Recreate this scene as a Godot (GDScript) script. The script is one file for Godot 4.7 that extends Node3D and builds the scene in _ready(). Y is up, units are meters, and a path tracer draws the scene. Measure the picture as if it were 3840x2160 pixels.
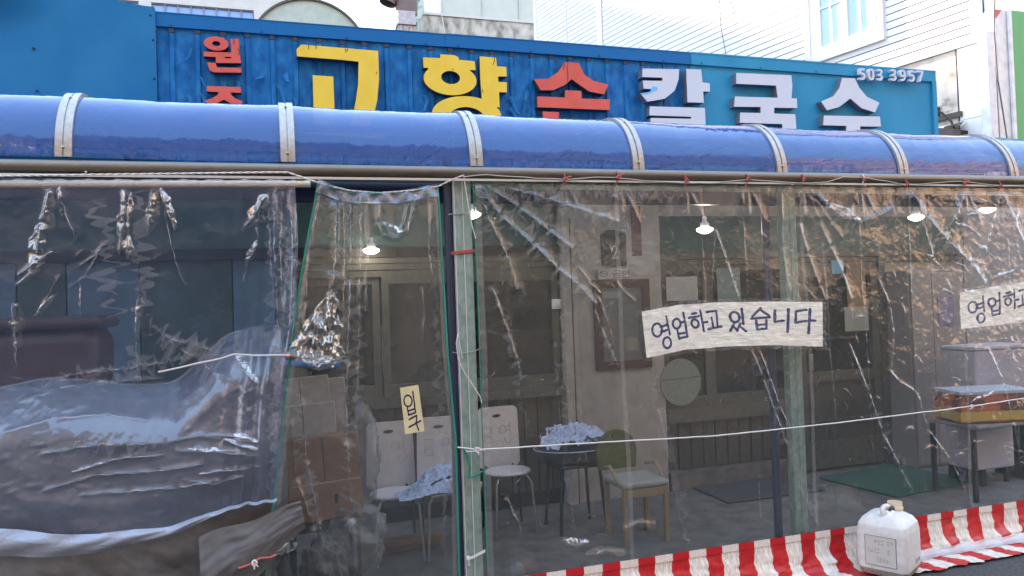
extends Node3D
# A noodle shop front behind transparent plastic sheets. Metres, y up; the front runs along x, the street lies towards +z.

class MB:
	var v := PackedVector3Array()
	var n := PackedVector3Array()
	var t := PackedVector2Array()
	var ix := PackedInt32Array()
	func vert(p: Vector3, nn: Vector3, u: Vector2) -> int:
		v.push_back(p); n.push_back(nn); t.push_back(u)
		return v.size() - 1
	func quad(a: Vector3, b: Vector3, c: Vector3, d: Vector3, u := Rect2(0, 0, 1, 1)) -> void:
		var nn := (b - a).cross(d - a).normalized()
		var k := v.size()
		vert(a, nn, Vector2(u.position.x, u.end.y)); vert(b, nn, u.end); vert(c, nn, Vector2(u.end.x, u.position.y)); vert(d, nn, u.position)
		ix.append_array(PackedInt32Array([k, k + 2, k + 1, k, k + 3, k + 2]))
	func quad_at(a: Vector3, b: Vector3, c: Vector3, d: Vector3) -> MB:
		quad(a, b, c, d)
		return self
	func tri(a: Vector3, b: Vector3, c: Vector3) -> void:
		var nn := (b - a).cross(c - a).normalized()
		var k := v.size()
		vert(a, nn, Vector2(a.x, a.y)); vert(b, nn, Vector2(b.x, b.y)); vert(c, nn, Vector2(c.x, c.y))
		ix.append_array(PackedInt32Array([k, k + 2, k + 1]))
	func box(c: Vector3, s: Vector3, bs := Basis()) -> MB:
		var h := s * 0.5
		var p := []
		for i in 8:
			p.push_back(c + bs * Vector3(h.x * (1 if i & 1 else -1), h.y * (1 if i & 2 else -1), h.z * (1 if i & 4 else -1)))
		quad(p[4], p[5], p[7], p[6]); quad(p[1], p[0], p[2], p[3]); quad(p[5], p[1], p[3], p[7])
		quad(p[0], p[4], p[6], p[2]); quad(p[6], p[7], p[3], p[2]); quad(p[0], p[1], p[5], p[4])
		return self
	func span(x0: float, y0: float, z0: float, x1: float, y1: float, z1: float) -> MB:
		return box(Vector3(x0 + x1, y0 + y1, z0 + z1) * 0.5, Vector3(x1 - x0, y1 - y0, z1 - z0).abs())
	func rbox(c: Vector3, s: Vector3, r: float, bs := Basis()) -> MB:
		var h := s * 0.5
		r = minf(r, minf(h.x, minf(h.y, h.z)) * 0.99)
		for ax in 3:
			for sg in [-1.0, 1.0]:
				var a1 := (ax + 1) % 3
				var a2 := (ax + 2) % 3
				var g1 := [-h[a1], -h[a1] + r * 0.4, -h[a1] + r, h[a1] - r, h[a1] - r * 0.4, h[a1]]
				var g2 := [-h[a2], -h[a2] + r * 0.4, -h[a2] + r, h[a2] - r, h[a2] - r * 0.4, h[a2]]
				var k := v.size()
				for i in 6:
					for j in 6:
						var p := Vector3()
						p[ax] = h[ax] * sg; p[a1] = g1[i]; p[a2] = g2[j]
						var inn := Vector3(clampf(p.x, -h.x + r, h.x - r), clampf(p.y, -h.y + r, h.y - r), clampf(p.z, -h.z + r, h.z - r))
						var dn := (p - inn).normalized()
						vert(c + bs * (inn + dn * r), bs * dn, Vector2(g1[i], g2[j]))
				for i in 5:
					for j in 5:
						var q := k + i * 6 + j
						if sg > 0:
							ix.append_array(PackedInt32Array([q, q + 7, q + 6, q, q + 1, q + 7]))
						else:
							ix.append_array(PackedInt32Array([q, q + 6, q + 7, q, q + 7, q + 1]))
		return self
	func tube(pts: Array, r: float, sides := 8, caps := true) -> MB:
		var m := pts.size()
		var up := Vector3.UP
		var k := v.size()
		var prev := Vector3.ZERO
		for i in m:
			var tg: Vector3 = (pts[mini(i + 1, m - 1)] - pts[maxi(i - 1, 0)]).normalized()
			if i == 0:
				prev = tg.cross(up if absf(tg.y) < 0.9 else Vector3.RIGHT).normalized()
			prev = (prev - tg * prev.dot(tg)).normalized()
			var bi := tg.cross(prev)
			for j in sides + 1:
				var a := TAU * j / sides
				var dn := prev * cos(a) + bi * sin(a)
				vert(pts[i] + dn * r, dn, Vector2(float(j) / sides, i))
		for i in m - 1:
			for j in sides:
				var q := k + i * (sides + 1) + j
				ix.append_array(PackedInt32Array([q, q + sides + 1, q + 1, q + 1, q + sides + 1, q + sides + 2]))
		if caps:
			for e in 2:
				var cpt: Vector3 = pts[0] if e == 0 else pts[m - 1]
				var base := k if e == 0 else k + (m - 1) * (sides + 1)
				for j in sides:
					if e == 0: tri(cpt, v[base + j + 1], v[base + j])
					else: tri(cpt, v[base + j], v[base + j + 1])
		return self
	func lathe(o: Vector3, pr: Array, sides := 20, sx := 1.0, sz := 1.0) -> MB:
		var k := v.size()
		for i in pr.size():
			var a: Vector2 = pr[maxi(i - 1, 0)]
			var b: Vector2 = pr[mini(i + 1, pr.size() - 1)]
			var tn := (b - a).normalized()
			for j in sides + 1:
				var w := TAU * j / sides
				vert(o + Vector3(pr[i].x * cos(w) * sx, pr[i].y, pr[i].x * sin(w) * sz), Vector3(cos(w) * tn.y, -tn.x, sin(w) * tn.y).normalized(), Vector2(float(j) / sides, pr[i].y))
		for i in pr.size() - 1:
			for j in sides:
				var q := k + i * (sides + 1) + j
				ix.append_array(PackedInt32Array([q, q + 1, q + sides + 1, q + 1, q + sides + 2, q + sides + 1]))
		return self
	# an outline in x, y (with holes) given the depth z0..z1
	func prism(outline: PackedVector2Array, holes: Array, z0: float, z1: float) -> MB:
		if Geometry2D.is_polygon_clockwise(outline): outline.reverse()
		var parts: Array = [outline]
		for hole in holes:
			if Geometry2D.is_polygon_clockwise(hole): hole.reverse()
			var cx := 0.0
			for p in hole: cx += p.x / hole.size()
			var next := []
			for q in parts:
				for half in [PackedVector2Array([Vector2(cx - 99, -99), Vector2(cx, -99), Vector2(cx, 99), Vector2(cx - 99, 99)]), PackedVector2Array([Vector2(cx, -99), Vector2(cx + 99, -99), Vector2(cx + 99, 99), Vector2(cx, 99)])]:
					for piece in Geometry2D.intersect_polygons(q, half):
						next.append_array(Geometry2D.clip_polygons(piece, hole))
			parts = next
		for q in parts:
			var id := Geometry2D.triangulate_polygon(q)
			for i in range(0, id.size(), 3):
				var a: Vector2 = q[id[i]]
				var b: Vector2 = q[id[i + 1]]
				var c: Vector2 = q[id[i + 2]]
				if (b - a).cross(c - a) < 0:
					var s := b
					b = c
					c = s
				tri(Vector3(a.x, a.y, z1), Vector3(b.x, b.y, z1), Vector3(c.x, c.y, z1))
				tri(Vector3(a.x, a.y, z0), Vector3(c.x, c.y, z0), Vector3(b.x, b.y, z0))
		var rings: Array = [outline]
		for hole in holes:
			var r: PackedVector2Array = hole.duplicate()
			r.reverse()
			rings.push_back(r)
		for r in rings:
			for i in r.size():
				var a: Vector2 = r[i]
				var b: Vector2 = r[(i + 1) % r.size()]
				quad(Vector3(a.x, a.y, z0), Vector3(b.x, b.y, z0), Vector3(b.x, b.y, z1), Vector3(a.x, a.y, z1))
		return self
	# a smooth sheet of nx x ny points; f(u, w) gives the point, w runs down from the top
	func grid(nx: int, ny: int, f: Callable, flip := false, ur := Vector2(1, 1)) -> MB:
		var k := v.size()
		var pp := PackedVector3Array()
		pp.resize(nx * ny)
		for j in ny:
			for i in nx:
				pp[j * nx + i] = f.call(float(i) / (nx - 1), float(j) / (ny - 1))
		for j in ny:
			for i in nx:
				var du := pp[j * nx + mini(i + 1, nx - 1)] - pp[j * nx + maxi(i - 1, 0)]
				var dv := pp[mini(j + 1, ny - 1) * nx + i] - pp[maxi(j - 1, 0) * nx + i]
				var nn := dv.cross(du).normalized()
				vert(pp[j * nx + i], -nn if flip else nn, Vector2(ur.x * i / (nx - 1), ur.y * j / (ny - 1)))
		for j in ny - 1:
			for i in nx - 1:
				var q := k + j * nx + i
				if flip: ix.append_array(PackedInt32Array([q, q + nx, q + 1, q + 1, q + nx, q + nx + 1]))
				else: ix.append_array(PackedInt32Array([q, q + 1, q + nx, q + 1, q + nx + 1, q + nx]))
		return self
	func mesh() -> ArrayMesh:
		var arr := []
		arr.resize(Mesh.ARRAY_MAX)
		arr[Mesh.ARRAY_VERTEX] = v; arr[Mesh.ARRAY_NORMAL] = n; arr[Mesh.ARRAY_TEX_UV] = t; arr[Mesh.ARRAY_INDEX] = ix
		var m := ArrayMesh.new()
		m.add_surface_from_arrays(Mesh.PRIMITIVE_TRIANGLES, arr)
		return m

# heights of folds and creases on a hanging sheet, sampled by x, y
class Relief:
	var x0: float
	var y0: float
	var d: float
	var nx: int
	var ny: int
	var h := PackedFloat32Array()
	func _init(a: float, b: float, c: float, e: float, step: float) -> void:
		x0 = a; y0 = b; d = step
		nx = int((c - a) / step) + 2
		ny = int((e - b) / step) + 2
		h.resize(nx * ny)
	# a ridge from a to b; lop > 1 makes the far flank longer; ends fade by "fade"
	func crease(a: Vector2, b: Vector2, w: float, amp: float, w2 := -1.0, lop := 1.0, fade := 0.25) -> void:
		if w2 < 0: w2 = w
		var m := maxf(w, w2) * 3.0 * maxf(lop, 1.0)
		var i0 := maxi(0, int((minf(a.x, b.x) - m - x0) / d))
		var i1 := mini(nx - 1, int((maxf(a.x, b.x) + m - x0) / d))
		var j0 := maxi(0, int((minf(a.y, b.y) - m - y0) / d))
		var j1 := mini(ny - 1, int((maxf(a.y, b.y) + m - y0) / d))
		var ab := b - a
		var l2 := maxf(ab.length_squared(), 1e-9)
		amp *= 1.5
		var l := sqrt(l2)
		for j in range(j0, j1 + 1):
			for i in range(i0, i1 + 1):
				var px := x0 + i * d - a.x
				var py := y0 + j * d - a.y
				var tt := (px * ab.x + py * ab.y) / l2
				if tt < 0.0 or tt > 1.0: continue
				var s := (px * ab.y - py * ab.x) / l
				var ww := w + (w2 - w) * tt
				if s > 0: ww *= lop
				var q := s / ww
				if q > 3.0 or q < -3.0: continue
				var e := clampf(minf(tt, 1.0 - tt) / maxf(fade, 0.001), 0.0, 1.0)
				e = e * e * (3.0 - 2.0 * e)
				h[j * nx + i] += amp * e * exp(-absf(q) * 1.2) * (1.0 if absf(q) > 0.25 else 1.0)
	func path(pts: Array, w: float, amp: float, lop := 1.0) -> void:
		for k in pts.size() - 1:
			crease(pts[k], pts[k + 1], w, amp, w, lop, 0.12)
	func bump(c: Vector2, rx: float, ry: float, amp: float) -> void:
		for j in range(maxi(0, int((c.y - 3 * ry - y0) / d)), mini(ny - 1, int((c.y + 3 * ry - y0) / d)) + 1):
			for i in range(maxi(0, int((c.x - 3 * rx - x0) / d)), mini(nx - 1, int((c.x + 3 * rx - x0) / d)) + 1):
				var qx := (x0 + i * d - c.x) / rx
				var qy := (y0 + j * d - c.y) / ry
				h[j * nx + i] += amp * exp(-qx * qx - qy * qy)
	func noise(nz: FastNoiseLite, amp: float, mask: Callable) -> void:
		for j in ny:
			for i in nx:
				var x := x0 + i * d
				var y := y0 + j * d
				var k: float = mask.call(x, y)
				if k > 0.001: h[j * nx + i] += amp * k * nz.get_noise_2d(x, y)
	func at(x: float, y: float) -> float:
		var fx := clampf((x - x0) / d, 0.0, nx - 1.001)
		var fy := clampf((y - y0) / d, 0.0, ny - 1.001)
		var i := int(fx)
		var j := int(fy)
		fx -= i; fy -= j
		var k := j * nx + i
		return lerpf(lerpf(h[k], h[k + 1], fx), lerpf(h[k + nx], h[k + nx + 1], fx), fy)

var used := {}
func numbered(s: String) -> String:
	used[s] = used.get(s, -1) + 1
	return s if used[s] == 0 else "%s_%03d" % [s, used[s]]

func thing(called: String, label: String, category: String, group := "", at := Vector3.ZERO) -> Node3D:
	var o := Node3D.new()
	o.name = numbered(called)
	add_child(o)
	o.position = at
	tag(o, label, category, group)
	return o

func tag(o: Node3D, label: String, category: String, group := "") -> Node3D:
	o.set_meta("label", label); o.set_meta("category", category)
	if group: o.set_meta("group", group)
	return o

# one named mesh under a thing (built in world axes), under a part, or at top level
func ob(parent: Node, called: String, mb: MB, m: Material, local := false) -> MeshInstance3D:
	var o := MeshInstance3D.new()
	o.mesh = mb.mesh()
	o.material_override = null
	o.mesh.surface_set_material(0, m)
	if parent == self:
		o.name = numbered(called)
	else:
		o.name = called
	parent.add_child(o, true)
	if not local and parent != self and not (parent is MeshInstance3D): o.position = -parent.position
	return o

func solo(called: String, mb: MB, m: Material, label: String, category: String, group := "") -> MeshInstance3D:
	var o := ob(self, called, mb, m)
	tag(o, label, category, group)
	return o

func setting(called: String, mb: MB, m: Material) -> MeshInstance3D:
	var o := ob(self, called, mb, m)
	o.set_meta("kind", "structure")
	return o

func copy_of(o: Node3D, label: String, at: Vector3, turn := 0.0, group := "") -> Node3D:
	var c: Node3D = o.duplicate()
	c.name = numbered(str(o.get_meta("kind_name")))
	add_child(c)
	c.position = at
	c.rotation.y = turn
	c.set_meta("label", label)
	if group: c.set_meta("group", group)
	return c

func lin(r: float, g: float, b: float) -> Color:
	return Color(r, g, b).linear_to_srgb()

func mt(r: float, g: float, b: float, rough := 0.7, metal := 0.0) -> StandardMaterial3D:
	var m := StandardMaterial3D.new()
	m.albedo_color = lin(r, g, b)
	m.roughness = rough
	m.metallic = metal
	return m

func fnl(seed_: int, freq: float, oct := 4, kind := FastNoiseLite.TYPE_SIMPLEX_SMOOTH, fr := FastNoiseLite.FRACTAL_FBM) -> FastNoiseLite:
	var f := FastNoiseLite.new()
	f.seed = seed_; f.frequency = freq; f.fractal_octaves = oct; f.noise_type = kind; f.fractal_type = fr
	return f

func ntex(f: FastNoiseLite, ramp: Array = [], size := 512) -> NoiseTexture2D:
	var t := NoiseTexture2D.new()
	t.width = size; t.height = size; t.seamless = true; t.noise = f
	if ramp.size():
		var g := Gradient.new()
		var off := PackedFloat32Array()
		var col := PackedColorArray()
		for k in ramp: off.push_back(k[0]); col.push_back(k[1])
		g.offsets = off; g.colors = col
		t.color_ramp = g
	return t

# a mottled surface: ramp of [offset, colour], tile = metres per repeat (vector: stretched grain)
func mottled(ramp: Array, tile: Vector3, rough := 0.75, seed_ := 1, freq := 0.02, bump := 0.0, metal := 0.0, oct := 5) -> StandardMaterial3D:
	var m := StandardMaterial3D.new()
	m.roughness = rough; m.metallic = metal
	m.uv1_triplanar = true; m.uv1_world_triplanar = true
	m.uv1_scale = Vector3(1 / tile.x, 1 / tile.y, 1 / tile.z)
	m.albedo_texture = ntex(fnl(seed_, freq, oct), ramp)
	if bump > 0:
		m.heightmap_enabled = true
		m.heightmap_texture = ntex(fnl(seed_ + 7, freq * 3.0, oct))
		m.heightmap_scale = bump
	return m

# clear plastic: milk = share of light it scatters itself
func film(r: float, g: float, b: float, milk: float, rough: float, shine := 0.0, bump := 0.0, bseed := 5, tile := 0.35, bfreq := 0.02) -> StandardMaterial3D:
	var m := mt(r, g, b, rough, shine)
	m.transparency = BaseMaterial3D.TRANSPARENCY_ALPHA
	m.albedo_color.a = milk
	m.cull_mode = BaseMaterial3D.CULL_DISABLED
	if bump > 0:
		m.uv1_triplanar = true; m.uv1_world_triplanar = true
		m.uv1_scale = Vector3.ONE / tile
		m.heightmap_enabled = true
		m.heightmap_texture = ntex(fnl(bseed, bfreq, 4, FastNoiseLite.TYPE_SIMPLEX_SMOOTH, FastNoiseLite.FRACTAL_RIDGED))
		m.heightmap_scale = bump
	return m

# gathered film that mirrors what it faces and lets part of the view through
func mirror_film(r: float, g: float, b: float, cover: float, rough: float, metal: float) -> StandardMaterial3D:
	var m := film(r, g, b, cover, rough, metal)
	var im := Image.create(2, 2, false, Image.FORMAT_RGBA8)
	im.fill(Color.WHITE)
	m.albedo_texture = ImageTexture.create_from_image(im)
	return m

# x on a polyline of (x, y) points sorted from the top down
func edge_x(pts: Array, y: float) -> float:
	if y >= pts[0].y: return pts[0].x
	for k in pts.size() - 1:
		if y >= pts[k + 1].y:
			return lerpf(pts[k].x, pts[k + 1].x, (pts[k].y - y) / maxf(pts[k].y - pts[k + 1].y, 1e-6))
	return pts[pts.size() - 1].x

func ell(cx: float, cy: float, rx: float, ry: float, n := 28) -> PackedVector2Array:
	var o := PackedVector2Array()
	for i in n: o.push_back(Vector2(cx + rx * cos(TAU * i / n), cy + ry * sin(TAU * i / n)))
	return o

func ell4(p: Array, n := 28) -> PackedVector2Array:   # centre, a point to its right, a point above
	return ell(p[0].x, p[0].y, absf(p[1].x - p[0].x), absf(p[2].y - p[0].y), n)

func union(list: Array) -> Array:   # [outline, [holes]] of overlapping outlines
	var cur: PackedVector2Array = list[0]
	var holes := []
	if Geometry2D.is_polygon_clockwise(cur): cur.reverse()
	for k in range(1, list.size()):
		var nx: PackedVector2Array = list[k]
		if Geometry2D.is_polygon_clockwise(nx): nx.reverse()
		for r in Geometry2D.merge_polygons(cur, nx):
			if Geometry2D.is_polygon_clockwise(r): holes.push_back(r)
			else: cur = r
	return [cur, holes]

# brush lettering on a sheet of paper: strokes in the sheet's own pixels
func lettered(w: int, h: int, paper: Color, ink: Color, strokes: Array, width: float, mess := 0.06) -> ImageTexture:
	var im := Image.create(w, h, false, Image.FORMAT_RGB8)
	var nz := fnl(31, 0.012, 4)
	for y in h:
		for x in w:
			var k := 1.0 + mess * nz.get_noise_2d(x, y)
			im.set_pixel(x, y, Color(paper.r * k, paper.g * k, paper.b * k))
	for s in strokes:
		for i in s.size() - 1:
			var a: Vector2 = s[i]
			var b: Vector2 = s[i + 1]
			var steps := int(a.distance_to(b) / 0.6) + 1
			for q in steps + 1:
				var p := a.lerp(b, float(q) / steps)
				var rr := width * (0.5 + 0.12 * nz.get_noise_2d(p.x * 4.0, p.y * 4.0))
				for yy in range(int(p.y - rr - 1), int(p.y + rr + 2)):
					for xx in range(int(p.x - rr - 1), int(p.x + rr + 2)):
						if xx < 0 or yy < 0 or xx >= w or yy >= h: continue
						var cov := clampf(rr + 0.5 - Vector2(xx, yy).distance_to(p), 0.0, 1.0)
						if cov > 0: im.set_pixel(xx, yy, im.get_pixel(xx, yy).lerp(ink, cov))
	return ImageTexture.create_from_image(im)

func ring(cx: float, cy: float, r: float, ry := -1.0) -> Array:
	var o := []
	if ry < 0: ry = r
	for i in 25: o.push_back(Vector2(cx + r * cos(TAU * i / 24.0), cy + ry * sin(TAU * i / 24.0)))
	return o

func line(a: Array) -> Array:
	var o := []
	for i in range(0, a.size(), 2): o.push_back(Vector2(a[i], a[i + 1]))
	return o

func scaled(list: Array, k: float, off := Vector2.ZERO) -> Array:
	var o := []
	for s in list:
		var r := []
		for p in s: r.push_back((p + off) * k)
		o.push_back(r)
	return o

func letter(parent: Node3D, outs: Array, holes: Array, face: Material, zf: float, depth: float) -> void:
	var outers := []
	var hs := holes.duplicate()
	for p0 in outs:
		var p: PackedVector2Array = p0
		if Geometry2D.is_polygon_clockwise(p): p.reverse()
		var keep := []
		for o in outers:
			var solid := []
			var extra := []
			for r in Geometry2D.merge_polygons(o, p):
				if Geometry2D.is_polygon_clockwise(r): extra.push_back(r)
				else: solid.push_back(r)
			if solid.size() == 1:
				p = solid[0]
				hs.append_array(extra)
			else:
				keep.push_back(o)
		keep.push_back(p)
		outers = keep
	var mb := MB.new()
	var side := MB.new()
	for o in outers:
		var mine := []
		for hh in hs:
			if Geometry2D.is_point_in_polygon(hh[0], o): mine.push_back(hh)
		mb.prism(o, mine, zf - 0.005, zf)
		side.prism(o, mine, zf - depth - 0.03, zf - 0.0055)
	var l := ob(parent, "letter", mb, face)
	ob(l, "letter_side", side, edge_light if depth > 0.055 else edge_dark)

var edge_dark: StandardMaterial3D
var edge_light: StandardMaterial3D

func flake(parent: Node3D, q: Vector2, rg: RandomNumberGenerator, m: Material) -> void:   # a curled strip of loose paint
	var w := rg.randf_range(0.02, 0.06)
	var l := rg.randf_range(0.06, 0.20)
	var turn := rg.randf_range(-0.9, 0.9)
	var curl := rg.randf_range(0.02, 0.07)
	ob(parent, "paint_flake", MB.new().grid(4, 7, func(u: float, v: float) -> Vector3:
		var x := (u - 0.5) * w * (1.0 - 0.7 * v) + 0.012 * sin(v * 5.0 + turn)
		var y := -v * l
		return Vector3(q.x + x * cos(turn) - y * sin(turn), q.y + x * sin(turn) + y * cos(turn), -1.979 + curl * v * v + 0.006 * sin(u * 3.0)))
		, m)


# a fold line whitened by wear: a low rounded ridge that follows the sheet
func ribbon(mb: MB, pts: Array, zf: Callable, w: float, nz: FastNoiseLite, tall := 0.42) -> void:
	var q := []
	for k in pts.size() - 1:
		var a: Vector2 = pts[k]
		var b: Vector2 = pts[k + 1]
		var n := maxi(2, int(a.distance_to(b) / 0.010))
		for i in n: q.push_back(a.lerp(b, float(i) / n))
	q.push_back(pts[pts.size() - 1])
	var m := q.size()
	var base := mb.v.size()
	for i in m:
		var p: Vector2 = q[i]
		var tg: Vector2 = (q[mini(i + 1, m - 1)] - q[maxi(i - 1, 0)]).normalized()
		var sd := Vector2(tg.y, -tg.x)
		var e := sin(PI * clampf((i + 0.35) / (m - 0.3), 0.0, 1.0))
		var j1 := nz.get_noise_2d(p.x * 2.0, p.y * 2.0)
		var ww := w * (0.25 + 0.75 * e) * clampf(0.65 + 1.3 * nz.get_noise_2d(p.x * 1.3 + 31.0, p.y * 1.3), 0.08, 1.6)
		p += sd * j1 * w * 1.2
		var z: float = zf.call(p.x, p.y) + 0.0015
		for k in 5:
			var s := (k - 2) * 0.5
			var pp := p + sd * s * ww * 0.5
			mb.vert(Vector3(pp.x, pp.y, z + (1.0 - s * s) * ww * tall), Vector3(sd.x * s * 2.6 * tall, sd.y * s * 2.6 * tall, 1.0).normalized(), Vector2(i, k))
	for i in m - 1:
		for k in 4:
			var o := base + i * 5 + k
			mb.ix.append_array(PackedInt32Array([o, o + 5, o + 1, o + 1, o + 5, o + 6]))

# a crumpled glossy lens of gathered plastic from a to b
func crumple(mb: MB, a: Vector2, b: Vector2, w: float, zf: Callable, amp: float, nz: FastNoiseLite, lim := 0.05) -> void:
	var l := a.distance_to(b)
	var tg := (b - a) / l
	var sd := Vector2(-tg.y, tg.x)
	var first := mb.ix.size()
	mb.grid(maxi(6, int(w / 0.005)), maxi(8, int(l / 0.006)), func(u: float, v: float) -> Vector3:
		var e := pow(sin(PI * clampf(v * 0.96 + 0.02, 0.0, 1.0)), 0.7) * (0.85 + 0.7 * nz.get_noise_2d(v * l * 0.35 + a.x * 3.0, 9.0))
		var p := a + tg * l * v + sd * (u - 0.5) * w * e
		p += sd * 0.35 * w * nz.get_noise_2d(v * l * 0.3, a.y * 7.0)
		var rim := sin(PI * u) * sin(PI * v)
		return Vector3(p.x, p.y, zf.call(p.x, p.y) + 0.003 + amp * rim * (0.35 + 1.0 * nz.get_noise_2d(p.x * 1.3 + 5.0, p.y * 0.45) + 0.3 * nz.get_noise_2d(p.x * 2.4, p.y * 1.0)) + 0.22 * fposmod(-p.y + 0.4 * p.x + 0.03 * nz.get_noise_2d(p.x, p.y), 0.075) * rim), tg.y > 0.0)
	# torn edges: only the parts that stand proud stay
	var keep := PackedInt32Array()
	for q in range(first, mb.ix.size(), 6):
		var p: Vector3 = mb.v[mb.ix[q]]
		if nz.get_noise_2d(p.x * 2.2 + 3.0, p.y * 1.1) + 0.35 * nz.get_noise_2d(p.x * 5.0, p.y * 4.0) > lim:
			for k in 6: keep.push_back(mb.ix[q + k])
	mb.ix.resize(first)
	mb.ix.append_array(keep)

func pole_y(x: float) -> float:
	return (x - 0.19) * 0.0152

const HO := Vector3(7.83, 4.582, -2.6)          # near lower corner of the white house, the way its side runs, and out of that side
const HD := Vector3(-0.196, 0, -0.9806)
const HN := Vector3(0.9806, 0, -0.196)
func hbox(mb: MB, u0: float, u1: float, h0: float, h1: float, o0: float, o1: float, tilt := 0.0) -> MB:
	var bs := Basis(-HD, Vector3.UP, -HN)
	var c := HO + HD * (u0 + u1) * 0.5 + Vector3.UP * ((h0 + h1) * 0.5 - HO.y) - HN * (o0 + o1) * 0.5
	return mb.box(c, Vector3(absf(u1 - u0), absf(h1 - h0), absf(o1 - o0)), bs * Basis(Vector3.RIGHT, tilt))

func rope_pts(list: Array, sag := 0.0, wob := 0.0, sd := 1) -> Array:   # smooth points through the given ones, with slack between
	var out := []
	var nz := fnl(sd, 1.7, 2)
	for k in list.size() - 1:
		var a: Vector3 = list[k]
		var b: Vector3 = list[k + 1]
		var n := maxi(4, int(a.distance_to(b) / 0.05))
		for i in n:
			var t := float(i) / n
			var p := a.lerp(b, t) + Vector3.DOWN * sag * 4.0 * t * (1 - t)
			out.push_back(p + Vector3(0, nz.get_noise_1d(p.x * 3.0 + p.y), nz.get_noise_1d(p.x * 3.0 + 50.0)) * wob)
	out.push_back(list[list.size() - 1])
	return out

func twisted(pts: Array, r: float, pitch: float) -> MB:   # a rope of two strands
	var mb := MB.new()
	for s in 2:
		var q := []
		var run := 0.0
		for i in pts.size():
			if i: run += pts[i].distance_to(pts[i - 1])
			var a := run / pitch * TAU + PI * s
			q.push_back(pts[i] + Vector3(0, cos(a), sin(a)) * r * 0.5)
		mb.tube(q, r * 0.62, 6)
	return mb

func dense(pts: Array, step: float) -> Array:
	var out := []
	for k in pts.size() - 1:
		var n := maxi(1, int(pts[k].distance_to(pts[k + 1]) / step))
		for i in n: out.push_back(pts[k].lerp(pts[k + 1], float(i) / n))
	out.push_back(pts[pts.size() - 1])
	return out

func knot(parent: Node, called: String, p: Vector3, r: float, m: Material, sd: int) -> MeshInstance3D:
	var rg := RandomNumberGenerator.new()
	rg.seed = sd
	var mb := MB.new()
	for loop_ in 2:
		var q := []
		for i in 13:
			var a := TAU * i / 12.0
			q.push_back(p + Vector3(cos(a) * r * rg.randf_range(0.6, 1.0), sin(a) * r, sin(a * 2.0 + loop_) * r * 0.6 + 0.006))
		mb.tube(q, r * 0.33, 6)
	for tail in 2:
		var e := p + Vector3(rg.randf_range(-2.2, 2.2), rg.randf_range(-2.4, 1.8), 0.8) * r
		mb.tube([p, p.lerp(e, 0.5) + Vector3(0, 0, r * 0.7), e], r * 0.28, 5)
	return ob(parent, called, mb, m)

func lamp(at: Vector3, label: String, glow: Material, white: Material, wire: Material, energy: float) -> void:
	var t := thing("hanging_lamp", label, "lamp", "lamps hanging under the awning", at)
	var l := OmniLight3D.new()
	l.name = "lamp_light"
	l.light_color = Color(1.0, 0.93, 0.8)
	l.light_energy = energy
	l.light_size = 0.03
	l.omni_range = 9.0
	l.omni_attenuation = 2.0
	l.shadow_enabled = true
	t.add_child(l, true)
	l.position = Vector3(0, 0.0, 0)
	var b := MB.new().lathe(at, [Vector2(0.001, -0.03), Vector2(0.02, -0.028), Vector2(0.038, -0.02), Vector2(0.058, -0.008), Vector2(0.062, 0.006), Vector2(0.05, 0.014), Vector2(0.001, 0.016)], 24)
	ob(t, "bulb", b, glow)
	ob(t, "socket", MB.new().lathe(at, [Vector2(0.036, 0.017), Vector2(0.03, 0.05), Vector2(0.017, 0.06), Vector2(0.016, 0.095), Vector2(0.001, 0.1)], 16), white)
	ob(t, "cord", MB.new().tube([at + Vector3(0, 0.1, 0), at + Vector3(0.004, 0.25, 0.0), at + Vector3(0, 2.78 - at.y, 0)], 0.004, 6), wire)

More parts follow.
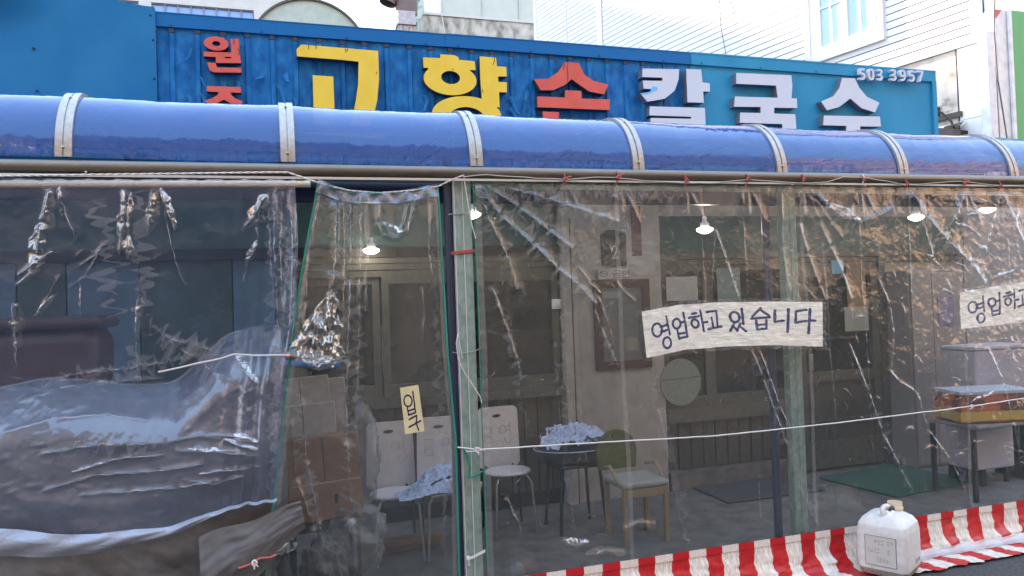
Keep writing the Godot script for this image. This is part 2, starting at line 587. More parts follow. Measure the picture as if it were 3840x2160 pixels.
func _ready() -> void:
	# ---------------------------------------------------------------- camera, sky, sun, exposure
	var cam := Camera3D.new()
	cam.name = "camera"
	cam.transform = Transform3D(Vector3(0.951763,-0.034892,0.304842),Vector3(0.027097,0.999190,0.029766),Vector3(-0.305634,-0.020070,0.951938),Vector3(0.0000,1.7000,3.9000))
	cam.fov = 41.745
	cam.near = 0.05
	cam.far = 400.0
	add_child(cam)
	cam.current = true
	var we := WorldEnvironment.new()
	we.name = "world"
	var env := Environment.new()
	env.background_mode = Environment.BG_SKY
	var sm := ProceduralSkyMaterial.new()
	sm.sky_top_color = Color(0.69, 0.80, 0.95)
	sm.sky_horizon_color = Color(0.92, 0.95, 0.99)
	sm.sky_curve = 0.18
	sm.sky_energy_multiplier = 1.0
	sm.ground_bottom_color = Color(0.25, 0.24, 0.23)
	sm.ground_horizon_color = Color(0.6, 0.6, 0.6)
	sm.sun_angle_max = 12.0
	var sky := Sky.new()
	sky.sky_material = sm
	env.sky = sky
	env.tonemap_mode = Environment.TONE_MAPPER_LINEAR
	env.tonemap_exposure = 4.5
	env.sdfgi_enabled = true
	env.ssao_enabled = true
	env.ssil_enabled = true
	we.environment = env
	add_child(we)
	var sun := DirectionalLight3D.new()
	sun.name = "sun"
	sun.light_color = Color(1.0, 0.86, 0.71)
	sun.light_energy = 1.5
	sun.light_angular_distance = 0.5
	sun.shadow_enabled = true
	add_child(sun)
	sun.look_at_from_position(Vector3(-0.36, 0.43, -0.83) * 20.0, Vector3.ZERO)

	# ---------------------------------------------------------------- materials
	var blue_paint := mottled([[0.0, lin(0.004, 0.075, 0.22)], [0.45, lin(0.008, 0.13, 0.34)], [0.6, lin(0.011, 0.145, 0.36)], [1.0, lin(0.035, 0.20, 0.42)]], Vector3(0.9, 1.6, 0.9), 0.5, 3, 0.016, 0.25)
	var blue_dull := mottled([[0.0, lin(0.010, 0.135, 0.29)], [0.5, lin(0.015, 0.152, 0.315)], [1.0, lin(0.024, 0.175, 0.34)]], Vector3(3, 3, 3), 0.6, 8, 0.008)
	var blue_pale := mottled([[0.0, lin(0.022, 0.22, 0.375)], [0.5, lin(0.027, 0.243, 0.40)], [1.0, lin(0.036, 0.265, 0.425)]], Vector3(2, 3, 2), 0.55, 12, 0.008)
	var blue_edge := mt(0.009, 0.125, 0.32, 0.5)
	for pm in [blue_paint, blue_dull, blue_pale, blue_edge]: pm.metallic_specular = 0.28
	var yellow := mottled([[0.0, lin(0.70, 0.48, 0.03)], [0.5, lin(0.73, 0.51, 0.035)], [1.0, lin(0.76, 0.54, 0.05)]], Vector3(1, 1, 1), 0.6, 21, 0.01)
	var red := mottled([[0.0, lin(0.52, 0.075, 0.05)], [0.5, lin(0.58, 0.085, 0.055)], [1.0, lin(0.62, 0.10, 0.065)]], Vector3(1, 1, 1), 0.6, 22, 0.01)
	var pearl := mottled([[0.0, lin(0.50, 0.545, 0.58)], [1.0, lin(0.53, 0.575, 0.61)]], Vector3(1, 1, 1), 0.55, 23, 0.008)
	var dark_edge := mt(0.03, 0.04, 0.06, 0.7)
	var crackm := mt(0.05, 0.03, 0.02, 0.9)
	var alu := mottled([[0.0, lin(0.30, 0.28, 0.25)], [1.0, lin(0.44, 0.42, 0.38)]], Vector3(0.4, 0.4, 0.4), 0.45, 31, 0.02, 0.03, 0.55)
	var bronze := mottled([[0.0, lin(0.145, 0.125, 0.10)], [1.0, lin(0.20, 0.175, 0.14)]], Vector3(1.5, 0.3, 0.3), 0.36, 33, 0.02, 0.02, 0.6)
	var creamline := mt(0.55, 0.50, 0.42, 0.45)
	var iron := mt(0.10, 0.10, 0.11, 0.5, 0.4)
	var black := mt(0.012, 0.012, 0.013, 0.6)
	var postgreen := mottled([[0.0, lin(0.17, 0.25, 0.21)], [0.5, lin(0.24, 0.34, 0.29)], [0.8, lin(0.30, 0.36, 0.32)], [1.0, lin(0.38, 0.40, 0.37)]], Vector3(0.5, 0.9, 0.5), 0.45, 41, 0.02, 0.03, 0.15)
	var navy := mt(0.012, 0.025, 0.07, 0.4, 0.1)
	var teal := mottled([[0.0, lin(0.022, 0.06, 0.066)], [1.0, lin(0.042, 0.095, 0.10)]], Vector3(1.4, 1.4, 1.4), 0.45, 43, 0.012)
	var frame := mottled([[0.0, lin(0.062, 0.064, 0.054)], [1.0, lin(0.095, 0.097, 0.083)]], Vector3(0.5, 0.7, 0.5), 0.5, 44, 0.015, 0.04)
	var plaster := mottled([[0.0, lin(0.23, 0.225, 0.215)], [0.5, lin(0.29, 0.285, 0.275)], [1.0, lin(0.34, 0.335, 0.32)]], Vector3(1.2, 1.6, 1.2), 0.85, 45, 0.012, 0.1)
	var wood := mottled([[0.0, lin(0.032, 0.031, 0.028)], [0.5, lin(0.055, 0.053, 0.047)], [1.0, lin(0.085, 0.08, 0.07)]], Vector3(0.12, 1.2, 0.12), 0.7, 46, 0.02, 0.1)
	var darkroom := mt(0.03, 0.031, 0.03, 0.9)
	var pane := film(0.02, 0.03, 0.03, 0.35, 0.04)
	var concrete := mottled([[0.0, lin(0.065, 0.065, 0.065)], [0.5, lin(0.105, 0.102, 0.10)], [1.0, lin(0.15, 0.145, 0.14)]], Vector3(1.6, 1.6, 1.6), 0.9, 47, 0.015, 0.2)
	var asphalt := mottled([[0.0, lin(0.035, 0.035, 0.034)], [0.5, lin(0.055, 0.054, 0.052)], [1.0, lin(0.095, 0.092, 0.088)]], Vector3(0.7, 0.7, 0.7), 0.9, 48, 0.05, 0.5, 0.0, 6)
	var oldwall := mottled([[0.0, lin(0.10, 0.088, 0.07)], [0.3, lin(0.24, 0.21, 0.165)], [0.55, lin(0.40, 0.36, 0.29)], [1.0, lin(0.56, 0.51, 0.43)]], Vector3(3.6, 6.0, 3.6), 0.95, 49, 0.018, 0.9, 0.0, 6)
	var creamwall := mottled([[0.0, lin(0.40, 0.40, 0.325)], [1.0, lin(0.45, 0.45, 0.375)]], Vector3(2, 3, 2), 0.6, 50, 0.01)
	var white := mt(0.80, 0.80, 0.80, 0.5)
	var white_old := mottled([[0.0, lin(0.60, 0.60, 0.58)], [0.5, lin(0.74, 0.74, 0.73)], [1.0, lin(0.80, 0.80, 0.79)]], Vector3(0.8, 0.8, 0.8), 0.5, 51, 0.012)
	var siding := mt(0.82, 0.815, 0.80, 0.45)
	var trimgrey := mt(0.62, 0.62, 0.62, 0.5)
	var ropewhite := mt(0.62, 0.60, 0.55, 0.9)
	var ropegrey := mt(0.42, 0.40, 0.35, 0.9)
	var redtwine := mt(0.42, 0.10, 0.08, 0.8)
	var greenbind := mt(0.01, 0.22, 0.15, 0.55)
	var greymat := mt(0.3, 0.3, 0.31, 0.7)
	var paper := mt(0.62, 0.64, 0.62, 0.8)
	var card := mottled([[0.0, lin(0.19, 0.11, 0.065)], [1.0, lin(0.26, 0.155, 0.095)]], Vector3(0.5, 0.5, 0.5), 0.85, 52, 0.012)
	var cardgrey := mottled([[0.0, lin(0.30, 0.28, 0.27)], [1.0, lin(0.38, 0.36, 0.35)]], Vector3(0.5, 0.5, 0.5), 0.85, 53, 0.012)
	var chairwhite := mottled([[0.0, lin(0.52, 0.51, 0.53)], [1.0, lin(0.62, 0.61, 0.63)]], Vector3(0.4, 0.4, 0.4), 0.5, 54, 0.01)
	var chrome := mt(0.35, 0.34, 0.33, 0.3, 0.8)
	var blackiron := mt(0.02, 0.02, 0.022, 0.45, 0.3)
	var glow := mt(1, 1, 1, 0.4)
	glow.emission_enabled = true
	glow.emission = Color(1.0, 0.95, 0.85)
	glow.emission_energy_multiplier = 3.0
	var canopy_blue := film(0.012, 0.080, 0.29, 0.74, 0.06, 0.0, 0.25, 61, 0.9, 0.006)
	var vinyl := film(0.13, 0.155, 0.145, 0.075, 0.06, 0.0, 0.16, 62, 0.5, 0.012)
	var vinyl_flap := film(0.16, 0.19, 0.19, 0.06, 0.04, 0.04, 0.05, 63, 0.6, 0.008)
	var polythene := film(0.13, 0.20, 0.34, 0.12, 0.07, 0.02, 0.14, 64, 0.6, 0.012)
	var seamclear := film(0.4, 0.42, 0.40, 0.13, 0.12, 0.06)
	var creasem := mirror_film(0.60, 0.60, 0.58, 0.38, 0.12, 0.75)
	var veil := film(0.26, 0.29, 0.30, 0.13, 0.09, 0.03)
	var foil := mirror_film(0.75, 0.73, 0.70, 0.34, 0.18, 1.0)

	edge_dark = dark_edge
	edge_light = mt(0.13, 0.14, 0.16, 0.6)

	# ---------------------------------------------------------------- ground
	setting("ground", MB.new().span(-120, -0.3, -90, 120, 0, 90), asphalt)
	setting("pavement", MB.new().span(-7, -0.1, -2.04, 7.6, 0.02, -0.06), concrete)

	# ---------------------------------------------------------------- the shop building under the awning
	var shop := thing("shop_building", "low noodle shop front of dark wood and glass behind the plastic sheets", "building", "", Vector3(2, 0, -2))
	ob(shop, "side_wall", MB.new().span(-6.6, 0, -7, -6.4, 3.2, -2.12), plaster)
	ob(shop, "side_wall", MB.new().span(6.75, 0, -7, 6.9, 3.2, -2.12), plaster)
	ob(shop, "rear_wall", MB.new().span(-6.4, 0, -7.1, 6.75, 3.2, -6.9), darkroom)
	ob(shop, "roof", MB.new().span(-6.6, 3.2, -7.1, 6.9, 3.35, -2.12), concrete)
	ob(shop, "parapet", MB.new().span(-6.6, 2.72, -2.11, 6.9, 3.2, -2.05), teal)
	ob(shop, "fascia", MB.new().span(-6.4, 2.17, -2.1, 2.30, 2.72, -2.02), teal)
	ob(shop, "fascia", MB.new().span(3.27, 2.42, -2.1, 6.75, 2.72, -2.03), plaster)
	ob(shop, "fascia", MB.new().span(3.27, 2.085, -2.1, 6.75, 2.42, -2.01), teal)
	ob(shop, "lintel", MB.new().span(-2.5, 2.09, -2.08, 2.30, 2.17, -1.97), black)
	var hf := MB.new()
	hf.span(0.2, 2.045, -2.1, 2.30, 2.09, -1.985); hf.span(0.2, 1.995, -2.1, 2.30, 2.043, -1.995); hf.span(0.2, 1.94, -2.1, 2.30, 1.993, -2.005)
	ob(shop, "window_head", hf, frame)
	ob(shop, "window_head", MB.new().span(3.27, 2.035, -2.1, 6.75, 2.085, -1.985).span(3.27, 1.985, -2.1, 6.75, 2.03, -2.0), frame)
	# two bays: sashes with their panes
	for w in [[0.2, 0.815, 1.0, 1.94], [0.83, 2.30, 1.0, 1.94], [3.27, 3.74, 0.72, 1.985], [3.75, 4.62, 0.72, 1.985]]:
		var f := MB.new()
		var z: float = -2.03 if w[0] in [0.2, 3.75] else -2.005
		var b: float = 0.055
		f.span(w[0], w[2], z - 0.035, w[0] + b, w[3], z).span(w[1] - b, w[2], z - 0.035, w[1], w[3], z)
		f.span(w[0] + b, w[2], z - 0.033, w[1] - b, w[2] + 0.10, z - 0.002).span(w[0] + b, w[3] - b, z - 0.033, w[1] - b, w[3], z - 0.002)
		var win := ob(shop, "window", f, frame)
		ob(win, "pane", MB.new().span(w[0] + b, w[2] + 0.10, z - 0.02, w[1] - b, w[3] - b, z - 0.016), pane)
	ob(shop, "window_sill", MB.new().span(0.2, 0.925, -2.1, 2.30, 1.0, -1.95), frame)
	ob(shop, "window_sill", MB.new().span(3.27, 0.60, -2.1, 4.62, 0.72, -1.97), frame)
	var rg := RandomNumberGenerator.new()
	rg.seed = 11
	var xs := 0.2
	while xs < 2.29:
		var wd := minf(0.118, 2.30 - xs)
		ob(shop, "plank", MB.new().rbox(Vector3(xs + wd * 0.5, 0.53, -2.05 + rg.randf_range(-0.003, 0.003)), Vector3(wd - 0.010, 0.78, 0.03), 0.004), wood)
		xs += wd
	xs = 3.27
	while xs < 4.6:
		var wd := minf(0.125, 4.62 - xs)
		ob(shop, "plank", MB.new().rbox(Vector3(xs + wd * 0.5, 0.39, -2.05 + rg.randf_range(-0.003, 0.003)), Vector3(wd - 0.010, 0.42, 0.03), 0.004), wood)
		xs += wd
	ob(shop, "backing", MB.new().span(-6.4, 0.02, -2.13, 2.30, 0.95, -2.075), black)
	ob(shop, "backing", MB.new().span(3.27, 0.02, -2.13, 4.64, 0.62, -2.075), black)
	ob(shop, "kerb", MB.new().span(3.27, 0.02, -2.06, 4.62, 0.175, -1.96), concrete)
	ob(shop, "pillar", MB.new().rbox(Vector3(2.79, 1.36, -2.12), Vector3(0.94, 2.72, 0.30), 0.02), plaster)
	ob(shop, "door_jamb", MB.new().rbox(Vector3(2.355, 1.2, -1.96), Vector3(0.07, 2.4, 0.06), 0.008).rbox(Vector3(2.43, 1.2, -1.965), Vector3(0.05, 2.4, 0.03), 0.006), plaster)
	# the door bay on the right and the wall left of the windows
	var door := ob(shop, "door", MB.new().span(4.68, 0.05, -2.08, 4.76, 1.98, -2.0).span(5.54, 0.05, -2.08, 5.62, 1.98, -2.0).span(4.76, 1.85, -2.078, 5.54, 1.98, -2.002).span(4.76, 0.05, -2.078, 5.54, 0.30, -2.002).span(4.76, 0.86, -2.078, 5.54, 0.95, -2.002), frame)
	ob(door, "pane", MB.new().span(4.76, 0.95, -2.05, 5.54, 1.85, -2.045), pane)
	ob(door, "panel", MB.new().span(4.76, 0.30, -2.06, 5.54, 0.86, -2.04), wood)
	ob(door, "handle", MB.new().rbox(Vector3(4.80, 1.05, -1.985), Vector3(0.03, 0.16, 0.03), 0.01), chrome)
	ob(shop, "door_jamb", MB.new().span(4.62, 0.02, -2.1, 4.67, 2.03, -1.98).span(5.63, 0.02, -2.1, 5.70, 2.03, -1.98), frame)
	ob(shop, "wall", MB.new().span(5.70, 0.02, -2.12, 6.75, 2.085, -2.04), plaster)
	ob(shop, "wall", MB.new().span(6.755, 0.02, -2.15, 8.6, 2.72, -2.03), plaster)
	var panelblue := mottled([[0.0, lin(0.06, 0.13, 0.22)], [1.0, lin(0.09, 0.19, 0.30)]], Vector3(1.2, 1.8, 1.2), 0.5, 71, 0.012)
	xs = -6.4
	var kx := 0
	while xs < 0.15:
		var wd := minf([0.62, 0.30, 0.46][kx % 3], 0.2 - xs)
		ob(shop, "wall_panel", MB.new().rbox(Vector3(xs + wd * 0.5, 1.5, -2.05), Vector3(wd - 0.012, 1.18, 0.05), 0.006), panelblue if kx % 2 else teal)
		xs += wd
		kx += 1

	# ---------------------------------------------------------------- the sign wall above the awning
	var sign_ := thing("shop_sign", "long blue corrugated shop sign with yellow, red and grey Korean letters", "sign", "", Vector3(2.8, 2.72, -2.0))
	ob(sign_, "corrugated_sheet", MB.new().span(-0.722, 2.72, -2.03, 3.36, 3.80, -2.0), blue_paint)
	ob(sign_, "flat_sheet", MB.new().span(3.365, 2.72, -2.03, 3.63, 3.80, -1.992), blue_paint)
	ob(sign_, "flat_sheet", MB.new().span(3.635, 2.72, -2.03, 6.43, 3.80, -1.99), blue_pale)
	ob(sign_, "backing", MB.new().span(-0.72, 2.72, -2.09, 6.42, 3.84, -2.035), iron)
	# flashing along the top, in three lengths with overlaps
	for c in [[-0.724, 1.42, 0.0, blue_edge], [1.40, 3.66, 0.003, blue_edge], [3.64, 6.435, 0.006, blue_pale]]:
		var cp := MB.new()
		cp.span(c[0], 3.775, -2.0 + c[2], c[1], 3.872, -1.975 + c[2]).span(c[0], 3.872, -2.10, c[1], 3.88 + c[2], -1.972 + c[2])
		var fl := ob(sign_, "flashing", cp, c[3])
		var sx_: float = c[0] + 0.1
		while sx_ < c[1]:
			ob(fl, "rivet", MB.new().lathe(Vector3(sx_, 3.79, -1.972 + c[2]), [Vector2(0.006, -0.005), Vector2(0.006, 0.004), Vector2(0.001, 0.005)], 8), dark_edge)
			sx_ += 0.62
	ob(sign_, "end_trim", MB.new().span(6.385, 2.72, -1.99, 6.437, 3.78, -1.965), blue_pale)
	xs = -0.62
	kx = 0
	while xs < 3.3:
		var p := PackedVector2Array([Vector2(-0.022, -2.0), Vector2(0.022, -2.0), Vector2(0.014, -1.984), Vector2(-0.014, -1.984)])
		var rb := MB.new()
		var x1 := xs + rg.randf_range(-0.006, 0.006)
		rb.quad(Vector3(x1 - 0.014, 2.72, -1.984), Vector3(x1 + 0.014, 2.72, -1.984), Vector3(x1 + 0.014, 3.735, -1.984), Vector3(x1 - 0.014, 3.735, -1.984))
		rb.quad(Vector3(x1 + 0.014, 2.72, -1.984), Vector3(x1 + 0.022, 2.72, -1.9995), Vector3(x1 + 0.022, 3.735, -1.9995), Vector3(x1 + 0.014, 3.735, -1.984))
		rb.quad(Vector3(x1 - 0.022, 2.72, -1.9995), Vector3(x1 - 0.014, 2.72, -1.984), Vector3(x1 - 0.014, 3.735, -1.984), Vector3(x1 - 0.022, 3.735, -1.9995))
		rb.quad(Vector3(x1 - 0.022, 3.735, -1.9995), Vector3(x1 - 0.014, 3.735, -1.984), Vector3(x1 + 0.014, 3.735, -1.984), Vector3(x1 + 0.022, 3.735, -1.9995))
		var rib_ := ob(sign_, "rib", rb, blue_paint)
		ob(rib_, "clip", MB.new().box(Vector3(x1, 3.755, -1.99), Vector3(0.036, 0.032, 0.012), Basis(Vector3.BACK, rg.randf_range(-0.1, 0.1))), dark_edge)
		xs += 0.172
		kx += 1
	# curls of loose paint
	for q in [Vector2(-0.482,3.628),Vector2(-0.447,3.412),Vector2(-0.176,3.408),Vector2(-0.002,3.488),Vector2(0.094,3.394),Vector2(0.139,3.476),Vector2(0.211,3.300),Vector2(-0.535,3.282),Vector2(-0.432,3.306)]:
		flake(sign_, q, rg, blue_edge)
	for q in [Vector2(1.225,3.377),Vector2(1.233,3.288),Vector2(0.959,3.275),Vector2(1.916,3.391),Vector2(1.918,3.298),Vector2(2.047,3.370),Vector2(2.062,3.459),Vector2(2.688,3.276),Vector2(2.148,3.563)]:
		flake(sign_, q, rg, blue_edge)
	# letters: outline lists in metres on the sign
	var zf := -1.915
	letter(sign_, [PackedVector2Array([Vector2(-0.407,3.591),Vector2(-0.219,3.598),Vector2(-0.220,3.698),Vector2(-0.166,3.701),Vector2(-0.154,3.524),Vector2(-0.326,3.515),Vector2(-0.325,3.558),Vector2(-0.406,3.558)]), ell4([Vector2(-0.319,3.656),Vector2(-0.235,3.660),Vector2(-0.317,3.707)])], [ell4([Vector2(-0.319,3.656),Vector2(-0.292,3.657),Vector2(-0.319,3.675)]), PackedVector2Array([Vector2(-0.263,3.564),Vector2(-0.221,3.565),Vector2(-0.222,3.554),Vector2(-0.263,3.553)])], red, zf, 0.035)
	letter(sign_, [PackedVector2Array([Vector2(-0.384,3.515),Vector2(-0.326,3.514),Vector2(-0.320,3.483),Vector2(-0.155,3.489),Vector2(-0.152,3.454),Vector2(-0.342,3.445),Vector2(-0.369,3.458)])], [], red, zf, 0.035)
	letter(sign_, [PackedVector2Array([Vector2(-0.391,3.343),Vector2(-0.160,3.346),Vector2(-0.160,3.305),Vector2(-0.233,3.305),Vector2(-0.227,3.286),Vector2(-0.200,3.262),Vector2(-0.148,3.243),Vector2(-0.162,3.211),Vector2(-0.215,3.215),Vector2(-0.277,3.249),Vector2(-0.323,3.224),Vector2(-0.366,3.208),Vector2(-0.393,3.209),Vector2(-0.405,3.237),Vector2(-0.358,3.255),Vector2(-0.317,3.283),Vector2(-0.314,3.303),Vector2(-0.391,3.303)]), PackedVector2Array([Vector2(-0.307,3.204),Vector2(-0.253,3.205),Vector2(-0.256,3.112),Vector2(-0.310,3.111)]), PackedVector2Array([Vector2(-0.406,3.120),Vector2(-0.149,3.119),Vector2(-0.150,3.084),Vector2(-0.407,3.085)])], [], red, zf, 0.035)
	letter(sign_, [PackedVector2Array([Vector2(0.241,3.653),Vector2(0.277,3.692),Vector2(0.849,3.684),Vector2(0.849,3.461),Vector2(0.829,3.296),Vector2(0.799,3.181),Vector2(0.766,3.094),Vector2(0.601,3.094),Vector2(0.617,3.115),Vector2(0.646,3.196),Vector2(0.667,3.288),Vector2(0.688,3.412),Vector2(0.697,3.590),Vector2(0.572,3.596),Vector2(0.243,3.601)])], [], yellow, zf, 0.04)
	letter(sign_, [PackedVector2Array([Vector2(0.353,3.465),Vector2(0.504,3.464),Vector2(0.506,3.072),Vector2(0.351,3.078)]), PackedVector2Array([Vector2(0.166,3.089),Vector2(0.880,3.061),Vector2(0.878,2.999),Vector2(0.164,3.029)])], [], yellow, zf, 0.04)
	letter(sign_, [PackedVector2Array([Vector2(1.199,3.657),Vector2(1.336,3.660),Vector2(1.340,3.690),Vector2(1.450,3.692),Vector2(1.486,3.677),Vector2(1.487,3.657),Vector2(1.619,3.653),Vector2(1.624,3.581),Vector2(1.566,3.579),Vector2(1.563,3.502),Vector2(1.239,3.494),Vector2(1.237,3.576),Vector2(1.202,3.574)]), ell4([Vector2(1.414,3.494),Vector2(1.629,3.500),Vector2(1.419,3.619)], 40)], [ell4([Vector2(1.417,3.510),Vector2(1.494,3.511),Vector2(1.419,3.563)])], yellow, zf, 0.045)
	letter(sign_, [PackedVector2Array([Vector2(1.663,3.696),Vector2(1.800,3.694),Vector2(1.805,3.624),Vector2(1.884,3.624),Vector2(1.885,3.546),Vector2(1.811,3.541),Vector2(1.812,3.498),Vector2(1.885,3.497),Vector2(1.881,3.415),Vector2(1.815,3.414),Vector2(1.816,3.290),Vector2(1.671,3.294),Vector2(1.662,3.508)]), ell4([Vector2(1.542,3.215),Vector2(1.827,3.217),Vector2(1.547,3.367)], 44)], [ell4([Vector2(1.541,3.197),Vector2(1.682,3.198),Vector2(1.544,3.280)], 30)], yellow, zf, 0.045)
	letter(sign_, [PackedVector2Array([Vector2(2.397,3.695),Vector2(2.523,3.698),Vector2(2.570,3.605),Vector2(2.651,3.554),Vector2(2.791,3.531),Vector2(2.750,3.444),Vector2(2.610,3.461),Vector2(2.455,3.557),Vector2(2.396,3.506),Vector2(2.287,3.455),Vector2(2.176,3.449),Vector2(2.121,3.537),Vector2(2.244,3.547),Vector2(2.341,3.614)])], [], red, zf, 0.05)
	letter(sign_, [PackedVector2Array([Vector2(2.145,3.395),Vector2(2.389,3.399),Vector2(2.394,3.460),Vector2(2.540,3.462),Vector2(2.541,3.398),Vector2(2.800,3.403),Vector2(2.794,3.312),Vector2(2.142,3.307)])], [], red, zf, 0.05)
	letter(sign_, [PackedVector2Array([Vector2(2.187,3.272),Vector2(2.331,3.273),Vector2(2.325,3.214),Vector2(2.335,3.153),Vector2(2.769,3.147),Vector2(2.766,3.074),Vector2(2.273,3.079),Vector2(2.192,3.109)])], [], red, zf, 0.05)
	letter(sign_, [PackedVector2Array([Vector2(3.123,3.688),Vector2(3.480,3.704),Vector2(3.470,3.612),Vector2(3.426,3.510),Vector2(3.325,3.435),Vector2(3.156,3.401),Vector2(3.092,3.470),Vector2(3.204,3.487),Vector2(3.263,3.513),Vector2(3.126,3.514),Vector2(3.119,3.583),Vector2(3.311,3.591),Vector2(3.312,3.619),Vector2(3.116,3.614)])], [], pearl, zf, 0.06)
	letter(sign_, [PackedVector2Array([Vector2(3.552,3.711),Vector2(3.702,3.714),Vector2(3.710,3.600),Vector2(3.784,3.597),Vector2(3.781,3.521),Vector2(3.713,3.520),Vector2(3.715,3.419),Vector2(3.552,3.415)])], [], pearl, zf, 0.06)
	letter(sign_, [PackedVector2Array([Vector2(3.178,3.361),Vector2(3.723,3.373),Vector2(3.727,3.112),Vector2(3.678,3.110),Vector2(3.672,3.057),Vector2(3.173,3.055),Vector2(3.182,3.261),Vector2(3.581,3.270),Vector2(3.582,3.288),Vector2(3.171,3.283)])], [], pearl, zf, 0.06)
	letter(sign_, [PackedVector2Array([Vector2(4.064,3.706),Vector2(4.656,3.720),Vector2(4.663,3.631),Vector2(4.648,3.506),Vector2(4.707,3.506),Vector2(4.707,3.417),Vector2(4.455,3.409),Vector2(4.449,3.355),Vector2(4.682,3.358),Vector2(4.687,3.237),Vector2(4.674,3.114),Vector2(4.538,3.115),Vector2(4.534,3.261),Vector2(4.080,3.255),Vector2(4.088,3.347),Vector2(4.306,3.353),Vector2(4.309,3.409),Vector2(4.028,3.398),Vector2(4.041,3.491),Vector2(4.497,3.502),Vector2(4.485,3.615),Vector2(4.060,3.608)])], [], pearl, zf, 0.06)
	letter(sign_, [PackedVector2Array([Vector2(5.235,3.730),Vector2(5.382,3.735),Vector2(5.427,3.648),Vector2(5.514,3.563),Vector2(5.661,3.513),Vector2(5.604,3.416),Vector2(5.445,3.451),Vector2(5.317,3.537),Vector2(5.181,3.448),Vector2(5.042,3.411),Vector2(4.980,3.492),Vector2(5.125,3.550),Vector2(5.198,3.629)])], [], pearl, zf, 0.06)
	letter(sign_, [PackedVector2Array([Vector2(5.006,3.360),Vector2(5.662,3.378),Vector2(5.665,3.281),Vector2(5.419,3.274),Vector2(5.412,3.138),Vector2(5.251,3.139),Vector2(5.258,3.272),Vector2(4.992,3.268)])], [], pearl, zf, 0.06)
	# dark cracks run down from the tops of the old letters
	for q in [[[Vector2(-0.200,3.696),Vector2(-0.196,3.680),Vector2(-0.201,3.664)]], [[Vector2(-0.170,3.635),Vector2(-0.163,3.611),Vector2(-0.167,3.581)]], [[Vector2(0.327,3.695),Vector2(0.332,3.680),Vector2(0.324,3.660)]], [[Vector2(0.378,3.693),Vector2(0.386,3.682),Vector2(0.382,3.666)]], [[Vector2(1.784,3.693),Vector2(1.785,3.670),Vector2(1.774,3.634)]], [[Vector2(2.427,3.691),Vector2(2.418,3.639),Vector2(2.423,3.595),Vector2(2.417,3.539)]], [[Vector2(2.396,3.687),Vector2(2.385,3.637)]], [[Vector2(0.597,3.683),Vector2(0.605,3.669),Vector2(0.601,3.654)]], [[Vector2(0.614,3.682),Vector2(0.617,3.665)]], [[Vector2(1.434,3.583),Vector2(1.439,3.568)]], [[Vector2(1.678,3.430),Vector2(1.679,3.400)]], [[Vector2(0.833,3.520),Vector2(0.829,3.504)]]]:
		var pl := []
		for v2 in q[0]: pl.push_back(Vector3(v2.x, v2.y, -1.9145))
		ob(sign_, "crack", MB.new().tube(pl, 0.0028, 4), crackm)
	var chip := mt(0.10, 0.45, 0.80, 0.5)
	ob(sign_, "paint_chip", MB.new().prism(PackedVector2Array([Vector2(3.213,3.538),Vector2(3.255,3.534),Vector2(3.258,3.515),Vector2(3.195,3.479),Vector2(3.130,3.462),Vector2(3.095,3.467),Vector2(3.183,3.490)]), [], -1.9149, -1.9125), chip)
	# telephone number
	var font := SystemFont.new()
	font.font_names = PackedStringArray(["Droid Sans"])
	font.font_weight = 700
	var dpos: Array = [Vector2(5.428,3.719),Vector2(5.535,3.721),Vector2(5.636,3.723),Vector2(5.804,3.731),Vector2(5.919,3.735),Vector2(6.031,3.737),Vector2(6.138,3.740)]
	for i in 7:
		var tm := TextMesh.new()
		tm.text = "5033957"[i]
		tm.font = font
		tm.font_size = 64
		tm.pixel_size = 0.00242
		tm.depth = 0.035
		tm.horizontal_alignment = HORIZONTAL_ALIGNMENT_LEFT
		tm.vertical_alignment = VERTICAL_ALIGNMENT_BOTTOM
		var o := MeshInstance3D.new()
		o.mesh = tm
		o.material_override = null
		tm.material = pearl
		o.name = "digit"
		sign_.add_child(o, true)
		o.position = Vector3(dpos[i].x, dpos[i].y - 0.034, -1.93) - sign_.position
	# the plain blue panel on the left with its lifted corner
	var lp := thing("blue_sign_board", "plain dull blue metal panel left of the corrugated sign", "sign panel", "", Vector3(-2.4, 2.72, -1.97))
	ob(lp, "sheet", MB.new().grid(60, 24, func(u: float, w: float) -> Vector3:
		var x := lerpf(-4.2, -0.728, u)
		var top := 3.905 + 0.06 * smoothstep(-0.75, -1.2, x)
		var y := lerpf(top, 2.72, w)
		var lift := smoothstep(-1.25, -1.75, x) * smoothstep(3.7, 3.98, y)
		return Vector3(x, y + 0.0, -1.962 + 0.006 * sin(x * 3.0 + y) + 0.10 * lift)), blue_dull)
	ob(lp, "backing", MB.new().span(-4.2, 2.72, -2.09, -0.729, 3.87, -1.985), blue_dull)
	for q in [Vector2(-1.489,3.554),Vector2(-1.474,3.262),Vector2(-0.741,3.387),Vector2(-0.756,3.842),Vector2(-0.742,3.666)]:
		ob(lp, "screw", MB.new().rbox(Vector3(q.x, q.y, -1.957), Vector3(0.016, 0.016, 0.016), 0.007), black)
	ob(lp, "edge", MB.new().span(-0.735, 2.72, -1.985, -0.725, 3.895, -1.955), blue_dull)

	# ---------------------------------------------------------------- the awning: ribs, blue sheets, gutter
	var aw := thing("awning", "rounded blue translucent plastic awning on grey metal ribs above the sheets", "awning", "", Vector3(2, 2.4, 0))
	var arc := func(a: float, r: float) -> Vector2:    # a in 0..1 along the profile: (z, y)
		if a < 0.55:
			var t := a / 0.55 * PI * 0.5
			return Vector2(-0.37 + r * cos(t), 2.44 + r * sin(t))
		var s := (a - 0.55) / 0.45
		return Vector2(lerpf(-0.37, -1.96, s), 2.44 + r + 0.05 * s)
	var ribx := [-2.83, -1.855, -0.88, 0.105, 1.075, 2.04, 3.02, 3.965, 4.93, 5.9, 6.85]
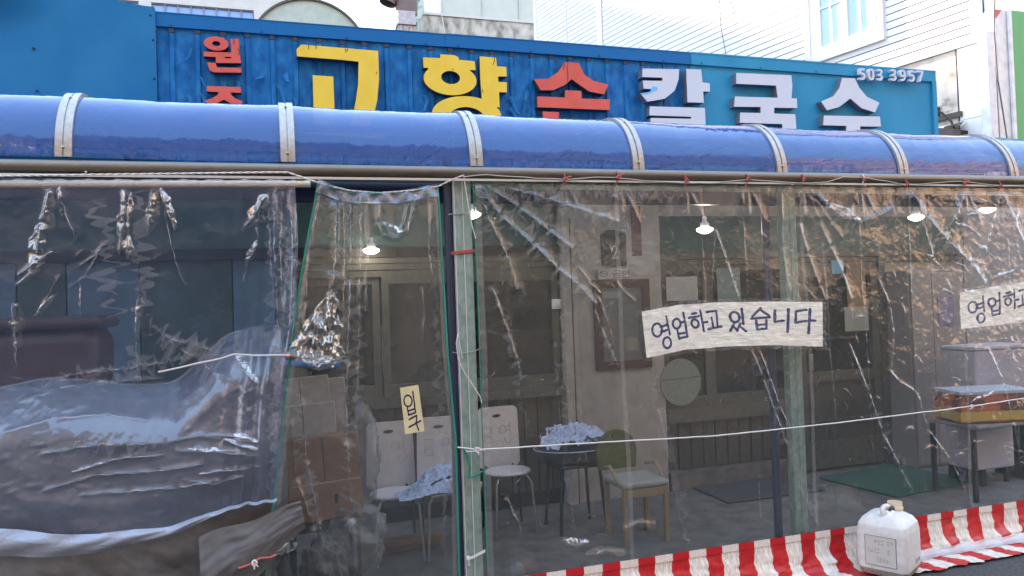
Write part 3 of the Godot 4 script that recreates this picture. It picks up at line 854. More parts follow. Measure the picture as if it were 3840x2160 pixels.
	for i in ribx.size():
		var x: float = ribx[i]
		var rb := MB.new()
		for strip in [[-0.035, -0.003, 0.382], [0.003, 0.035, 0.384], [-0.009, 0.009, 0.378]]:
			rb.grid(2, 34, func(u: float, w: float) -> Vector3:
				var p: Vector2 = arc.call(1.0 - w, strip[2])
				return Vector3(lerpf(x + strip[0], x + strip[1], u), p.y, p.x))
		for sd in [-0.035, 0.035]:
			rb.grid(2, 34, func(u: float, w: float) -> Vector3:
				var p: Vector2 = arc.call(1.0 - w, lerpf(0.362, 0.383, u if sd > 0 else 1.0 - u))
				return Vector3(x + sd, p.y, p.x), sd > 0)
		var rib := ob(aw, "rib", rb, alu)
		for a in [0.04, 0.34]:
			var p: Vector2 = arc.call(a, 0.384)
			ob(rib, "bolt", MB.new().rbox(Vector3(x, p.y, p.x), Vector3(0.014, 0.014, 0.014), 0.006), chrome)
		if i + 1 < ribx.size():
			var x2: float = ribx[i + 1]
			var nz := fnl(80 + i, 0.9, 2)
			var sheet := MB.new().grid(40, 60, func(u: float, w: float) -> Vector3:
				var p: Vector2 = arc.call(1.0 - w, 0.370 + 0.004 * nz.get_noise_2d(u * 2.0, w * 1.5) - 0.006 * sin(u * PI))
				return Vector3(lerpf(x, x2, u), p.y, p.x))
			ob(aw, "plastic_sheet", sheet, canopy_blue)
		# rafters under the sheet
		ob(aw, "rafter", MB.new().tube([Vector3(x, 2.45, -0.03), Vector3(x, 2.62, -0.10), Vector3(x, 2.73, -0.37), Vector3(x, 2.76, -1.95)], 0.016, 6), iron)
	for z in [-0.55, -1.2]:
		ob(aw, "purlin", MB.new().span(-4, 2.715 - z * 0.015, z - 0.02, 7.2, 2.75 - z * 0.015, z + 0.02), iron)
	var gt := MB.new()
	var gprof := []
	for i in 13:
		var a := lerpf(-1.75, 1.45, i / 12.0)
		gprof.push_back(Vector2(0.022 + 0.034 * cos(a), 2.402 + 0.032 * sin(a)))
	gt.grid(30, 13, func(u: float, w: float) -> Vector3:
		var p: Vector2 = gprof[12 - int(round(w * 12.0))]
		return Vector3(lerpf(-4.0, 7.2, u), p.y + lerpf(-0.013, 0.022, clampf((lerpf(-4.0, 7.2, u) + 1.1) / 6.0, 0, 1)), p.x))
	var gutter := ob(aw, "gutter", gt, bronze)
	ob(gutter, "lip", MB.new().grid(30, 2, func(u: float, w: float) -> Vector3:
		var x := lerpf(-4.0, 7.2, u)
		return Vector3(x, lerpf(2.366, 2.354, w) + lerpf(-0.013, 0.022, clampf((x + 1.1) / 6.0, 0, 1)), 0.052)), creamline)
	ob(gutter, "back_plate", MB.new().span(-4, 2.352, -0.03, 7.2, 2.40, -0.012), iron)
	for bx in [-0.78, 3.05, 3.6]:
		ob(gutter, "screw", MB.new().rbox(Vector3(bx, 2.362, 0.056), Vector3(0.012, 0.012, 0.012), 0.005), chrome)

	# ---------------------------------------------------------------- posts and pipes that carry it
	var posts := [[0.992, "pale green steel post with red and wire ties, between flap and right sheet"], [3.112, "pale green steel post seen through the sheet behind the long paper sign"]]
	for q in posts:
		var po := thing("steel_post", q[1], "post", "posts carrying the awning", Vector3(q[0], 0, 0))
		var z: float = 0.0 if q[0] < 2.0 else -0.06
		ob(po, "shaft", MB.new().rbox(Vector3(q[0] - 0.024, 1.2, z - 0.03), Vector3(0.046, 2.40, 0.06), 0.004).rbox(Vector3(q[0] + 0.024, 1.2, z - 0.03), Vector3(0.046, 2.40, 0.062), 0.004), postgreen)
		ob(po, "edge_strip", MB.new().span(q[0] - 0.0485, 0.02, z - 0.03, q[0] - 0.044, 2.36, z + 0.003).span(q[0] - 0.002, 0.02, z - 0.01, q[0] + 0.002, 2.36, z + 0.0035), trimgrey if q[0] < 2.0 else postgreen)
	for q in [[0.925, -0.05, "dark navy pipe close behind the front green post"], [2.965, -0.1, "dark blue pipe beside the green post behind the sheet"]]:
		var pp := solo("drain_pipe", MB.new().tube([Vector3(q[0], 0.02, q[1]), Vector3(q[0], 1.2, q[1]), Vector3(q[0], 2.5, q[1])], 0.026, 12), mt(0.03, 0.04, 0.075, 0.4), q[2], "pipe", "upright pipes by the posts")
	solo("blue_pipe", MB.new().tube([Vector3(-4, 2.33, -0.16), Vector3(0.2, 2.345, -0.16), Vector3(0.93, 2.345, -0.16)], 0.028, 12), navy, "dark blue pipe lying level under the awning edge", "pipe")
	solo("wooden_beam", MB.new().span(-4, 2.28, -0.30, 7.0, 2.36, -0.24), navy, "dark blue painted beam along the top behind the sheets", "beam")
	# ---------------------------------------------------------------- the right sheet of clear vinyl
	var marks := []
	var rr := Relief.new(1.0, 0.18, 5.75, 2.42, 0.0052)
	var nlow := fnl(101, 0.9, 2)
	rr.noise(nlow, 0.020, func(x: float, y: float) -> float: return smoothstep(2.40, 2.2, y))
	var nfine := fnl(102, 5.0, 3, FastNoiseLite.TYPE_SIMPLEX_SMOOTH, FastNoiseLite.FRACTAL_RIDGED)
	rr.noise(nfine, 0.0042, func(x: float, y: float) -> float: return 0.30 + 0.9 * smoothstep(3.2, 4.6, x))
	var ntin := fnl(103, 14.0, 2, FastNoiseLite.TYPE_SIMPLEX_SMOOTH, FastNoiseLite.FRACTAL_RIDGED)
	rr.noise(ntin, 0.0022, func(x: float, y: float) -> float: return 0.10 + 0.95 * smoothstep(3.4, 4.9, x) * smoothstep(0.5, 1.0, y))
	for q in [
		[[Vector2(1.059,2.344),Vector2(1.195,2.172),Vector2(1.377,2.014),Vector2(1.505,1.881),Vector2(1.633,1.783),Vector2(1.737,1.667)], 0.020, 0.016, 1.6],
		[[Vector2(1.081,2.353),Vector2(1.309,2.216),Vector2(1.466,2.094),Vector2(1.610,1.983)], 0.018, 0.013, 1.5],
		[[Vector2(1.137,2.354),Vector2(1.463,2.269),Vector2(1.738,2.182),Vector2(1.903,2.135)], 0.022, 0.012, 1.5],
		[[Vector2(1.069,2.327),Vector2(1.119,2.178),Vector2(1.223,1.964),Vector2(1.272,1.748)], 0.022, 0.010, 1.3],
		[[Vector2(1.430,1.991),Vector2(1.462,1.928),Vector2(1.507,1.877)], 0.006, 0.006, 1.0],
		[[Vector2(1.507,1.881),Vector2(1.564,1.840),Vector2(1.633,1.783)], 0.005, 0.005, 1.0],
		[[Vector2(1.630,1.894),Vector2(1.706,1.797),Vector2(1.768,1.733)], 0.007, 0.007, 1.0],
		[[Vector2(1.852,1.809),Vector2(1.911,1.740),Vector2(1.984,1.681)], 0.006, 0.006, 1.0],
		[[Vector2(1.128,1.788),Vector2(1.158,1.698),Vector2(1.186,1.616),Vector2(1.214,1.536),Vector2(1.256,1.386),Vector2(1.277,1.275)], 0.009, 0.008, 1.2],
		[[Vector2(1.679,1.745),Vector2(1.756,1.555),Vector2(1.812,1.419),Vector2(1.850,1.339)], 0.007, 0.006, 1.0],
		[[Vector2(1.739,1.734),Vector2(1.795,1.598),Vector2(1.838,1.462)], 0.006, 0.005, 1.0],
		[[Vector2(1.482,1.480),Vector2(1.486,1.218),Vector2(1.494,0.957),Vector2(1.509,0.739),Vector2(1.548,0.518),Vector2(1.563,0.193)], 0.008, 0.007, 1.0],
		[[Vector2(2.516,2.097),Vector2(2.588,1.907),Vector2(2.624,1.793),Vector2(2.660,1.678)], 0.008, 0.009, 1.2],
		[[Vector2(2.524,2.097),Vector2(2.506,1.946),Vector2(2.489,1.759)], 0.006, 0.005, 1.0],
		[[Vector2(2.723,1.372),Vector2(2.790,1.201),Vector2(2.872,0.980),Vector2(2.930,0.832),Vector2(2.997,0.682)], 0.008, 0.008, 1.0],
		[[Vector2(2.778,1.369),Vector2(2.840,1.198),Vector2(2.903,1.026),Vector2(2.980,0.864)], 0.007, 0.007, 1.0],
		[[Vector2(2.096,1.063),Vector2(2.123,0.902),Vector2(2.167,0.626),Vector2(2.197,0.440),Vector2(2.237,0.333)], 0.008, 0.008, 1.0],
		[[Vector2(2.129,1.049),Vector2(2.175,0.807),Vector2(2.219,0.529)], 0.006, 0.006, 1.0],
		[[Vector2(2.999,2.330),Vector2(2.994,1.988),Vector2(3.022,1.696)], 0.007, 0.006, 1.0],
		[[Vector2(3.210,2.342),Vector2(3.330,2.234),Vector2(3.448,2.159),Vector2(3.586,2.139),Vector2(3.697,2.172),Vector2(3.861,2.237)], 0.030, 0.018, 0.6],
		[[Vector2(3.228,2.283),Vector2(3.299,2.209),Vector2(3.355,2.134),Vector2(3.441,2.034)], 0.012, 0.010, 1.0],
		[[Vector2(3.265,2.134),Vector2(3.348,1.985),Vector2(3.429,1.809),Vector2(3.481,1.632)], 0.016, 0.010, 1.4],
		[[Vector2(3.964,2.347),Vector2(4.119,2.173),Vector2(4.294,2.001),Vector2(4.474,1.853),Vector2(4.605,1.703)], 0.030, 0.016, 1.6],
		[[Vector2(3.997,2.347),Vector2(4.084,2.134),Vector2(4.170,1.898)], 0.014, 0.010, 1.0],
		[[Vector2(4.771,2.351),Vector2(4.668,2.133),Vector2(4.583,1.918)], 0.018, 0.010, 1.0],
		[[Vector2(4.771,2.351),Vector2(4.866,2.133),Vector2(4.969,1.968)], 0.018, 0.010, 1.0],
		[[Vector2(4.453,2.353),Vector2(4.357,2.187),Vector2(4.228,2.028)], 0.018, 0.010, 1.0],
		[[Vector2(3.117,2.134),Vector2(3.181,1.937),Vector2(3.245,1.739),Vector2(3.284,1.639)], 0.012, 0.009, 1.0],
		[[Vector2(3.707,1.777),Vector2(3.792,1.596),Vector2(3.813,1.391),Vector2(3.749,1.115)], 0.007, 0.006, 1.0],
		[[Vector2(3.437,1.384),Vector2(3.573,1.051),Vector2(3.668,0.793),Vector2(3.797,0.553),Vector2(3.885,0.392)], 0.010, 0.008, 1.0],
		[[Vector2(3.285,1.367),Vector2(3.313,1.045),Vector2(3.315,0.798)], 0.007, 0.006, 1.0],
		[[Vector2(3.738,1.192),Vector2(3.829,1.110),Vector2(3.954,1.038)], 0.008, 0.008, 1.0],
		[[Vector2(2.971,0.684),Vector2(3.036,0.533),Vector2(3.114,0.355),Vector2(3.167,0.252)], 0.008, 0.007, 1.0],
		[[Vector2(3.955,1.050),Vector2(4.038,0.787),Vector2(4.225,0.563),Vector2(4.347,0.341)], 0.010, 0.008, 1.0],
		[[Vector2(4.580,1.302),Vector2(4.707,1.053),Vector2(4.779,0.778),Vector2(4.817,0.532)], 0.010, 0.008, 1.0],
		[[Vector2(1.165,0.669),Vector2(1.206,0.580),Vector2(1.251,0.468)], 0.010, 0.009, 1.0],
		[[Vector2(1.485,0.407),Vector2(1.542,0.363),Vector2(1.637,0.376)], 0.010, 0.012, 1.0],
		[[Vector2(1.832,0.418),Vector2(1.932,0.450),Vector2(2.055,0.412)], 0.012, 0.010, 1.0],
		[[Vector2(1.610,0.304),Vector2(1.730,0.320),Vector2(1.851,0.282)], 0.012, 0.010, 1.0],
	]:
		rr.path(q[0], q[1], q[2], q[3])
		marks.push_back([q[0], 0.0035 + 0.18 * q[1]])
	# folds left from storage, straight down the roll
	for x in [Vector2(2.430,1.573),Vector2(2.718,1.562),Vector2(3.285,1.540),Vector2(3.568,1.529),Vector2(3.969,1.513),Vector2(4.806,1.480),Vector2(4.147,1.506)]:
		rr.crease(Vector2(x.x, 2.36), Vector2(x.x + 0.02, 0.30), 0.005, 0.004, 0.005, 1.0, 0.05)
		marks.push_back([[Vector2(x.x, 2.34), Vector2(x.x + 0.006, 1.8), Vector2(x.x + 0.012, 1.1), Vector2(x.x + 0.02, 0.30)], 0.0028])
	# hooks where the ties pull
	for q in [Vector2(1.573,2.367),Vector2(1.913,2.366),Vector2(2.336,2.368),Vector2(2.757,2.380),Vector2(3.159,2.381),Vector2(3.600,2.393),Vector2(3.966,2.375),Vector2(4.455,2.382),Vector2(4.772,2.373)]:
		for a in [-0.6, 0.0, 0.55]:
			rr.crease(q, q + Vector2(a * 0.25, -0.25 - 0.05 * absf(a)), 0.006, 0.008, 0.03, 1.0, 0.3)
	rg.seed = 77
	for i in 420:
		var x := 2.9 + 2.8 * sqrt(rg.randf())
		var y := rg.randf_range(0.5, 2.3)
		if rg.randf() > smoothstep(2.9, 4.8, x) * (0.55 + 0.45 * smoothstep(1.0, 1.6, y)) + 0.08: continue
		var a := rg.randf_range(-1.35, 0.35) if rg.randf() < 0.75 else rg.randf_range(-3.0, 0.0)
		var l := rg.randf_range(0.02, 0.11)
		rr.crease(Vector2(x, y), Vector2(x + cos(a) * l, y + sin(a) * l), rg.randf_range(0.004, 0.010), rg.randf_range(0.003, 0.008), -1.0, 1.0, 0.4)
		marks.push_back([[Vector2(x, y), Vector2(x + cos(a + 0.2) * l * 0.5, y + sin(a + 0.2) * l * 0.5), Vector2(x + cos(a) * l, y + sin(a) * l)], rg.randf_range(0.003, 0.008)])
	for i in 60:
		var x := rg.randf_range(1.15, 3.6)
		var y := rg.randf_range(0.3, 2.2)
		var a := rg.randf_range(-1.7, -0.7)
		var l := rg.randf_range(0.02, 0.12)
		rr.crease(Vector2(x, y), Vector2(x + cos(a) * l, y + sin(a) * l), 0.0045, rg.randf_range(0.002, 0.004), -1.0, 1.0, 0.4)
		if i % 2: marks.push_back([[Vector2(x, y), Vector2(x + cos(a + 0.15) * l * 0.5, y + sin(a + 0.15) * l * 0.5), Vector2(x + cos(a) * l, y + sin(a) * l)], rg.randf_range(0.002, 0.0045)])
	var rs := thing("vinyl_sheet", "wide clear vinyl sheet with a green top hem, right of the post", "plastic sheet", "", Vector3(3.3, 0, 0.02))
	var rtop := func(x: float) -> float: return 2.362 + 0.02 * clampf((x - 1.0) / 4.0, 0, 1) - 0.010 * absf(sin(x * 7.3))
	var rsf := func(u: float, w: float) -> Vector3:
		var x := lerpf(1.045, 5.7, u)
		var y: float = lerpf(rtop.call(x), 0.21, w)
		return Vector3(x, y, 0.014 + rr.at(x, y) * smoothstep(0.0, 0.04, w) + 0.015 * w)
	ob(rs, "sheet", MB.new().grid(800, 370, rsf).grid(400, 185, func(u: float, w: float) -> Vector3: return rsf.call(u, w) - Vector3(0, 0, 0.003), true), vinyl)
	var cmb := MB.new()
	var ncr := fnl(195, 12.0, 2)
	var rz := func(x: float, y: float) -> float: return 0.014 + rr.at(x, y) + 0.015 * clampf((2.36 - y) / 2.15, 0, 1)
	for q in marks: ribbon(cmb, q[0], rz, q[1], ncr)
	rg.seed = 301
	for i in 520:
		var x := rg.randf_range(1.08, 5.6)
		var y := rg.randf_range(0.28, 2.3)
		var a := rg.randf_range(-1.75, -1.2) if rg.randf() < 0.6 else rg.randf_range(-3.0, 0.0)
		var l := rg.randf_range(0.012, 0.07)
		ribbon(cmb, [Vector2(x, y), Vector2(x + cos(a + 0.3) * l * 0.5, y + sin(a + 0.3) * l * 0.5), Vector2(x + cos(a) * l, y + sin(a) * l)], rz, rg.randf_range(0.0015, 0.0042), ncr)
	var vmb := MB.new()
	for q in [[[Vector2(1.060,2.359),Vector2(1.195,2.189),Vector2(1.378,2.031),Vector2(1.505,1.898),Vector2(1.668,1.747),Vector2(1.832,1.619)], 0.075], [[Vector2(1.071,2.359),Vector2(1.310,2.233),Vector2(1.492,2.103),Vector2(1.652,1.958),Vector2(1.816,1.821)], 0.06], [[Vector2(1.104,2.366),Vector2(1.464,2.284),Vector2(1.739,2.202),Vector2(2.002,2.101)], 0.07], [[Vector2(1.160,2.371),Vector2(1.524,2.334),Vector2(1.910,2.312),Vector2(2.318,2.275)], 0.06], [[Vector2(1.058,2.306),Vector2(1.118,2.136),Vector2(1.222,1.921),Vector2(1.293,1.704)], 0.08],
		[[Vector2(3.966,2.367),Vector2(4.119,2.173),Vector2(4.293,1.988),Vector2(4.474,1.840),Vector2(4.708,1.646)], 0.10], [[Vector2(3.217,2.357),Vector2(3.330,2.234),Vector2(3.447,2.147),Vector2(3.584,2.109),Vector2(3.761,2.172),Vector2(3.928,2.289)], 0.09], [[Vector2(3.231,2.332),Vector2(3.245,2.035),Vector2(3.337,1.786),Vector2(3.476,1.532)], 0.07], [[Vector2(3.708,2.364),Vector2(3.664,2.134),Vector2(3.726,1.828),Vector2(3.690,1.473)], 0.06], [[Vector2(4.772,2.365),Vector2(4.828,2.106),Vector2(4.932,1.749)], 0.07],
		[[Vector2(2.497,2.099),Vector2(2.583,1.910),Vector2(2.671,1.635),Vector2(2.736,1.371),Vector2(2.872,0.980),Vector2(3.008,0.669),Vector2(3.167,0.252)], 0.05], [[Vector2(2.071,1.360),Vector2(2.107,1.017),Vector2(2.191,0.600),Vector2(2.278,0.203)], 0.05], [[Vector2(1.536,2.334),Vector2(1.533,1.828),Vector2(1.526,1.172),Vector2(1.548,0.518)], 0.04], [[Vector2(3.055,2.355),Vector2(3.007,1.794),Vector2(3.005,1.067),Vector2(3.024,0.294)], 0.05], [[Vector2(3.407,1.386),Vector2(3.573,1.051),Vector2(3.741,0.685),Vector2(3.914,0.338)], 0.06], [[Vector2(4.076,1.431),Vector2(4.122,1.091),Vector2(4.265,0.663),Vector2(4.380,0.312)], 0.06], [[Vector2(1.139,1.794),Vector2(1.198,1.579),Vector2(1.257,1.341),Vector2(1.311,0.973)], 0.04], [[Vector2(1.692,1.746),Vector2(1.778,1.488),Vector2(1.867,1.260)], 0.04]]:
		ribbon(vmb, q[0], func(x: float, y: float) -> float: return rz.call(x, y) + 0.002, q[1], ncr, 0.03)
	ob(rs, "doubled_folds", vmb, veil).set_meta("kind", "stuff")
	ob(rs, "crease_lines", cmb, creasem).set_meta("kind", "stuff")
	var nfo := fnl(196, 14.0, 3, FastNoiseLite.TYPE_SIMPLEX_SMOOTH, FastNoiseLite.FRACTAL_RIDGED)
	var fmb := MB.new()
	for q in [[[Vector2(3.245,2.313),Vector2(3.449,2.172)], 0.035], [[Vector2(3.376,2.247),Vector2(3.586,2.144)], 0.040], [[Vector2(3.449,2.184),Vector2(3.571,2.147)], 0.03], [[Vector2(4.353,2.134),Vector2(4.539,2.053)], 0.035], [[Vector2(4.105,1.925),Vector2(4.249,1.817)], 0.04], [[Vector2(4.321,1.882),Vector2(4.470,1.786)], 0.03], [[Vector2(4.442,2.174),Vector2(4.672,2.201)], 0.03], [[Vector2(4.501,2.000),Vector2(4.688,1.890)], 0.03], [[Vector2(4.787,2.324),Vector2(4.921,2.133)], 0.035], [[Vector2(4.572,2.295),Vector2(4.710,2.242)], 0.03], [[Vector2(4.193,1.714),Vector2(4.324,1.644)], 0.03], [[Vector2(4.680,1.755),Vector2(4.863,1.805)], 0.03], [[Vector2(4.418,0.940),Vector2(4.631,0.991)], 0.02], [[Vector2(1.496,0.399),Vector2(1.632,0.373)], 0.035], [[Vector2(1.694,1.797),Vector2(1.764,1.738)], 0.012], [[Vector2(1.138,1.777),Vector2(1.195,1.611)], 0.012]]:
		crumple(fmb, q[0][0], q[0][1], q[1], rz, 0.008, nfo)
	ob(rs, "crumpled_spots", fmb, foil).set_meta("kind", "stuff")
	ob(rs, "top_hem", MB.new().grid(300, 4, func(u: float, w: float) -> Vector3:
		var x := lerpf(1.045, 5.7, u)
		return Vector3(x, rtop.call(x) + 0.004 - 0.050 * w, 0.022 + 0.004 * sin(x * 40.0) * w)), film(0.05, 0.18, 0.14, 0.18, 0.12))
	ob(rs, "hem_cord", MB.new().tube(dense([Vector3(1.045, 2.366, 0.022), Vector3(3.3, 2.372, 0.024), Vector3(5.7, 2.388, 0.022)], 0.04), 0.0045, 6), greenbind)
	ob(rs, "side_binding", MB.new().tube(rope_pts([Vector3(1.046, 2.36, 0.024), Vector3(1.052, 1.8, 0.026), Vector3(1.050, 1.2, 0.028), Vector3(1.052, 0.3, 0.032)], 0.0, 0.006, 9), 0.0035, 5), greenbind)
	ob(rs, "side_hem", MB.new().grid(3, 120, func(u: float, w: float) -> Vector3:
		return Vector3(1.052 + 0.034 * u, 2.34 - 2.1 * w, 0.034 + 0.003 * sin(w * 200.0) + rr.at(1.06, 2.34 - 2.1 * w))), seamclear)
	for sx2 in [Vector2(1.886,1.370),Vector2(3.145,1.301),Vector2(4.381,1.232)]:
		ob(rs, "welded_seam", MB.new().grid(3, 260, func(u: float, w: float) -> Vector3:
			var y := 2.33 - 2.09 * w
			var x: float = sx2.x + 0.026 * (u - 0.5) + 0.006 * sin(y * 2.2)
			return Vector3(x, y, 0.019 + rr.at(x, y) + 0.015 * w + 0.0015 * sin(w * 900.0))), seamclear)

	# striped skirt welded under the sheet and turned out over the ground
	var stripe := Image.create(512, 64, false, Image.FORMAT_RGB8)
	var ndirt := fnl(121, 0.03, 4)
	for y in 64:
		for x in 512:
			var k := 0.88 + 0.16 * ndirt.get_noise_2d(x, y * 3.0)
			var isred := x >= 258 and x < 510
			var c := Color(0.78, 0.10, 0.13) if isred else Color(0.93, 0.90, 0.84)
			stripe.set_pixel(x, y, Color(c.r * k, c.g * k, c.b * k))
	var skm := StandardMaterial3D.new()
	skm.albedo_texture = ImageTexture.create_from_image(stripe)
	skm.roughness = 0.42
	skm.cull_mode = BaseMaterial3D.CULL_DISABLED
	var sk := thing("striped_skirt", "red and white striped tarpaulin skirt along the foot of the sheet", "tarpaulin", "", Vector3(3.4, 0, 0.1))
	var nsk := fnl(131, 2.2, 3)
	var skf := func(u: float, w: float) -> Vector3:
		var x := lerpf(1.16, 5.7, u)
		var wob := nsk.get_noise_2d(x * 1.3, w * 1.5)
		var outw := 0.30 + 0.03 * nsk.get_noise_1d(x * 3.0)
		if w < 0.42:
			var t := w / 0.42
			return Vector3(x + 0.03 * t * wob, lerpf(0.243, 0.055, t), 0.040 + 0.035 * t * t + 0.022 * wob * t + 0.008 * sin(x * 28.0) * t)
		if w < 0.58:
			var t := (w - 0.42) / 0.16
			var a := t * PI * 0.5
			return Vector3(x + 0.03 * wob, 0.055 - 0.043 * sin(a) + 0.004, 0.075 + 0.048 * (1.0 - cos(a)) + 0.022 * wob + 0.008 * sin(x * 28.0))
		var t := (w - 0.58) / 0.42
		return Vector3(x + 0.03 * wob + 0.05 * t, 0.014 + 0.012 * maxf(0.0, nsk.get_noise_2d(x * 3.0, t * 2.0)) * sin(t * PI) + 0.004 * t, lerpf(0.123, outw + 0.02, t) + 0.022 * wob * (1 - t))
	var nst := (5.7 - 1.16) / 0.2176
	ob(sk, "cloth", MB.new().grid(460, 60, skf, false, Vector2(nst, 1)), skm)
	ob(sk, "hem", MB.new().grid(460, 4, func(u: float, w: float) -> Vector3:
		var x := lerpf(1.16, 5.7, u)
		return Vector3(x, 0.246 - 0.04 * w, 0.046 + 0.002 * w), false, Vector2(nst, 1)), skm)
	ob(sk, "tape", MB.new().grid(240, 10, func(u: float, w: float) -> Vector3:
		var x := lerpf(3.75, 5.7, u)
		var p: Vector3 = skf.call((x - 1.16) / 4.54, lerpf(0.46, 0.66, w))
		return p + Vector3(0, 0.004 + 0.004 * absf(nsk.get_noise_2d(x * 20.0, w * 6.0)), 0.006)), film(0.7, 0.68, 0.66, 0.55, 0.16, 0.1, 0.5, 133, 0.2, 0.03))

	# ---------------------------------------------------------------- the entrance flap
	var fl_l: Array = [Vector2(0.245,2.338),Vector2(0.222,2.215),Vector2(0.178,2.017),Vector2(0.138,1.801),Vector2(0.100,1.567),Vector2(0.060,1.278),Vector2(0.007,0.896),Vector2(-0.046,0.519),Vector2(-0.073,0.333),Vector2(-0.117,0.037)]
	var fl_r: Array = [Vector2(0.851,2.323),Vector2(0.859,2.051),Vector2(0.870,1.739),Vector2(0.874,1.427),Vector2(0.888,1.219),Vector2(0.902,1.010),Vector2(0.902,0.700),Vector2(0.899,0.291),Vector2(0.899,-0.019)]
	var fmarks := []
	var fr := Relief.new(-0.25, -0.05, 1.05, 2.42, 0.0052)
	fr.noise(fnl(141, 1.2, 2), 0.015, func(x: float, y: float) -> float: return 1.0)
	fr.noise(fnl(142, 6.0, 2, FastNoiseLite.TYPE_SIMPLEX_SMOOTH, FastNoiseLite.FRACTAL_RIDGED), 0.0015, func(x: float, y: float) -> float: return 1.0)
	for q in [
		[[Vector2(0.330,2.255),Vector2(0.310,1.896),Vector2(0.268,1.658),Vector2(0.223,1.561)], 0.022, 0.020, 1.6], [[Vector2(0.399,2.276),Vector2(0.387,1.854),Vector2(0.359,1.455),Vector2(0.347,1.059),Vector2(0.361,0.662),Vector2(0.361,0.368)], 0.014, 0.024, 0.8],
		[[Vector2(0.449,2.277),Vector2(0.436,1.853),Vector2(0.414,1.452),Vector2(0.376,0.858)], 0.012, 0.014, 1.0], [[Vector2(0.479,2.277),Vector2(0.475,2.014),Vector2(0.456,1.651)], 0.010, 0.010, 1.0], [[Vector2(0.364,2.276),Vector2(0.364,2.015),Vector2(0.345,1.655),Vector2(0.332,1.457)], 0.012, 0.012, 1.0],
		[[Vector2(0.539,2.257),Vector2(0.525,2.135),Vector2(0.553,2.074),Vector2(0.613,2.053)], 0.012, 0.010, 1.0], [[Vector2(0.702,2.259),Vector2(0.667,2.135),Vector2(0.634,2.063)], 0.008, 0.012, 1.0], [[Vector2(0.723,2.259),Vector2(0.712,2.176),Vector2(0.680,2.073)], 0.010, 0.012, 1.0],
		[[Vector2(0.555,2.131),Vector2(0.603,2.053),Vector2(0.644,2.057),Vector2(0.660,2.094)], 0.010, 0.016, 0.6], [[Vector2(0.796,2.259),Vector2(0.793,1.969),Vector2(0.803,1.844)], 0.008, 0.006, 1.0],
		[[Vector2(0.187,1.977),Vector2(0.171,1.741),Vector2(0.148,1.604)], 0.010, 0.008, 1.0], [[Vector2(0.538,1.607),Vector2(0.537,1.445),Vector2(0.540,1.324)], 0.006, 0.005, 1.0], [[Vector2(0.138,1.272),Vector2(0.149,0.979),Vector2(0.197,0.681),Vector2(0.246,0.384)], 0.014, 0.010, 1.0],
		[[Vector2(0.089,1.178),Vector2(0.099,0.886),Vector2(0.177,0.645),Vector2(0.189,0.392)], 0.012, 0.010, 1.0], [[Vector2(0.750,1.804),Vector2(0.757,1.639),Vector2(0.740,1.516)], 0.006, 0.005, 1.0],
		# the gathered knot by the tie
		[[Vector2(0.069,1.485),Vector2(0.144,1.487),Vector2(0.220,1.453),Vector2(0.286,1.436),Vector2(0.345,1.444)], 0.012, 0.045, 0.8], [[Vector2(0.226,1.680),Vector2(0.213,1.562),Vector2(0.220,1.463)], 0.012, 0.040, 1.2], [[Vector2(0.268,1.658),Vector2(0.284,1.558),Vector2(0.301,1.459)], 0.009, 0.030, 1.0],
		[[Vector2(0.069,1.485),Vector2(0.136,1.526),Vector2(0.194,1.573),Vector2(0.216,1.660)], 0.010, 0.035, 0.8], [[Vector2(0.144,1.457),Vector2(0.190,1.416),Vector2(0.228,1.403),Vector2(0.277,1.430)], 0.010, 0.030, 1.0], [[Vector2(0.166,1.564),Vector2(0.173,1.505),Vector2(0.162,1.456)], 0.007, 0.020, 1.0],
		[[Vector2(0.315,1.736),Vector2(0.332,1.676),Vector2(0.337,1.636)], 0.007, 0.014, 1.0], [[Vector2(0.141,1.683),Vector2(0.152,1.624),Vector2(0.143,1.565)], 0.006, 0.014, 1.0],
		# and the lower one
		[[Vector2(-0.067,0.537),Vector2(-0.012,0.553),Vector2(0.054,0.592),Vector2(0.092,0.616)], 0.010, 0.045, 1.0], [[Vector2(-0.031,0.536),Vector2(0.034,0.543),Vector2(0.096,0.554)], 0.010, 0.040, 1.0], [[Vector2(0.007,0.569),Vector2(0.029,0.557),Vector2(0.047,0.535)], 0.007, 0.020, 1.0],
	]:
		fr.path(q[0], q[1], q[2], q[3])
		fmarks.push_back([q[0], 0.003 + 0.16 * q[1]])
	var fp := thing("entrance_flap", "narrow clear plastic entrance flap with green bound edges left of the post", "plastic flap", "", Vector3(0.45, 0, 0.03))
	var ftop: Array = [Vector2(0.245,2.338),Vector2(0.380,2.300),Vector2(0.449,2.281),Vector2(0.539,2.278),Vector2(0.641,2.285),Vector2(0.745,2.305),Vector2(0.851,2.323)]
	var flapf := func(u: float, w: float) -> Vector3:
		var s := u * 6.0
		var k := mini(int(s), 5)
		var y := lerpf(lerpf(ftop[k].y, ftop[k + 1].y, s - k), 0.03, w)
		var x := lerpf(edge_x(fl_l, y), edge_x(fl_r, y), u)
		return Vector3(x, y, 0.034 + fr.at(x, y) * smoothstep(0.0, 0.03, w) + 0.012 * sin(u * 16.0) * (1.0 - w) * (1.0 - w))
	ob(fp, "sheet", MB.new().grid(190, 400, flapf).grid(100, 200, func(u: float, w: float) -> Vector3: return flapf.call(u, w) - Vector3(0, 0, 0.003), true), vinyl_flap)
	var fz := func(x: float, y: float) -> float: return 0.036 + fr.at(x, y)
	var fmb2 := MB.new()
	for q in fmarks: ribbon(fmb2, q[0], fz, q[1], ncr)
	var fvm := MB.new()
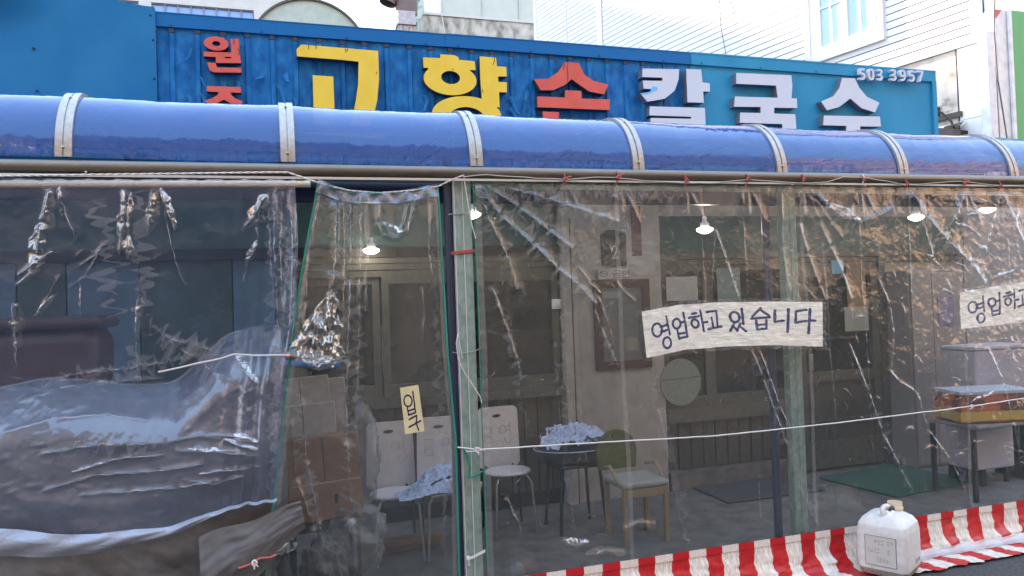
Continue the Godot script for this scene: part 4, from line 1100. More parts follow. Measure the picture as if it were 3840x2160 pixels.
	for q in [[[Vector2(0.376,2.276),Vector2(0.367,1.854),Vector2(0.347,1.456),Vector2(0.344,0.960),Vector2(0.355,0.406)], 0.05], [[Vector2(0.439,2.276),Vector2(0.430,1.853),Vector2(0.407,1.353),Vector2(0.406,0.855)], 0.045], [[Vector2(0.320,2.255),Vector2(0.316,1.975),Vector2(0.281,1.697),Vector2(0.234,1.541)], 0.05], [[Vector2(0.818,2.280),Vector2(0.818,1.844),Vector2(0.821,1.430),Vector2(0.825,0.914),Vector2(0.826,0.340)], 0.03], [[Vector2(0.118,1.351),Vector2(0.132,1.039),Vector2(0.179,0.703),Vector2(0.227,0.404)], 0.05]]:
		ribbon(fvm, q[0], func(x: float, y: float) -> float: return fz.call(x, y) + 0.002, q[1], ncr, 0.05)
	ob(fp, "doubled_folds", fvm, veil).set_meta("kind", "stuff")
	ob(fp, "crease_lines", fmb2, creasem).set_meta("kind", "stuff")
	var kmb := MB.new()
	var nwd := fnl(197, 9.0, 2)
	for q in [[[Vector2(0.272,1.787),Vector2(0.318,1.786),Vector2(0.066,1.491),Vector2(0.351,1.448)], 0.030, 60, 70], [[Vector2(0.073,1.498),Vector2(0.347,1.464),Vector2(0.185,1.441),Vector2(0.276,1.405)], 0.026, 60, 26], [[Vector2(0.048,0.599),Vector2(0.097,0.616),Vector2(-0.060,0.544),Vector2(0.005,0.516)], 0.026, 40, 30]]:
		var w4: Array = q[0]
		kmb.grid(q[2], q[3], func(u: float, v: float) -> Vector3:
			var b := v * v * (3.0 - 2.0 * v)
			var p: Vector2 = (w4[0] as Vector2).lerp(w4[1], u).lerp((w4[2] as Vector2).lerp(w4[3], u), v if q[3] < 50 else b)
			p += Vector2(0.035, 0.02) * nwd.get_noise_2d(u * 0.12 + v * 0.2, v * 0.35 + 4.0) * smoothstep(0.0, 0.3, v)
			var body := pow(sin(PI * u), 0.8) * smoothstep(0.0, 0.35, v)
			return Vector3(p.x, p.y, 0.055 + q[1] * body * (0.9 + 1.6 * nwd.get_noise_2d(p.x * 2.1, p.y * 1.3)) + 0.006 * sin(u * 11.0 + v * 2.0) * (1.0 - 0.5 * v)))
	for q in [[[Vector2(0.559,2.131),Vector2(0.659,2.069)], 0.028], [[Vector2(0.710,2.259),Vector2(0.684,2.094)], 0.014], [[Vector2(0.178,1.662),Vector2(0.128,1.566)], 0.016], [[Vector2(0.319,1.676),Vector2(0.332,1.596)], 0.014]]:
		crumple(kmb, q[0][0], q[0][1], q[1], fz, 0.012, nwd)
	ob(fp, "gathered_knots", kmb, mirror_film(0.75, 0.72, 0.66, 0.42, 0.08, 1.0)).set_meta("kind", "stuff")
	for sd in 2:
		var ep := []
		var hp := MB.new()
		for i in 91:
			var p: Vector3 = flapf.call(float(sd), i / 90.0)
			ep.push_back(p + Vector3(0, 0, 0.004))
		ob(fp, "green_binding", MB.new().tube(ep, 0.0055, 6), greenbind)
		ob(fp, "stitched_hem", hp.grid(4, 420, func(u: float, w: float) -> Vector3:
			var uu := u * 0.034 if sd == 0 else 1.0 - (1.0 - u) * 0.034
			return flapf.call(uu, w) + Vector3(0, 0, 0.003 + 0.0022 * sin(w * 1000.0))), seamclear)
	var tp := []
	for i in 61: tp.push_back(flapf.call(i / 60.0, 0.0) + Vector3(0, 0.004 * sin(i * 0.7), 0.004))
	ob(fp, "green_binding", MB.new().tube(tp, 0.0045, 6), greenbind)
	ob(fp, "top_fold", MB.new().grid(160, 6, func(u: float, w: float) -> Vector3:
		return flapf.call(u, w * 0.028) + Vector3(0, 0.012, 0.010 + 0.010 * sin(u * 37.0) * sin(w * PI) + 0.006 * sin(u * 19.0 + 1.0))), film(0.30, 0.36, 0.46, 0.30, 0.12, 0.12))
	# paper on the flap: entrance
	var ent := lettered(128, 250, Color(0.80, 0.76, 0.58), Color(0.03, 0.03, 0.22), scaled([ring(22, 38, 14, 15), line([42, 16, 43, 55]), line([17, 56, 19, 76, 43, 72, 42, 54]), line([18, 65, 42, 62]), line([18, 88, 45, 80, 42, 98]), line([15, 108, 56, 96]), line([40, 98, 45, 120])], 2.0, Vector2(0, 0)), 9.0, 0.03)
	var entm := StandardMaterial3D.new()
	entm.albedo_texture = ent
	entm.roughness = 0.6
	var eq: Array = [Vector2(0.617,1.290),Vector2(0.711,1.300),Vector2(0.734,1.062),Vector2(0.636,1.054)]
	var pap := MB.new()
	pap.quad(Vector3(eq[3].x, eq[3].y, 0.062), Vector3(eq[2].x, eq[2].y, 0.066), Vector3(eq[1].x, eq[1].y, 0.063), Vector3(eq[0].x, eq[0].y, 0.060))
	pap.quad(Vector3(eq[0].x, eq[0].y, 0.0585), Vector3(eq[1].x, eq[1].y, 0.0615), Vector3(eq[2].x, eq[2].y, 0.0645), Vector3(eq[3].x, eq[3].y, 0.0605), Rect2(0, 0, 0.01, 0.01))
	solo("entrance_notice", pap, entm, "small cream paper with two navy Korean letters taped on the flap", "notice")

	# ---------------------------------------------------------------- the thin sheet on the left, hung from a pole, tied round a covered heap
	var heap := fnl(151, 1.1, 3)
	var shy := func(x: float) -> float: return 1.12 + 0.035 * sin(x * 5.0 + 1.0) + 0.20 * smoothstep(-0.50, -0.16, x) - 0.05 * smoothstep(-0.9, -1.3, x)   # where the shoulder of the heap turns down
	var heapz := func(x: float, y: float) -> float:     # how far the sheet stands out, drawn in over the shoulder of the heap
		var y0: float = shy.call(x)
		var z := 0.0
		if y >= y0 + 0.28:
			z = lerpf(0.055, -0.20, pow(clampf((2.318 - y) / (2.318 - y0 - 0.28), 0, 1), 1.3))
		elif y >= y0:
			z = -0.20 + 0.27 * sin((y0 + 0.28 - y) / 0.28 * PI * 0.5)
		else:
			z = 0.07 + 0.035 * sin(clampf((y0 - y) / 0.7, 0, 1) * PI) - 0.05 * clampf(y0 - y, 0, 1)
		z += 0.016 * heap.get_noise_2d(x * 1.3, y * 1.8) * smoothstep(2.3, 2.0, y)
		return lerpf(z, 0.045, smoothstep(-0.06, 0.09, x))
	var lmarks := []
	var lr := Relief.new(-2.1, 0.5, 0.3, 2.36, 0.0052)
	lr.noise(fnl(161, 1.3, 2), 0.02, func(x: float, y: float) -> float: return smoothstep(2.3, 2.1, y))
	lr.noise(fnl(162, 4.5, 3, FastNoiseLite.TYPE_SIMPLEX_SMOOTH, FastNoiseLite.FRACTAL_RIDGED), 0.005, func(x: float, y: float) -> float: return 0.5 + 0.5 * smoothstep(-0.4, -1.0, x))
	lr.noise(fnl(163, 13.0, 2, FastNoiseLite.TYPE_SIMPLEX_SMOOTH, FastNoiseLite.FRACTAL_RIDGED), 0.0018, func(x: float, y: float) -> float: return 0.35 + 0.9 * smoothstep(0.3, 0.05, absf(y - 1.28)))
	for q in [
		[[Vector2(-0.917,2.284),Vector2(-0.959,2.132),Vector2(-0.993,1.991),Vector2(-1.031,1.885)], 0.028, 0.030, 0.7], [[Vector2(-0.883,2.294),Vector2(-0.872,2.204),Vector2(-0.835,2.078)], 0.016, 0.016, 1.0], [[Vector2(-0.628,2.288),Vector2(-0.635,2.132),Vector2(-0.658,1.986)], 0.020, 0.022, 0.6], [[Vector2(-0.603,2.279),Vector2(-0.612,2.132),Vector2(-0.622,1.967)], 0.014, 0.014, 1.0],
		[[Vector2(-0.498,2.299),Vector2(-0.521,2.169),Vector2(-0.536,2.077)], 0.016, 0.026, 0.8], [[Vector2(-0.474,2.299),Vector2(-0.446,2.188),Vector2(-0.414,2.095)], 0.014, 0.022, 1.0], [[Vector2(-0.469,2.290),Vector2(-0.441,2.058),Vector2(-0.421,1.946),Vector2(-0.393,1.852)], 0.008, 0.010, 1.0],
		[[Vector2(-0.011,2.267),Vector2(-0.060,2.161),Vector2(-0.112,2.113)], 0.022, 0.026, 0.8], [[Vector2(-0.021,2.248),Vector2(-0.052,2.113),Vector2(-0.045,2.036),Vector2(-0.102,1.940),Vector2(-0.132,1.827)], 0.014, 0.016, 1.0], [[Vector2(0.002,2.287),Vector2(0.009,2.016),Vector2(0.018,1.668)], 0.012, 0.020, 1.0],
		[[Vector2(0.035,2.287),Vector2(0.027,1.977),Vector2(0.036,1.629),Vector2(0.031,1.475)], 0.012, 0.024, 1.0], [[Vector2(0.076,2.292),Vector2(0.055,2.015),Vector2(0.062,1.589)], 0.010, 0.020, 1.0], [[Vector2(0.106,2.292),Vector2(0.116,1.976),Vector2(0.086,1.588)], 0.010, 0.018, 1.0],
		[[Vector2(-0.931,2.008),Vector2(-0.986,1.964),Vector2(-1.079,1.895)], 0.014, 0.022, 1.0], [[Vector2(-0.958,1.955),Vector2(-1.033,1.903),Vector2(-1.088,1.852)], 0.010, 0.016, 1.0], [[Vector2(-0.909,1.901),Vector2(-0.958,1.813),Vector2(-1.021,1.727)], 0.012, 0.014, 1.0], [[Vector2(-0.690,2.059),Vector2(-0.757,1.988),Vector2(-0.830,1.935)], 0.012, 0.014, 1.0],
		[[Vector2(-1.104,1.782),Vector2(-1.118,1.608),Vector2(-1.127,1.452)], 0.020, 0.024, 1.0], [[Vector2(-0.823,1.881),Vector2(-0.833,1.773),Vector2(-0.841,1.702)], 0.008, 0.012, 1.0], [[Vector2(-0.574,1.875),Vector2(-0.599,1.747),Vector2(-0.613,1.620),Vector2(-0.619,1.366)], 0.014, 0.016, 1.0], [[Vector2(-0.732,2.023),Vector2(-0.799,1.898),Vector2(-0.895,1.829)], 0.010, 0.010, 1.0],
		[[Vector2(-0.543,1.654),Vector2(-0.427,1.538),Vector2(-0.292,1.437),Vector2(-0.153,1.372)], 0.018, 0.022, 1.0], [[Vector2(-0.494,1.596),Vector2(-0.376,1.553),Vector2(-0.255,1.510),Vector2(-0.166,1.543)], 0.014, 0.020, 1.2], [[Vector2(-0.175,1.547),Vector2(-0.151,1.447),Vector2(-0.063,1.356)], 0.012, 0.026, 1.0],
		[[Vector2(-1.043,1.386),Vector2(-0.887,1.437),Vector2(-0.663,1.450),Vector2(-0.377,1.488)], 0.016, 0.018, 1.0], [[Vector2(-1.105,1.329),Vector2(-0.951,1.379),Vector2(-0.745,1.392),Vector2(-0.498,1.394)], 0.018, 0.018, 1.0], [[Vector2(-0.377,1.488),Vector2(-0.220,1.498),Vector2(-0.078,1.495),Vector2(0.069,1.487)], 0.010, 0.014, 1.0],
		[[Vector2(-1.137,1.210),Vector2(-0.938,1.255),Vector2(-0.732,1.256),Vector2(-0.536,1.214)], 0.02, 0.018, 1.0], [[Vector2(-0.987,1.110),Vector2(-0.735,1.131),Vector2(-0.471,1.117)], 0.018, 0.016, 1.0], [[Vector2(-0.471,1.120),Vector2(-0.299,1.139),Vector2(-0.088,1.111)], 0.014, 0.014, 1.0],
		[[Vector2(-0.368,1.148),Vector2(-0.230,1.114),Vector2(-0.071,1.043)], 0.012, 0.018, 1.0], [[Vector2(-0.438,1.077),Vector2(-0.267,1.061),Vector2(-0.072,1.024)], 0.014, 0.016, 1.0], [[Vector2(-0.304,0.971),Vector2(-0.163,0.967),Vector2(-0.055,0.975)], 0.010, 0.012, 1.0], [[Vector2(-0.833,1.024),Vector2(-0.672,1.062),Vector2(-0.473,1.062)], 0.012, 0.014, 1.0],
		[[Vector2(-0.975,0.951),Vector2(-0.754,0.998),Vector2(-0.508,0.992),Vector2(-0.303,1.008)], 0.014, 0.016, 1.0], [[Vector2(-0.835,0.918),Vector2(-0.626,0.913),Vector2(-0.425,0.910),Vector2(-0.235,0.927)], 0.016, 0.016, 1.0], [[Vector2(-0.408,0.945),Vector2(-0.270,0.912),Vector2(-0.128,0.935)], 0.012, 0.014, 1.0], [[Vector2(-0.177,1.109),Vector2(-0.124,1.095),Vector2(-0.070,1.085)], 0.010, 0.016, 1.0],
	]:
		lr.path(q[0], q[1] * 0.55, q[2] * 0.5, q[3])
		lmarks.push_back([q[0], 0.003 + 0.15 * q[1]])
	rg.seed = 99
	for i in 90:
		var x := rg.randf_range(-1.4, 0.05)
		var y := rg.randf_range(0.85, 2.2)
		var a := rg.randf_range(-2.6, -1.5) if y > 1.45 else rg.randf_range(-0.3, 0.4)
		var l := rg.randf_range(0.02, 0.12)
		lr.crease(Vector2(x, y), Vector2(x + cos(a) * l, y + sin(a) * l), rg.randf_range(0.004, 0.010), rg.randf_range(0.003, 0.007), -1.0, 1.0, 0.4)
	var lf_r: Array = [Vector2(0.133,2.312),Vector2(0.140,2.054),Vector2(0.131,1.859),Vector2(0.115,1.665),Vector2(0.083,1.472),Vector2(0.054,1.281),Vector2(0.036,1.091),Vector2(0.016,0.901),Vector2(-0.007,0.732),Vector2(-0.020,0.658)]
	var lbot: Array = [Vector2(-1.533,0.872),Vector2(-1.115,0.795),Vector2(-0.662,0.721),Vector2(-0.353,0.726),Vector2(-0.165,0.758),Vector2(-0.006,0.794)]
	var ls := thing("polythene_sheet", "bluish wrinkled polythene sheet hanging from the pole over the covered heap", "plastic sheet", "", Vector3(-0.8, 0, 0.1))
	var lff := func(u: float, w: float) -> Vector3:
		var xr0 := lerpf(-2.0, 0.13, u)
		var yb := 0.72
		for k in 5:
			if xr0 >= lbot[k].x and xr0 <= lbot[k + 1].x:
				yb = lerpf(lbot[k].y, lbot[k + 1].y, (xr0 - lbot[k].x) / (lbot[k + 1].x - lbot[k].x))
		if xr0 > lbot[5].x: yb = lbot[5].y
		var y := lerpf(2.318, yb, w)
		var x := lerpf(-2.0, edge_x(lf_r, y), u)
		var gather := smoothstep(0.80, 1.0, u)
		var z: float = heapz.call(x, y) + 0.022 + lr.at(x, y) * smoothstep(0.0, 0.05, w)
		z += 0.020 * gather * sin(u * 160.0) * smoothstep(0.0, 0.15, w)
		return Vector3(x, y, z)
	ob(ls, "sheet", MB.new().grid(400, 300, lff).grid(200, 150, func(u: float, w: float) -> Vector3: return lff.call(u, w) - Vector3(0, 0, 0.003), true), polythene)
	var lz := func(x: float, y: float) -> float: return heapz.call(x, y) + 0.022 + lr.at(x, y)
	var lmb := MB.new()
	for q in lmarks: ribbon(lmb, q[0], lz, q[1], ncr)
	var lvm := MB.new()
	for q in [[[Vector2(0.014,2.306),Vector2(0.016,1.977),Vector2(0.023,1.572),Vector2(0.005,1.189),Vector2(-0.031,0.811)], 0.05], [[Vector2(0.065,2.307),Vector2(0.067,1.976),Vector2(0.060,1.570),Vector2(0.031,1.187),Vector2(-0.001,0.827)], 0.045], [[Vector2(0.106,2.308),Vector2(0.116,1.976),Vector2(0.093,1.569)], 0.03], [[Vector2(-0.718,2.278),Vector2(-0.713,1.987),Vector2(-0.706,1.697)], 0.09], [[Vector2(-0.562,2.280),Vector2(-0.565,1.985),Vector2(-0.592,1.692)], 0.07], [[Vector2(-0.559,1.669),Vector2(-0.427,1.556),Vector2(-0.274,1.445),Vector2(-0.081,1.358)], 0.11], [[Vector2(-0.502,1.615),Vector2(-0.376,1.535),Vector2(-0.221,1.489)], 0.08], [[Vector2(-0.610,1.638),Vector2(-0.613,1.474),Vector2(-0.619,1.347)], 0.06], [[Vector2(-1.032,1.389),Vector2(-0.878,1.431),Vector2(-0.656,1.444),Vector2(-0.374,1.481)], 0.06], [[Vector2(-0.946,1.113),Vector2(-0.727,1.128),Vector2(-0.467,1.114)], 0.05]]:
		ribbon(lvm, q[0], func(x: float, y: float) -> float: return lz.call(x, y) + 0.002, q[1], ncr, 0.03)
	ob(ls, "doubled_folds", lvm, film(0.30, 0.34, 0.42, 0.16, 0.09, 0.03)).set_meta("kind", "stuff")
	ob(ls, "crease_lines", lmb, creasem).set_meta("kind", "stuff")
	var lfo := MB.new()
	for q in [[[Vector2(-0.918,2.270),Vector2(-1.028,1.903)], 0.065], [[Vector2(-0.880,2.292),Vector2(-0.886,2.158)], 0.03], [[Vector2(-0.627,2.277),Vector2(-0.659,1.986)], 0.030], [[Vector2(-0.602,2.274),Vector2(-0.618,2.058)], 0.028], [[Vector2(-0.611,2.076),Vector2(-0.633,1.967)], 0.04], [[Vector2(-0.497,2.283),Vector2(-0.538,2.085)], 0.05], [[Vector2(-0.470,2.289),Vector2(-0.416,2.103)], 0.035], [[Vector2(-0.006,2.270),Vector2(-0.119,2.096)], 0.075], [[Vector2(-0.053,2.054),Vector2(-0.116,1.931)], 0.035], [[Vector2(-0.579,1.811),Vector2(-0.615,1.602)], 0.035], [[Vector2(-1.094,1.782),Vector2(-1.118,1.574)], 0.05], [[Vector2(-0.178,1.131),Vector2(-0.066,1.087)], 0.03], [[Vector2(-0.228,1.120),Vector2(-0.071,1.050)], 0.022], [[Vector2(-0.383,1.079),Vector2(-0.177,1.056)], 0.020], [[Vector2(-0.928,2.007),Vector2(-1.061,1.903)], 0.022], [[Vector2(-0.968,1.940),Vector2(-1.077,1.860)], 0.02], [[Vector2(-0.180,1.544),Vector2(-0.067,1.357)], 0.035], [[Vector2(-0.829,1.880),Vector2(-0.838,1.720)], 0.014], [[Vector2(-0.924,1.821),Vector2(-1.034,1.710)], 0.02], [[Vector2(-0.856,1.017),Vector2(-0.729,1.048)], 0.02], [[Vector2(-0.335,0.964),Vector2(-0.231,0.972)], 0.014]]:
		crumple(lfo, q[0][0], q[0][1], q[1], lz, 0.005, nfo, -0.12)
	ob(ls, "crumpled_spots", lfo, foil).set_meta("kind", "stuff")
	var hemp := MB.new()
	hemp.grid(160, 8, func(u: float, w: float) -> Vector3:
		var p: Vector3 = lff.call(u, 0.975)
		var a := w * PI
		var fat := 0.085 * smoothstep(1.0, 0.35, u) + 0.010
		return p + Vector3(0, -0.02 - fat * w * 1.3 + 0.006 * sin(u * 31.0), 0.012 + 0.022 * sin(a) + 0.004 * sin(u * 60.0 + w * 9.0) + 0.012 * heap.get_noise_2d(u * 2.0, w * 6.0)))
	ob(ls, "gathered_hem", hemp, film(0.42, 0.48, 0.58, 0.55, 0.14, 0.10, 0.3, 171, 0.4, 0.02))
	ob(ls, "wrap_over_pole", MB.new().grid(200, 9, func(u: float, w: float) -> Vector3:
		var a := lerpf(-0.6, 3.6, w)
		var x := lerpf(-2.0, 0.135, u)
		var r := 0.021 + 0.003 * sin(x * 47.0) + 0.002 * sin(x * 113.0)
		return Vector3(x, 2.322 + r * sin(a) + pole_y(x), 0.062 + r * cos(a))), film(0.6, 0.6, 0.6, 0.30, 0.16, 0.08, 0.4, 172, 0.2, 0.03))
	var pl2 := thing("pole", "pale wooden pole under the awning carrying the polythene sheet", "pole", "", Vector3(-0.9, 2.32, 0.06))
	ob(pl2, "rod", MB.new().tube([Vector3(-2.4, 2.322 + pole_y(-2.4), 0.062), Vector3(-0.8, 2.322 + pole_y(-0.8), 0.062), Vector3(0.19, 2.322 + pole_y(0.19), 0.062)], 0.0165, 12), mottled([[0.0, lin(0.36, 0.27, 0.17)], [0.5, lin(0.55, 0.46, 0.34)], [1.0, lin(0.66, 0.60, 0.50)]], Vector3(0.5, 0.05, 0.05), 0.6, 173, 0.03))
	ob(pl2, "end_cap", MB.new().tube([Vector3(0.178, 2.323, 0.062), Vector3(0.206, 2.323, 0.062)], 0.0175, 12), mt(0.45, 0.50, 0.38, 0.6))
	# the heap below: dark tarpaulin, silver sheet on top
	var tarpm := mottled([[0.0, lin(0.075, 0.074, 0.072)], [0.5, lin(0.10, 0.098, 0.096)], [1.0, lin(0.125, 0.122, 0.12)]], Vector3(0.9, 0.9, 0.9), 0.62, 181, 0.014, 0.15)
	var tn := fnl(182, 1.5, 3)
	var tr := fnl(183, 3.2, 3, FastNoiseLite.TYPE_SIMPLEX_SMOOTH, FastNoiseLite.FRACTAL_RIDGED)
	var ts := thing("grey_tarpaulin", "dark grey tarpaulin covering a heap behind the lower polythene sheet", "tarpaulin", "", Vector3(-0.9, 0, 0.1))
	ob(ts, "cloth", MB.new().grid(280, 240, func(u: float, w: float) -> Vector3:
		var x := lerpf(-2.1, 0.10, u)
		var yt: float = shy.call(x) + 0.27
		var y := lerpf(yt, 0.0, w)
		var low := smoothstep(0.78, 0.45, y)
		x = lerpf(-2.1, 0.06 - 0.24 * smoothstep(0.62, 0.1, y), u)
		var z: float = heapz.call(x, y) - 0.012
		z += 0.010 * tn.get_noise_2d(x * 1.0 + y * 0.7, y * 1.8 - x * 0.5) + low * (0.045 + 0.075 * tn.get_noise_2d(x * 0.55 + y * 0.75, y * 0.45 - x * 0.35) + 0.022 * tn.get_noise_2d(x * 2.0 + y * 2.6, y * 1.2 - x * 1.1))
		z -= 0.10 * smoothstep(0.93, 1.0, u) + 0.06 * smoothstep(0.04, 0.0, w)
		return Vector3(x, y, z)), tarpm)
	ob(ts, "loose_end", MB.new().grid(60, 40, func(u: float, w: float) -> Vector3:
		var x := lerpf(-0.34, 0.115, u) + 0.02 * w
		var y := lerpf(0.775, 0.64, w) - 0.26 * (1.0 - u) * w + 0.01 * sin(u * 9.0) - 0.10 * (1.0 - u)
		return Vector3(x, y, 0.125 + 0.05 * sin(w * PI) * (1.2 - u) - 0.05 * u + 0.016 * tn.get_noise_2d(u * 0.9 + 3.0, w * 1.6))), tarpm)
	var binm := mottled([[0.0, lin(0.055, 0.032, 0.036)], [1.0, lin(0.085, 0.05, 0.055)]], Vector3(1, 1, 1), 0.45, 185, 0.01)
	var bin := thing("plastic_tub", "dull maroon plastic tub with a lid behind the polythene sheet", "tub", "", Vector3(-1.25, 1.32, -0.5))
	ob(bin, "body", MB.new().rbox(Vector3(-1.25, 1.49, -0.55), Vector3(0.86, 0.34, 0.5), 0.09), binm)
	ob(bin, "lid", MB.new().rbox(Vector3(-1.25, 1.68, -0.55), Vector3(0.90, 0.07, 0.54), 0.034), binm)
	ob(self, "support_shelf", MB.new().span(-2.2, 1.27, -0.95, -0.1, 1.32, -0.25).span(-2.15, 0.02, -0.9, -2.1, 1.27, -0.3).span(-0.16, 0.02, -0.9, -0.11, 1.27, -0.3), iron)
	tag(get_node("support_shelf"), "dark metal shelf holding the maroon tub behind the polythene", "shelf")

	# ---------------------------------------------------------------- ropes, wires and ties
	var rp := thing("white_rope", "twisted white rope strung level above the pole, dipping to the flap", "rope", "", Vector3(0, 2.35, 0.08))
	ob(rp, "strand", twisted(dense([Vector3(-2.5, 2.325, 0.085), Vector3(-1.1, 2.335, 0.085), Vector3(0.0, 2.372, 0.085), Vector3(0.10, 2.375, 0.08), Vector3(0.245, 2.330, 0.06)], 0.012), 0.0048, 0.07), ropewhite)
	ob(rp, "strand", twisted(dense([Vector3(0.245, 2.330, 0.05), Vector3(0.40, 2.295, 0.045), Vector3(0.55, 2.285, 0.045), Vector3(0.72, 2.30, 0.045), Vector3(0.851, 2.322, 0.05), Vector3(0.93, 2.36, 0.05), Vector3(0.99, 2.383, 0.05)], 0.012), 0.0040, 0.06), ropewhite)
	ob(rp, "strand", twisted(dense([Vector3(0.99, 2.383, 0.05), Vector3(1.005, 2.28, 0.04), Vector3(1.03, 2.12, 0.035), Vector3(1.05, 2.05, 0.03)], 0.012), 0.0042, 0.06), ropewhite)
	var top_: Array = [Vector2(0.987,2.374),Vector2(1.118,2.387),Vector2(1.285,2.377),Vector2(1.561,2.369),Vector2(1.728,2.383),Vector2(1.862,2.385),Vector2(2.048,2.370),Vector2(2.317,2.361),Vector2(2.517,2.364),Vector2(2.736,2.389),Vector2(3.134,2.371),Vector2(3.313,2.383),Vector2(3.435,2.415),Vector2(3.574,2.418),Vector2(3.745,2.398),Vector2(3.919,2.372),Vector2(4.133,2.386),Vector2(4.336,2.402),Vector2(4.422,2.404),Vector2(4.577,2.390),Vector2(4.736,2.376),Vector2(4.958,2.387)]
	var tpts := []
	for q in top_: tpts.push_back(Vector3(q.x, q.y, 0.056))
	solo("lashing_cord", MB.new().tube(rope_pts(tpts, 0.0, 0.003, 3), 0.0032, 6), ropegrey, "thin cream cord looped along the top hem of the right sheet", "cord")
	var mid: Array = [Vector2(0.904,0.964),Vector2(1.010,0.941),Vector2(1.228,0.934),Vector2(1.688,0.918),Vector2(2.442,0.890),Vector2(3.285,0.895),Vector2(4.371,0.916),Vector2(5.086,0.945)]
	var mpts := []
	for q in mid: mpts.push_back(Vector3(q.x, q.y, 0.066))
	var mc := thing("waist_cord", "cream cord stretched across the right sheet at waist height", "cord", "", Vector3(3, 0.93, 0.06))
	ob(mc, "strand", MB.new().tube(rope_pts(mpts, 0.0, 0.002, 4), 0.0042, 6), ropewhite)
	knot(mc, "knot", Vector3(mpts[1].x, mpts[1].y, 0.07), 0.012, ropewhite, 5)
	knot(mc, "knot", Vector3(mpts[6].x, mpts[6].y, 0.07), 0.010, ropewhite, 6)
	ob(mc, "loop", MB.new().tube(dense([Vector3(0.94, 0.945, 0.01), Vector3(0.97, 0.925, 0.014), Vector3(1.03, 0.93, 0.04), Vector3(1.05, 0.935, 0.066)], 0.01), 0.0042, 6), ropewhite)
	var ttl := ["nearest the post", "second from the post", "third from the post", "fourth from the post", "just right of the second post", "below a white hook", "fourth from the right edge", "above the second seam", "nearest the right edge"]
	var kk := 0
	for q in [Vector2(1.557,2.367),Vector2(1.877,2.384),Vector2(2.312,2.373),Vector2(2.729,2.387),Vector2(3.128,2.393),Vector2(3.585,2.401),Vector2(3.925,2.373),Vector2(4.410,2.389),Vector2(4.724,2.377)]:
		var tt := thing("red_tie", "frayed red twine tie on the top cord, " + ttl[kk], "tie", "red ties along the top cord", Vector3(q.x, q.y, 0.06))
		knot(tt, "knot", Vector3(q.x, q.y, 0.064), 0.0095, redtwine, 200 + kk)
		ob(tt, "loop", MB.new().tube([Vector3(q.x - 0.003, q.y + 0.035, 0.058), Vector3(q.x + 0.004, q.y + 0.012, 0.066), Vector3(q.x, q.y - 0.022, 0.052), Vector3(q.x - 0.004, q.y - 0.034, 0.046)], 0.004, 6), redtwine if kk != 5 else white_old)
		if kk in [0, 1, 7]: ob(tt, "tail", MB.new().tube([Vector3(q.x, q.y, 0.066), Vector3(q.x + 0.022, q.y + 0.016, 0.074), Vector3(q.x + 0.036, q.y + 0.014, 0.072)], 0.0042, 5), redtwine)
		kk += 1
	var pt := thing("post_band", "bright red wire wound round the front green post", "tie", "", Vector3(0.99, 2.0, 0))
	for k in 3:
		var yy := 1.972 + 0.006 * k
		ob(pt, "turn", MB.new().tube([Vector3(0.925, yy - 0.004, -0.01), Vector3(0.946, yy, 0.006), Vector3(1.036, yy + 0.008, 0.008), Vector3(1.052, yy + 0.006, -0.01)], 0.0035, 6), redtwine)
	solo("grey_wire", MB.new().tube(rope_pts([Vector3(0.915, 2.182, -0.01), Vector3(0.944, 2.183, 0.008), Vector3(0.99, 2.186, 0.008), Vector3(1.02, 2.184, 0.02)], 0.0, 0.001, 2), 0.0028, 5), ropegrey, "thin grey wire tied round the post above the red band", "wire")
	solo("loose_rope", twisted(dense([Vector3(0.955, 1.42, 0.03), Vector3(0.930, 1.55, 0.05), Vector3(0.918, 1.50, 0.06), Vector3(0.925, 1.42, 0.06), Vector3(0.955, 1.35, 0.06), Vector3(1.0, 1.28, 0.05), Vector3(1.04, 1.215, 0.045), Vector3(1.05, 1.18, 0.04)], 0.01), 0.0038, 0.05), ropewhite, "loose white rope end bowed across the front post", "rope")
	solo("thin_wire_loop", MB.new().tube(rope_pts([Vector3(0.915, 1.452, -0.02), Vector3(0.944, 1.443, 0.008), Vector3(1.03, 1.452, 0.008), Vector3(1.06, 1.47, 0.03)], 0.0, 0.001, 8), 0.0022, 5), ropegrey, "thin pale wire round the post beside the bowed rope", "wire")
	var wt := thing("white_tie", "white cloth strip tied round the foot of the front post", "tie", "", Vector3(0.99, 0.37, 0.02))
	ob(wt, "strip", MB.new().grid(30, 3, func(u: float, w: float) -> Vector3: return Vector3(lerpf(0.945, 1.048, u), 0.372 + 0.028 * u * u - 0.016 * (w - 0.5), 0.016 + 0.004 * sin(u * 7.0))), white_old)
	ob(wt, "tail", MB.new().grid(3, 12, func(u: float, w: float) -> Vector3: return Vector3(0.945 + 0.012 * u + 0.008 * w, 0.385 - 0.055 * w, 0.018 + 0.006 * sin(w * 5.0))), white_old)
	solo("green_twine", MB.new().tube(rope_pts([Vector3(0.945, 0.955, 0.016), Vector3(0.968, 0.90, 0.02), Vector3(0.978, 0.84, 0.022), Vector3(0.968, 0.79, 0.022), Vector3(1.0, 0.795, 0.024), Vector3(1.045, 0.82, 0.03)], 0.0, 0.003, 12), 0.005, 6), greenbind, "green plastic twine dangling on the post below the waist cord", "twine")
	solo("green_thread_loop", MB.new().tube(rope_pts([Vector3(1.05, 2.30, 0.035), Vector3(1.075, 2.262, 0.05), Vector3(1.12, 2.262, 0.05), Vector3(1.14, 2.30, 0.05), Vector3(1.115, 2.335, 0.045)], 0.0, 0.002, 13), 0.003, 6), greenbind, "loop of green thread by the upper corner of the right sheet", "thread")
